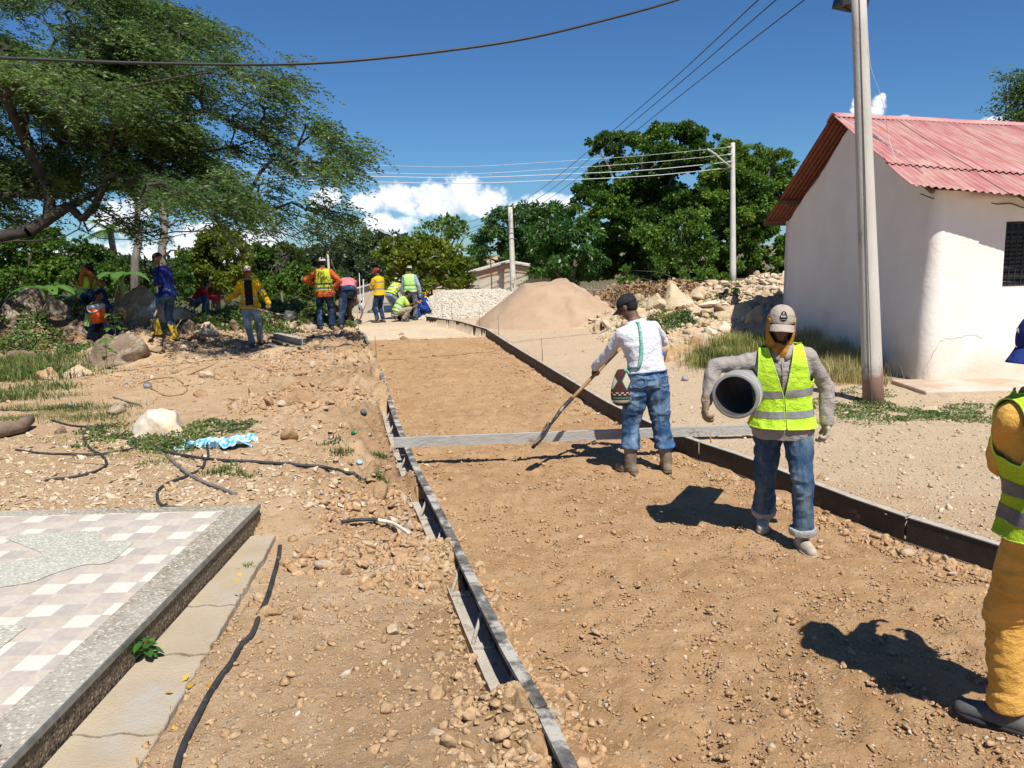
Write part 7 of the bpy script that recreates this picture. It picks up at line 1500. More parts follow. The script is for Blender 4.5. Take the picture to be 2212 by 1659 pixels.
# woven shoulder bag
bc = P(1345, 838, d2 - .18); bt = thing('shoulder_bag', 'crocheted brown and cream shoulder bag hanging at the hip of the man in white', 'bag', bc)
def bagmat():
    mt = bpy.data.materials.new('bag_crochet'); mt.use_nodes = True; MATS['bag'] = mt; t = mt.node_tree; b = t.nodes['Principled BSDF']; L = t.links; b.inputs['Roughness'].default_value = .95
    tc = nd(t, 'ShaderNodeTexCoord'); sp = nd(t, 'ShaderNodeSeparateXYZ'); L.new(tc.outputs['Object'], sp.inputs[0])
    def mth(op, a, b_=None, c=None):
        q = nd(t, 'ShaderNodeMath', operation=op)
        for i, v in enumerate((a, b_, c)):
            if v is None: continue
            if isinstance(v, (int, float)): q.inputs[i].default_value = v
            else: L.new(v, q.inputs[i])
        return q.outputs[0]
    def mix(f, a, c):
        q = nd(t, 'ShaderNodeMix', data_type='RGBA'); L.new(f, q.inputs[0])
        for i, v in ((6, a), (7, c)):
            if isinstance(v, tuple): q.inputs[i].default_value = (*v, 1)
            else: L.new(v, q.inputs[i])
        return q.outputs[2]
    x, z = sp.outputs[0], sp.outputs[2]; br = (.050, .014, .012); cr = (.46, .42, .32); gn = (.04, .22, .15)
    u = mth('ABSOLUTE', mth('SUBTRACT', mth('FLOORED_MODULO', mth('ADD', x, .035), .13), .065)); dia = mth('LESS_THAN', mth('ADD', mth('MULTIPLY', u, 1.9), mth('ABSOLUTE', mth('SUBTRACT', z, .075))), .082)
    rim = mth('LESS_THAN', mth('ABSOLUTE', mth('SUBTRACT', mth('ADD', mth('MULTIPLY', u, 1.9), mth('ABSOLUTE', mth('SUBTRACT', z, .075))), .080)), .006)
    c = mix(dia, br, cr); c = mix(rim, c, gn)
    sq = mth('LESS_THAN', mth('FLOORED_MODULO', x, .05), .025); zz = mth('ADD', z, mth('MULTIPLY', sq, .018)); c = mix(mth('LESS_THAN', mth('ABSOLUTE', mth('SUBTRACT', zz, -.035)), .005), c, cr)
    c = mix(mth('LESS_THAN', mth('ABSOLUTE', mth('ADD', z, .085)), .006), c, gn); c = mix(mth('LESS_THAN', mth('ABSOLUTE', mth('ADD', z, .118)), .012), c, cr); c = mix(mth('LESS_THAN', mth('ABSOLUTE', mth('ADD', z, .135)), .004), c, gn)
    L.new(c, b.inputs['Base Color']); nz = nd(t, 'ShaderNodeTexVoronoi'); nz.inputs['Scale'].default_value = 180; L.new(tc.outputs['Object'], nz.inputs['Vector']); bp = nd(t, 'ShaderNodeBump'); bp.inputs['Strength'].default_value = .5; bp.inputs['Distance'].default_value = .003; L.new(nz.outputs['Distance'], bp.inputs['Height']); L.new(bp.outputs[0], b.inputs['Normal']); return mt
m_ = MB(); bx_, by_, bz_ = Vector((1, .15, 0)).normalized(), Vector((-.15, 1, 0)).normalized(), Vector((.06, 0, 1)).normalized()
m_.loft([[bc + bx_ * a * math.cos(6.283 * j / 28) + by_ * b * math.sin(6.283 * j / 28) + bz_ * z for j in range(28)] for z, a, b in ((-.168, .012, .01), (-.165, .055, .045), (-.145, .085, .060), (-.10, .108, .072), (-.03, .114, .074), (.05, .106, .062), (.12, .088, .050), (.165, .068, .034), (.18, .060, .020))]); m_.build('bag_body', bagmat(), bt, True)
def strapmat():
    mt = M('strap_green', (.09, .36, .26), (.14, .44, .33), 40, .9, .3, 200, c3=(.40, .52, .44), s3=50, f3=(.5, .6)); return mt
sg_ = strapmat(); up, fw, rt_ = p.cfr
s_top = p.at(.515) + rt_ * -.045 * p.S + up * .010; 
def bk(t, a, g=.022): r_ = p.ring(t, g, 1, 360); return r_[int(a) % 360]
pth = [p.ring(.47, .02, 1, 360)[322], s_top + up * .030 + rt_ * .0, bk(.49, 190, .034), bk(.44, 192, .032), bk(.38, 194, .030), bk(.30, 198, .028), bk(.22, 203, .028), bk(.15, 209, .030), bk(.09, 216, .032), bc + bz_ * .19 + by_ * -.02 + bx_ * .03]
wd_ = [.012, .012, .012, .012, .013, .014, .016, .018, .018, .014]; nb_ = [(q - p.at(.3)).normalized() for q in pth]; rows = []
for i, q in enumerate(pth):
    t_ = (pth[min(i + 1, len(pth) - 1)] - pth[max(i - 1, 0)]).normalized(); s2 = t_.cross(nb_[i]).normalized() if i > 1 else rt_ * -1; rows.append([q - s2 * wd_[i], q, q + s2 * wd_[i]])
MB().grid(rows).build('strap', sg_, bt, True, thick=.004); m_ = MB(); e_ = pth[-1]
for k in range(14): a = (k - 6.5) / 7; m_.tube([e_ + bx_ * a * .028, e_ + bx_ * a * .036 + Vector((0, -.012, -.035)), e_ + bx_ * a * .04 + Vector((0, -.018, -.075 - .01 * (k % 3)))], .003, 5)
m_.build('tassel', sg_, bt)

# 3 ---- man cropped by the right edge
g3 = GT(2226, 1610); p = Person('man in neon vest, ochre trousers and blue cap cut off by the right edge', (g3.x + .035, g3.y + .0, g3.z), 8, 1.86, SK_D, side=-9, lean=(2, 5), head=(16, 108, 0), pel=(.0, .0, .94), Lf=GT(2168, 1598) + Vector((.06, .08, 0)), Rf=GT(2380, 1560), L_=(.06, .36, 1.08), Le=(-.15, .1, -1), R_=(.22, .28, 1.0), near=True, toe=(10, -42), wide=1.05)
p.trousers(OCH, .02, .018, .010, 9, flare=.010, fit=1.02); p.shirt(OCH, -.02, .014, amp=.016, seed=3, sl=.006); p.shoes(M('shoe_grey', (.10, .105, .10), (.07, .07, .07), 12, .7), sole=M('sole_black', (.03, .03, .03)), bulk=.004); p.vest(NEONB, BANDD, t0=-.05, g=.036, bands=((.015, .075), (.13, .19)), V=(.2, .06), trim=TRIM, amp=.014, armx=.188, flare=.02); cb = p.cap(cloth('cap_blue', (.025, .045, .22), (.02, .035, .17)), sc=1.08)
fq3 = lambda x, y, z: p.hc + p.HM @ (Vector((x, y, z)) * p.S * 1.08); bm_ = MB()
for k in range(7):
    a = .55 + .05 * k; z = .075 + .004 * (k % 2)
    r3 = 1.03 * math.cos(math.asin((z - .022) / .098)) ** .72; q = lambda a_, z_: fq3(.083 * r3 * math.sin(a_), -.010 + .104 * r3 * math.cos(a_), z_)
    bm_.tube([q(a, z - .008), q(a + .02, z + .006), q(a + .035, z - .006)], .0014, 4)
bm_.build('cap_lettering', WT, cb); p.hair(BLK)

# ---- the far workers
def bal(px, py): return GT(px, py)
# orange shirt eating, seated on the rocks
g = P(206, 676, 18.0); p = Person('seated man in orange shirt and neon vest eating, dark cap', (g.x, g.y, g.z + .02), -118, 1.7, SK_M, lean=(5, 24), head=(18, 0, 0), pel=(0, -.25, .36), Rf=(.10, .28, .10), Lf=(-.10, .33, .08), Rk=(.2, .4, 1), Lk=(-.2, .4, 1), R_=(.06, .18, .86), L_=(-.10, .30, .66), curl=60)
p.trousers(JEAND, .02); p.shirt(cloth('shirt_orange', (.55, .20, .05), (.45, .15, .04)), -.04); p.vest(NEON, BAND, g=.03); p.shoes(M('shoe_dark', (.04, .035, .03))); p.cap(cloth('cap_maroon', (.035, .015, .018)))
bo = P(218, 626, 18.3); tb = tag(MB().loft([[bo + Vector((r * math.cos(6.283 * j / 18), r * math.sin(6.283 * j / 18), z)) for j in range(18)] for z, r in ((-.05, .05), (-.03, .085), (.03, .10), (.035, .095), (-.02, .075), (-.035, .04))]).build('bowl', M('bowl_blue', (.02, .12, .50), rough=.4), None, True), 'blue plastic bowl in the lap of the seated man in orange', 'bowl')
# man behind the cooler
g = P(224, 728, 16.9); p = Person('bareheaded man in maroon shirt with lime straps sitting behind the cooler', (g.x, g.y, g.z), -92, 1.7, SK_D, lean=(8, 26), head=(5, -8, 0), pel=(0, -.22, .26), Rf=(.14, .26, .08), Lf=(-.12, .30, .08), Rk=(.2, .3, 1), Lk=(-.2, .3, 1), R_=(.12, .34, .40), L_=(-.1, .36, .42))
p.trousers(JEAND, .02); p.shirt(cloth('shirt_maroon', (.07, .012, .015)), -.03, sleeve=.6); p.vest(cloth('vest_lime_mesh', (.30, .45, .12)), BAND, g=.026, V=(-.1, .12), bands=(), t0=.0, armx=.13); p.hair(BLK); p.shoes(M('shoe_dark', (.04, .035, .03)))
# cooler
cb_ = P(215, 697, 16.15); ct = thing('cooler_jug', 'orange water cooler jug with grey lid in front of the seated men', 'cooler', cb_); tl = Vector((-.10, 0, 1)).normalized()
def rv_(pr, c, axd, n=28): x__, y__, _ = frame(axd); return [[c + axd * z + (x__ * math.cos(6.283 * j / n) + y__ * math.sin(6.283 * j / n)) * r for j in range(n)] for z, r in pr]
MB().loft(rv_([(0, .14), (.01, .15), (.30, .165), (.305, .16)], cb_, tl)).build('jug', M('cooler_orange', (.72, .10, .012), rough=.4), ct, True); MB().loft(rv_([(.30, .170), (.36, .175), (.385, .15), (.39, .05)], cb_, tl)).build('lid', M('cooler_lid', (.42, .46, .48), rough=.5), ct, True)
MB().tube([cb_ + tl * .33 + Vector((.16 * math.sin(a), -.16 * math.cos(a) * 1.1, -.10 * math.cos(a) ** 2)) for a in [R(k) for k in range(-90, 91, 15)]], .012, 6).build('carry_handle', M('cooler_handle', (.60, .62, .62)), ct, True)
# blue shirt, yellow boots
g = GT(372, 738); dd_ = (g - CAM).dot(_f); t0_, t1_ = P(352, 630, dd_ - .05), P(328, 701, dd_ - .3); td_ = (t1_ - t0_).normalized()
p = Person('man in navy shirt and yellow rubber boots leaning on a tool handle', g, 78, 1.76, SK_M, lean=(2, 12), head=(22, 0, 0), Rf=None, Lf=(-.08, .22, .20), L_=P(336, 609, dd_ - .25), Lg=None, R_=P(340, 652, dd_ + .05), Re=(.4, -.4, -1), Le=(-.4, -.4, -1), curl=50, Lk=(-.1, 1, .3))
p.trousers(JEANS, .22); p.shirt(cloth('shirt_navy', (.012, .022, .13), (.008, .014, .09)), -.06, sleeve=.75, sl=.014, loose=.02); p.shoes(M('boot_yellow', (.62, .42, .02), (.50, .32, .02), 8, .5), name='rubber_boot', tall=.26, bulk=.005); p.cap(BLK, front=cloth('cap_grey', (.22, .22, .22)), fa=30); p.gloves(cloth('glove_black', (.03, .03, .032)))
shovel('hoe', 'long wooden tool planted among the rocks by the man in navy', t0_ - td_ * .1, t1_, t1_ + td_ * .2, (0, -1, .2), WOODP, STEEL, .02, .05, 'long-handled tools', False, 'hoe')
# red shirt crouching
g = GT(440, 676); g = P(438, 676, 22.5); p = Person('man in red jacket crouching behind the creeper', (g.x, g.y, g.z), -75, 1.7, SK_D, lean=(25, 48), head=(15, 0, 0), pel=(0, -.2, .30), Rf=(.12, .05, .08), Lf=(-.12, .12, .08), Rk=(.3, 1, .6), Lk=(-.3, 1, .6), R_=(.10, .50, .42), L_=(-.08, .52, .45), Re=(.5, 0, -1), Le=(-.5, 0, -1))
p.trousers(JEANS, .02); p.shirt(cloth('jacket_red', (.42, .02, .025), (.30, .012, .018)), -.03); p.vest(cloth('jacket_red2', (.45, .02, .03)), BAND, bands=((.08, .12),), g=.024, V=(.5, .03)); p.hair(BLK); p.shoes(M('shoe_dark', (.04, .035, .03)))
# yellow jacket with shovel
g = GT(548, 750); dd_ = (g - CAM).dot(_f); a_, b_, c_ = P(487, 650, dd_ - .35), P(600, 679, dd_ - .30), P(641, 683, dd_ - .30); d_ = (b_ - a_).normalized(); gLf = a_ + d_ * (P(586, 675, dd_ - .32) - a_).dot(d_)
p = Person('man in open yellow jacket carrying a shovel across his body, facing the camera', g, 195, 1.69, SK_M, lean=(0, 2), head=(5, 0, 0), Rf=(.02, .0, .085), Lf=(-.13, -.28, .12), Rg=(a_ + d_ * .03, d_), Lg=(gLf, d_), Re=(.5, -.4, -1), Le=(-.8, -.5, -.6), Lk=(-.3, 1, 0))
p.trousers(JEANP, .03, .018, fit=.98); p.shirt(cloth('jacket_yellow', (.72, .45, .02), (.60, .34, .015)), -.10, .018, sl=.012, amp=.010, loose=.01); p.armband(BAND, ((0, .75),), .080); p.gloves(GLVB); p.shoes(M('shoe_greyd', (.12, .12, .12))); p.cap(cloth('cap_red', (.38, .03, .03)), front=cloth('cap_white', (.62, .60, .58)), fa=60)
rows = [[p.at(t) + p.dirn(t)[2] * x + p.dirn(t)[1] * (p.rad(t, .028)[1] * (1 - 2.2 * x * x) + (.012 if t < .05 else 0)) for x in np.linspace(-.078, .078, 7)] for t in np.linspace(-.10, .52, 24)]
MB().grid(rows).build('black_shirt', BLK, p.t, True, thick=.003)
for sg in (1, -1): MB().grid([[p.at(t) + p.dirn(t)[2] * sg * x + p.dirn(t)[1] * (p.rad(t, .030)[1] * (1 - 2.4 * x * x)) for x in np.linspace(.075, .15, 5)] for t in (.10, .125, .15)]).build('reflective_band', BAND, p.t, True)
shovel('shovel', 'shovel held level by the man in the yellow jacket', a_ - d_ * .02, b_, c_, Vector((.1, -.75, .75)), WOODP, STEEL, .019, .125)
# hands on hips
g = GT(706, 713); p = Person('man seen from behind with hands on hips, orange overall and dirty vest', g, 13, 1.76, SK_D, lean=(-1, 2), head=(6, 5, 0), Lf=(-.14, 0, .085), Rf=(.14, .02, .085), L_=(-.21, .05, 1.08), R_=(.21, .07, .98), Le=(-1, -.25, 0), Re=(1, -.4, -.2), wide=1.12, curl=60)
p.trousers(JEAND, .02, .020, flare=.016); p.shirt(ORNG, -.17, .018, loose=.02, sl=.014, amp=.01); p.vest(NEOND, BANDD, t0=.02, g=.038, bands=((.06, .10), (.16, .20)), V=(.3, .06)); p.shoes(M('shoe_dark', (.04, .035, .03)), bulk=.004); p.cap(cloth('cap_white', (.62, .60, .58)), front=None, brim=cloth('cap_blue', (.025, .045, .22))); p.hair(BLK); p.gloves(GLVB, 'R')
# pink bending
g = GT(757, 706); p = Person('man in pink shirt bent double with his back to the camera', g, 15, 1.74, SK_D, lean=(48, 84), head=(70, 0, 0), pel=(0, -.10, .92), Lf=GT(737, 712), Rf=GT(784, 703), L_=(-.10, .62, .30), R_=(.12, .60, .32), Le=(-1, 0, .2), Re=(1, 0, .2), toe=(10, -10), wide=1.08)
p.trousers(JEAND, .02, .020, flare=.012, top=.12); p.shirt(cloth('shirt_pink', (.68, .20, .22), (.60, .16, .18)), .02, .016); p.shoes(M('shoe_brown', (.12, .09, .06)), bulk=.004); p.hair(BLK)
# khaki helper behind
g = GT(752, 697); p = Person('worker in khaki trousers crouching behind the man in pink', g, 150, 1.68, SK_D, lean=(40, 70), head=(30, 0, 0), pel=(.05, -.25, .55), Rf=(.14, .0, .085), Lf=(-.16, .12, .085), Rk=(.4, 1, .3), Lk=(-.4, 1, .3), R_=(.05, .35, .30), L_=(-.1, .40, .25))
p.trousers(cloth('khaki', (.16, .12, .07)), .04); p.shirt(cloth('shirt_khaki', (.20, .15, .09)), -.02); p.shoes(M('shoe_brown', (.12, .09, .06)), name='boot', tall=.14); p.hair(BLK); p.gloves(GLVB)
# surveyor's helper far back
def farg(px, py, d): q = P(px, py, d); return Vector((q.x, q.y, h1(q.x, q.y)))
g = farg(783, 688, 48); p = Person('distant man in white shirt and blue cap beside the levelling staff', g, 175, 1.74, SK_D, head=(10, 0, 0), R_=(.10, .25, 1.12), L_=(-.05, .28, 1.08), Rf=(.1, 0, .085), Lf=(-.12, .05, .085))
p.trousers(JEANS, .02); p.shirt(cloth('shirt_white', (.62, .62, .64)), -.06, sleeve=.6); p.shoes(M('shoe_black', (.02, .02, .02))); p.cap(cloth('cap_blue', (.025, .045, .22)), front=cloth('cap_white', (.62, .60, .58))); MB().beam(p.W((.02, .16, 1.0)), p.W((.02, .16, 1.3)), .12, .05).build('lanyard_bag', M('red_cloth', (.45, .02, .03)), p.t, bevel=.01)
a_, b_ = farg(785, 690, 47.6), P(785, 603, 47.6); tag(MB().beam(a_, b_, .075, .05).build('levelling_staff', M('staff_white', (.62, .62, .60), (.45, .45, .44), 3)), 'tall white levelling staff held upright by the distant man in white', 'staff', 'survey rods')
a_, b_ = farg(780, 690, 47), P(776, 590, 47); o = MB().tube([a_, b_], .022, 6).build('survey_rod', MATS['staff_white'], None, True); tag(o, 'thinner leaning survey rod just left of the levelling staff', 'rod', 'survey rods')
# yellow shirt, red cap
g = GT(823, 697); dd_ = (g - CAM).dot(_f); a_, b_, c_ = P(811, 597, dd_ - .15), P(780, 684, dd_ - .35), P(771, 702, dd_ - .38); d_ = (b_ - a_).normalized(); gg = a_ + d_ * (P(807, 606, dd_ - .15) - a_).dot(d_)
p = Person('man in yellow shirt and red and white cap resting a shovel before him', g, 60, 1.72, SK_D, lean=(0, 3), head=(12, 12, 0), Lf=(-.10, .05, .085), Rf=(.10, -.02, .085), Lg=(gg, d_, 1), R_=(.16, .26, .88), Le=(-.5, -.2, -1), Re=(.6, -.8, -.2))
p.trousers(JEAND, .03, .018); p.shirt(YEL, -.06, .016, sl=.010, loose=.01); p.vest(YEL, BAND, t0=-.05, g=.026, bands=((.12, .165), (.33, .37)), V=(.47, .03), amp=.006, armx=.2); p.armband(BAND, ((0, .7),), .078); p.shoes(M('shoe_brown', (.12, .09, .06)), bulk=.006); p.cap(cloth('cap_red', (.38, .03, .03)), front=cloth('cap_white', (.62, .60, .58)), fa=40); p.hair(BLK)
shovel('shovel', 'upright shovel held by the man in the yellow shirt and red cap', a_, b_, c_, Vector((-.3, -1, 0)), WOODP, STEEL, .021, .11)
# bending in neon vest, khaki
g = GT(848, 693) + Vector((0, .5, 0)); p = Person('man in khaki shirt and neon vest stooping left of the crouching ones', g, -35, 1.70, SK_D, lean=(35, 72), head=(50, 0, 0), pel=(0, -.15, .84), Lf=(-.12, .05, .085), Rf=(.12, -.02, .085), L_=(-.12, .42, .52), R_=(.16, .35, .40), Le=(-.8, 0, -.6), Re=(.8, 0, -.3), Lk=(-.2, 1, .2))
p.trousers(JEANP, .02); p.shirt(cloth('shirt_beige', (.42, .37, .28)), -.02, .014, sl=.008); p.vest(NEON, BAND, t0=.0, g=.034, V=(.3, .06)); p.shoes(M('shoe_brown', (.12, .09, .06))); p.gloves(cloth('glove_yellow', (.60, .42, .06))); p.hair(BLK)
# crouching in vest
g = GT(868, 695) + Vector((0, .15, 0)); p = Person('bare-armed man in lime vest squatting in the middle of the group', g, -62, 1.68, SK_D, lean=(20, 48), head=(30, 0, 0), pel=(0, -.18, .34), Lf=(-.14, .08, .085), Rf=(.14, -.02, .085), Lk=(-.5, 1, .5), Rk=(.5, 1, .5), L_=(-.05, .42, .55), R_=(.16, .40, .45), Le=(-.5, .2, -1), Re=(.5, .2, -1))
p.trousers(cloth('khaki_pale', (.34, .30, .22)), .02); p.shirt(cloth('shirt_lime', (.45, .60, .10)), -.02, .014, sleeve=.5); p.vest(NEONP, BAND, t0=.0, g=.028); p.hair(BLK); p.shoes(M('shoe_greyd', (.12, .12, .12)))
# light blue shirt with vest, back view
g = GT(889, 692); p = Person('man seen from behind in light blue shirt, pale neon vest and white cap', g, -4, 1.75, SK_D, lean=(0, 4), head=(10, 0, 0), Lf=(-.13, .03, .085), Rf=(.12, .04, .085), L_=(-.28, .12, .84), R_=(.30, .08, .86), Le=(-.6, -.8, 0), Re=(.6, -.8, 0), wide=1.04)
p.trousers(JEANG, .02, .022, flare=.014); p.shirt(cloth('shirt_pale_blue', (.30, .38, .50), (.26, .33, .45)), -.04, .014, sl=.010); p.vest(NEONP, BAND, t0=-.01, g=.034, bands=((.04, .08), (.16, .20)), V=(.3, .06)); p.shoes(M('shoe_brown', (.12, .09, .06)), bulk=.004); p.cap(cloth('cap_grey_pale', (.50, .46, .42))); p.hair(BLK); p.gloves(GLV)
# dark figure in front of him and blue uniform
g = GT(878, 693) + Vector((0, .8, 0)); p = Person('dark-clothed man crouching mostly hidden behind the squatting man', g, 185, 1.68, SK_D, lean=(20, 50), head=(30, 0, 0), pel=(0, -.15, .36), Lf=(-.14, .08, .085), Rf=(.14, -.02, .085), Lk=(-.5, 1, .5), Rk=(.5, 1, .5), L_=(-.1, .42, .40), R_=(.12, .40, .42))
p.trousers(JEAND, .02); p.shirt(cloth('shirt_darkred', (.10, .03, .03)), -.02, .014); p.hair(BLK); p.shoes(M('shoe_dark', (.04, .035, .03)))
g = GT(912, 690) + Vector((0, .1, 0)); UB = cloth('uniform_blue', (.02, .06, .30), (.015, .045, .22)); p = Person('man in bright blue uniform with orange stripes squatting by the tripod', g, 100, 1.70, SK_D, lean=(18, 34), head=(25, 0, 0), pel=(0, -.18, .34), Lf=(-.10, .10, .085), Rf=(.10, .05, .085), Lk=(-.1, 1, .7), Rk=(.1, 1, .7), L_=(-.08, .38, .55), R_=(.10, .36, .52), Le=(-.3, .2, -1), Re=(.3, .2, -1))
p.trousers(UB, .02); p.shirt(UB, -.02, .018, sl=.014); p.armband(M('band_orange', (.70, .28, .12)), ((0, .4), (0, .6)), .084); p.hair(BLK); p.cap(cloth('cap_yel_dark', (.30, .22, .06))); p.shoes(M('shoe_dark', (.04, .035, .03)))
# long wooden tools of the crouching group
for (x0, y0, x1, y1, x2, y2, lb) in ((872, 648, 868, 676, 862, 692, 'wooden shovel handle held upright by the squatting man'), (879, 652, 879, 680, 877, 692, 'wooden handle held at the side of the man in light blue')):
    g = GT(x2, y2); dd_ = (g - CAM).dot(_f) - .12; a_, b_, c_ = P(x0, y0, dd_), P(x1, y1, dd_), P(x2, y2, dd_); shovel('shovel', lb, a_, b_, c_, (0, -1, .1), WOOD, STEEL, .024, .09)
# surveyor's level on its tripod
g = GT(932, 690); hd = P(917, 642, 25.2); tt = thing('survey_tripod', 'white and yellow survey tripod with a level beside the squatting man in blue', 'tripod', (g.x, g.y, g.z)); MTP = M('tripod_white', (.62, .62, .60)); MYE = M('tripod_yellow', (.70, .42, .02))
gz = h1(hd.x, hd.y)
for k, (dx, dy) in enumerate(((.42, -.2), (-.38, -.15), (.05, .5))):
    ft = Vector((hd.x + dx, hd.y + dy, gz)); m_ = ft.lerp(hd, .48); sdv = (ft - hd).cross(Vector((0, 0, 1))).normalized() * .025; lg = MB(); 
    for sg in (1, -1): lg.tube([m_ + sdv * sg, hd + sdv * sg], .013, 6)
    lg.tube([ft, m_.lerp(hd, .15)], .012, 6); o = lg.build('leg', MTP, tt, True); MB().box(m_, (.07, .05, .05)).build('clamp', MYE, o)
MB().cyl(hd - Vector((0, 0, .02)), hd + Vector((0, 0, .03)), .09, .08, 16).build('tripod_head', MYE, tt, True)
lv = thing('survey_level', 'yellow and black levelling instrument mounted on the survey tripod', 'survey level', hd + Vector((0, 0, .03))); MB().box(hd + Vector((0, 0, .10)), (.11, .16, .11)).build('housing', MYE, lv, bevel=.02); MB().cyl(hd + Vector((0, -.15, .12)), hd + Vector((0, .13, .12)), .035, .03, 12).build('telescope', BLK, lv, True); MB().cyl(hd + Vector((0, 0, .03)), hd + Vector((0, 0, .05)), .05, .05, 12).build('base_plate', BLK, lv, True)
# ---------------------------------------------------------------- hoses and litter on the ground
M_HOSE = M('hose_black', (.025, .026, .028), (.05, .05, .05), 10, .5, .2, 60, c3=(.20, .17, .13), s3=7, f3=(.58, .7)); M_HOSEG = M('hose_grey', (.12, .115, .11), (.20, .18, .16), 8, .7)
def hose(label, pts, r, mat=None, name='hose', group='black water hoses on the ground', lift=None, cat='hose'):
    w_ = []
    for q in pts: g = GT(q[0], q[1]); g.z += r * .8 + (q[2] if len(q) > 2 else 0); w_.append(g)
    o = []; n = len(w_)
    for i in range(n - 1):
        p0, p1_, p2_, p3_ = w_[max(i - 1, 0)], w_[i], w_[i + 1], w_[min(i + 2, n - 1)]
        for k in range(10):
            t = k / 10; v = .5 * ((2 * p1_) + (p2_ - p0) * t + (2 * p0 - 5 * p1_ + 4 * p2_ - p3_) * t * t + (3 * p1_ - p0 - 3 * p2_ + p3_) * t ** 3)
            lo = h1(v.x, v.y) + r * .7; L0_ = (1 - t) * (pts[i][2] if len(pts[i]) > 2 else 0) + t * (pts[i + 1][2] if len(pts[i + 1]) > 2 else 0)
            v.z = max(v.z, lo) if L0_ >= 0 else v.z; o.append(v)
    o.append(w_[-1])
    for _ in range(14):
        zz_ = [q.z for q in o]
        for i in range(1, len(o) - 1): o[i].z = (zz_[i - 1] + zz_[i] * 2 + zz_[i + 1]) / 4
    for q in o: q.z = max(q.z, h1(q.x, q.y) + r * .2) if all(len(a) < 3 for a in pts) else q.z
    r *= .78
    return tag(MB().tube(o, r, 10).build(name, mat or M_HOSE, None, True), label, cat, group)
hose('thick black hose running from the weeds to the dug-up hole', [(200, 926), (300, 962), (400, 988), (480, 998), (560, 1003), (640, 1009), (700, 1016), (745, 1024), (772, 1036), (795, 1049)], .018)
hose('black hose looping down from the blue plastic to the terrace corner', [(447, 965), (450, 990), (440, 1012), (410, 1030), (370, 1044), (346, 1060), (340, 1080), (352, 1096), (380, 1102), (402, 1102)], .016)
hose('black hose curling from the weeds to its open end at the left', [(250, 922), (215, 924), (190, 932), (181, 948), (195, 972), (222, 990), (230, 1005), (215, 1020), (180, 1030), (140, 1037), (98, 1042)], .016)
hose('black hose lying straight from the left edge of the stony flat to the weeds', [(35, 974), (80, 981), (140, 985), (210, 984), (270, 975), (330, 964)], .014)
hose('short black hose end pointing left above the stony flat', [(112, 910), (150, 921), (200, 925), (235, 926)], .015)
hose('grey hose crossing under the loop toward the terrace', [(360, 988), (385, 1010), (420, 1035), (465, 1055), (500, 1069), (512, 1072)], .019, M_HOSEG)
hose('black hose bending back at the right edge of the weeds', [(420, 925), (470, 922), (535, 917), (537, 924), (500, 931), (450, 935)], .014)
hose('thick black hose entering the dirt in the left foreground', [(380, 1690), (385, 1655), (400, 1610), (430, 1550), (470, 1480), (500, 1440), (520, 1405), (545, 1375), (560, 1338), (577, 1298), (588, 1262), (597, 1230), (603, 1205), (605, 1185)], .019)
hose('black hose with a bend at the far left edge', [(-20, 872), (20, 866), (40, 858), (36, 850), (20, 848)], .014)
hose('black cable lying along the left edge with a green tip', [(-20, 886), (40, 888), (100, 886), (150, 882), (175, 879)], .012); hose('turquoise hose tip lying in the grass', [(150, 878), (158, 877)], .018, M('tip_green', (.10, .50, .38)), 'hose_tip', None)
hose('thin grey hose beside the marbled rock', [(245, 860), (270, 868), (300, 876)], .014, M_HOSEG)
hose('tan hose coiled on the dirt slope', [(300, 830), (330, 822), (370, 818), (392, 826), (404, 840), (396, 852), (360, 856), (340, 848), (320, 836)], .012, M('hose_tan', (.34, .22, .12), (.28, .18, .10)), 'hose', None)
hose('pale stick lying on the dirt slope above the coiled hose', [(262, 833), (300, 818), (320, 812)], .010, M('stick_grey', (.42, .40, .36)), 'stick', None, cat='stick')
hose('black pipe half buried in the dug-up soil left of the form', [(738, 1136, .01), (775, 1138, .04), (818, 1143, .05)], .018); hose('white plastic tube joined to the black pipe by the form', [(818, 1143, .05), (850, 1150, .05), (884, 1162, .02)], .017, M('tube_white', (.70, .67, .58), (.62, .58, .48)), 'plastic_tube', None, cat='tube')
hose('bleached dry root on the stony flat', [(130, 968 + 30), (200, 1003), (255, 1004), (300, 1012)], .007, M('root', (.38, .27, .17)), 'root', None, cat='root')
# log
a = GT(-30, 952); b = GT(45, 938); c = GT(66, 926); lg = MB().tube([a + Vector((0, 0, .08)), a.lerp(b, .5) + Vector((0, 0, .09)), b + Vector((0, 0, .09)), c + Vector((0, 0, .11))], [.085, .085, .075, .065], 14).build('log', M('log_bark', (.24, .18, .13), (.15, .105, .075), 10, .95, .8, 25, stretch=(.4, 1, 1)), None, True); tag(lg, 'weathered curved log lying at the left edge', 'log')
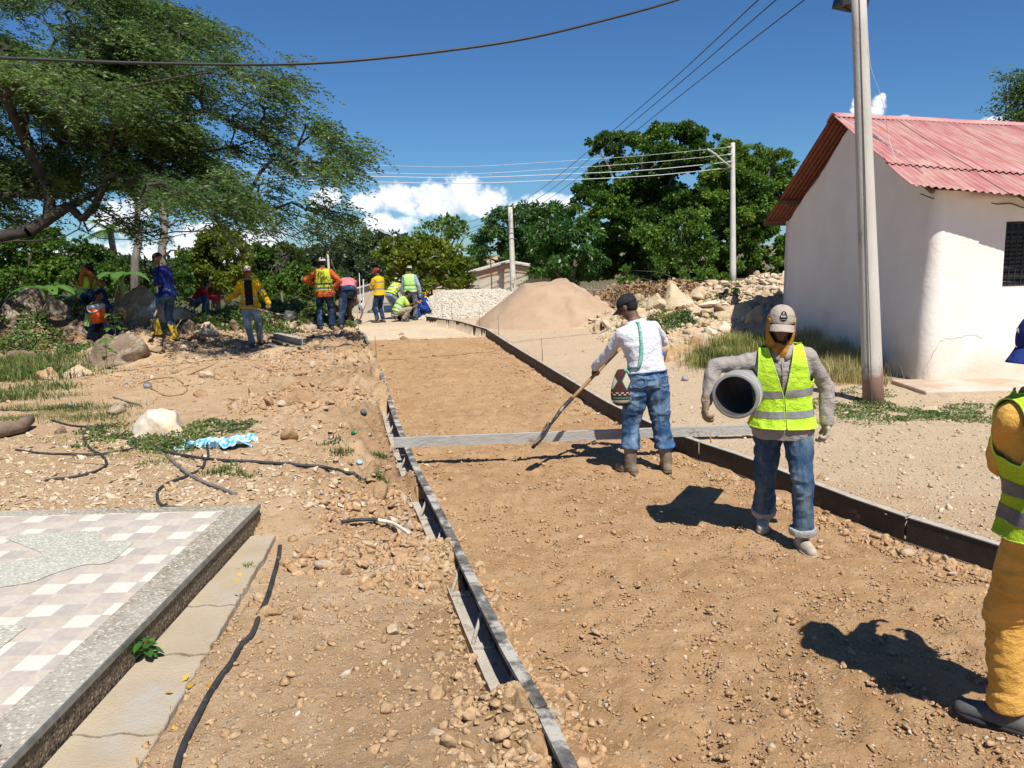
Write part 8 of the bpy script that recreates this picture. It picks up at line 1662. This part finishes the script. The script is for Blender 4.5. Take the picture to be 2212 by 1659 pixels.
# blue checked plastic
def plast():
    mt = bpy.data.materials.new('plastic_check'); mt.use_nodes = True; t = mt.node_tree; b = t.nodes['Principled BSDF']; L = t.links; b.inputs['Roughness'].default_value = .35; tc = nd(t, 'ShaderNodeTexCoord'); ws = []
    for dr in ('X', 'Y'):
        q = nd(t, 'ShaderNodeTexWave', bands_direction=dr); q.inputs['Scale'].default_value = 5.5; q.inputs['Distortion'].default_value = 1.2; L.new(tc.outputs['Object'], q.inputs['Vector']); g = nd(t, 'ShaderNodeMath', operation='GREATER_THAN'); L.new(q.outputs['Fac'], g.inputs[0]); g.inputs[1].default_value = .55; ws.append(g.outputs[0])
    ad = nd(t, 'ShaderNodeMath', operation='ADD'); L.new(ws[0], ad.inputs[0]); L.new(ws[1], ad.inputs[1]); rp = nd(t, 'ShaderNodeValToRGB'); hf = nd(t, 'ShaderNodeMath', operation='MULTIPLY'); L.new(ad.outputs[0], hf.inputs[0]); hf.inputs[1].default_value = .5; L.new(hf.outputs[0], rp.inputs[0]); e = rp.color_ramp.elements; e[0].color = (.62, .66, .68, 1); e[1].color = (.05, .32, .60, 1); q = e.new(.5); q.color = (.22, .50, .70, 1); L.new(rp.outputs[0], b.inputs['Base Color']); return mt
g = GT(468, 962); n = 36; V = []
for i in range(n):
    for j in range(n):
        u, v = i / (n - 1) - .5, j / (n - 1) - .5; x = g.x + u * .72 + .05 * math.sin(v * 9); y = g.y + v * .30 * (1 + .5 * math.sin(u * 7)) + .05 * u; z = h1(x, y) + .03 + .05 * float(vnoise(np.array([u * 6, v * 6, 1.3]))) + .035 * float(vnoise(np.array([u * 14, v * 14, 4.3]))); V.append((x, y, z))
idx = (np.arange(n - 1)[:, None] * n + np.arange(n - 1)[None, :]).ravel(); o = npobj('plastic_bag', V, np.stack([idx, idx + 1, idx + n + 1, idx + n], 1), plast(), smooth=True); tag(o, 'crumpled blue and white checked plastic sheet in the weeds', 'plastic bag')
# cups and bits
def bit(name, label, px, py, w_, h_, mat, cat):
    g = GT(px, py); d = (g - CAM).dot(_f) / F; return tag(MB().loft(rv_([(0, w_ * d * .4), (h_ * d * .5, w_ * d * .5), (h_ * d, w_ * d * .42), (h_ * d * 1.02, w_ * d * .2)], g, Vector((.4, -.3, 1)).normalized(), 14)).build(name, mat, None, True), label, cat)
bit('tin_can', 'dark half-buried can on the dirt slope beside the coiled hose', 318, 838, 18, 11, M('can', (.10, .11, .12), (.3, .3, .3), 12, .4), 'can'); bit('plastic_cup', 'grey cup-shaped piece of rubbish on the track right of the white shirt', 1478, 822, 16, 9, M('cup_grey', (.30, .29, .28)), 'rubbish'); bit('plastic_bottle', 'blue bottle lying by the orange-brown boulder', 1430, 768, 8, 10, M('bottle_blue', (.05, .2, .6), rough=.2), 'bottle')
bit('plastic_tube_end', 'dark grey tube end with white tip in the spoil left of the form', 785, 896, 15, 6, M('tube_dark', (.10, .11, .13)), 'tube'); bit('bottle_top', 'tiny green bottle cap on the dirt left of the form', 762, 938, 9, 6, M('cap_green', (.0, .25, .08), rough=.3), 'bottle cap')
bit('plastic_scrap', 'light blue plastic scrap near the hose end', 776, 1001, 14, 5, M('scrap_blue', (.35, .55, .75)), 'rubbish'); bit('candy_wrapper', 'yellow and white wrapper at the end of the thick hose', 747, 1022, 12, 7, M('wrapper', (.70, .55, .12), (.75, .72, .7), 40), 'rubbish')
# dry sticks on the left heap
for k, (pts, lb) in enumerate((([(405, 812), (455, 790), (480, 775)], 'forked dry branch on the small dirt mound'), ([(555, 752), (561, 700)], 'thin upright stick by the leg of the man in the yellow jacket'), ([(515, 758), (538, 738)], 'short broken stick left of that man'), ([(345, 768), (372, 720), (392, 690)], 'bent dry stem in front of the huge boulder'))):
    w_ = [GT(*pts[0])]; d = (w_[0] - CAM).dot(_f); w_ += [P(x, y, d) for x, y in pts[1:]]; tag(MB().tube(w_, [.016, .012, .007][:len(w_)] if len(w_) == 3 else [.014, .008], 6).build('dry_stick', M('stick_tan', (.34, .24, .15)), None, True), lb, 'stick')
# trough with posts under the far trees
a = farg(622, 678, 31); b = farg(686, 678, 31); tr = thing('trough', 'long dark brown trough between posts under the far left trees', 'trough', a); MB().beam(a + Vector((0, 0, .32)), b + Vector((0, 0, .32)), .5, .42).build('side_panel', M('trough_brown', (.055, .035, .028), (.09, .06, .045), 5, .8), tr, bevel=.02)
for q, hh in ((a, .95), (b, .6)): MB().tube([q + Vector((-.1, -.3, 0)), q + Vector((-.1, -.3, hh))], .045, 8).build('post', M_BARKG, tr)
# parked car beyond the crest
c0 = farg(838, 688, 47); cr = thing('parked_car', 'silver grey car parked beyond the crest behind the yellow-shirted man', 'car', c0); CP = M('car_paint', (.30, .29, .27), (.36, .34, .30), 3, .35, metal=.4, c3=(.42, .36, .28), s3=2); CG = M('car_glass', (.02, .035, .05), (.03, .05, .07), 2, .08, spec=.8); yaw_ = Matrix.Rotation(R(22), 3, 'Z')
def cw(x, y, z): return c0 + yaw_ @ Vector((x, y, z))
prof_ = [(-2.1, .35), (-2.15, .75), (-2.0, .95), (-1.75, 1.0), (-1.25, 1.40), (-.5, 1.47), (.35, 1.42), (1.0, 1.02), (1.9, .88), (2.15, .70), (2.15, .35)]
def sec(x, w_, k): return [cw(x * w_, y * (1 if z < 1.02 else 1), z) for y, z in prof_]
m_ = MB(); secs = []
for sx_, ins in ((-.84, .10), (-.80, .02), (-.62, .0), (.62, .0), (.80, .02), (.84, .10)):
    secs.append([cw(sx_ * (1 - (.18 * max(0, z - .95) / .5)), y, (z - ins * .3) if z > .5 else z + ins) for y, z in prof_])
m_.loft(secs).build('car_body', CP, cr, True)
for sg in (-1, 1): MB().loft([[cw(sg * (.845 - .17 * max(0, z - .95) / .5) + o, y, z) for y, z in ((-1.45, 1.02), (-1.15, 1.34), (-.45, 1.40), (.30, 1.36), (.80, 1.02))] for o in (-.01, .012)]).build('side_window', CG, cr)
MB().loft([[cw(x, -1.86 + o, 1.03) if k < 2 else cw(x * .88, -1.33 + o, 1.37) for k, x in enumerate((-.62, .62, .60, -.60))] for o in (-.035, .0)]).build('rear_window', CG, cr)
for sg in (-1, 1):
    MB().box(cw(sg * .66, -2.12, .78), (.26, .08, .16), yaw_).build('tail_light', M('tail_red', (.45, .02, .02), rough=.2), cr, bevel=.02)
    for yy in (-1.35, 1.35):
        wl = MB().cyl(cw(sg * .72, yy, .31), cw(sg * .88, yy, .31), .31, .31, 22).build('wheel', BLK, cr, True); MB().cyl(cw(sg * .88, yy, .31), cw(sg * .895, yy, .31), .19, .17, 16).build('rim', M('rim', (.35, .35, .36), metal=.7, rough=.4), wl, True)
MB().box(cw(0, -2.16, .45), (1.6, .12, .20), yaw_).build('bumper', CP, cr, bevel=.04); MB().box(cw(0, -2.20, .72), (.36, .02, .12), yaw_).build('number_plate', M('plate_blank', (.6, .5, .12)), cr)
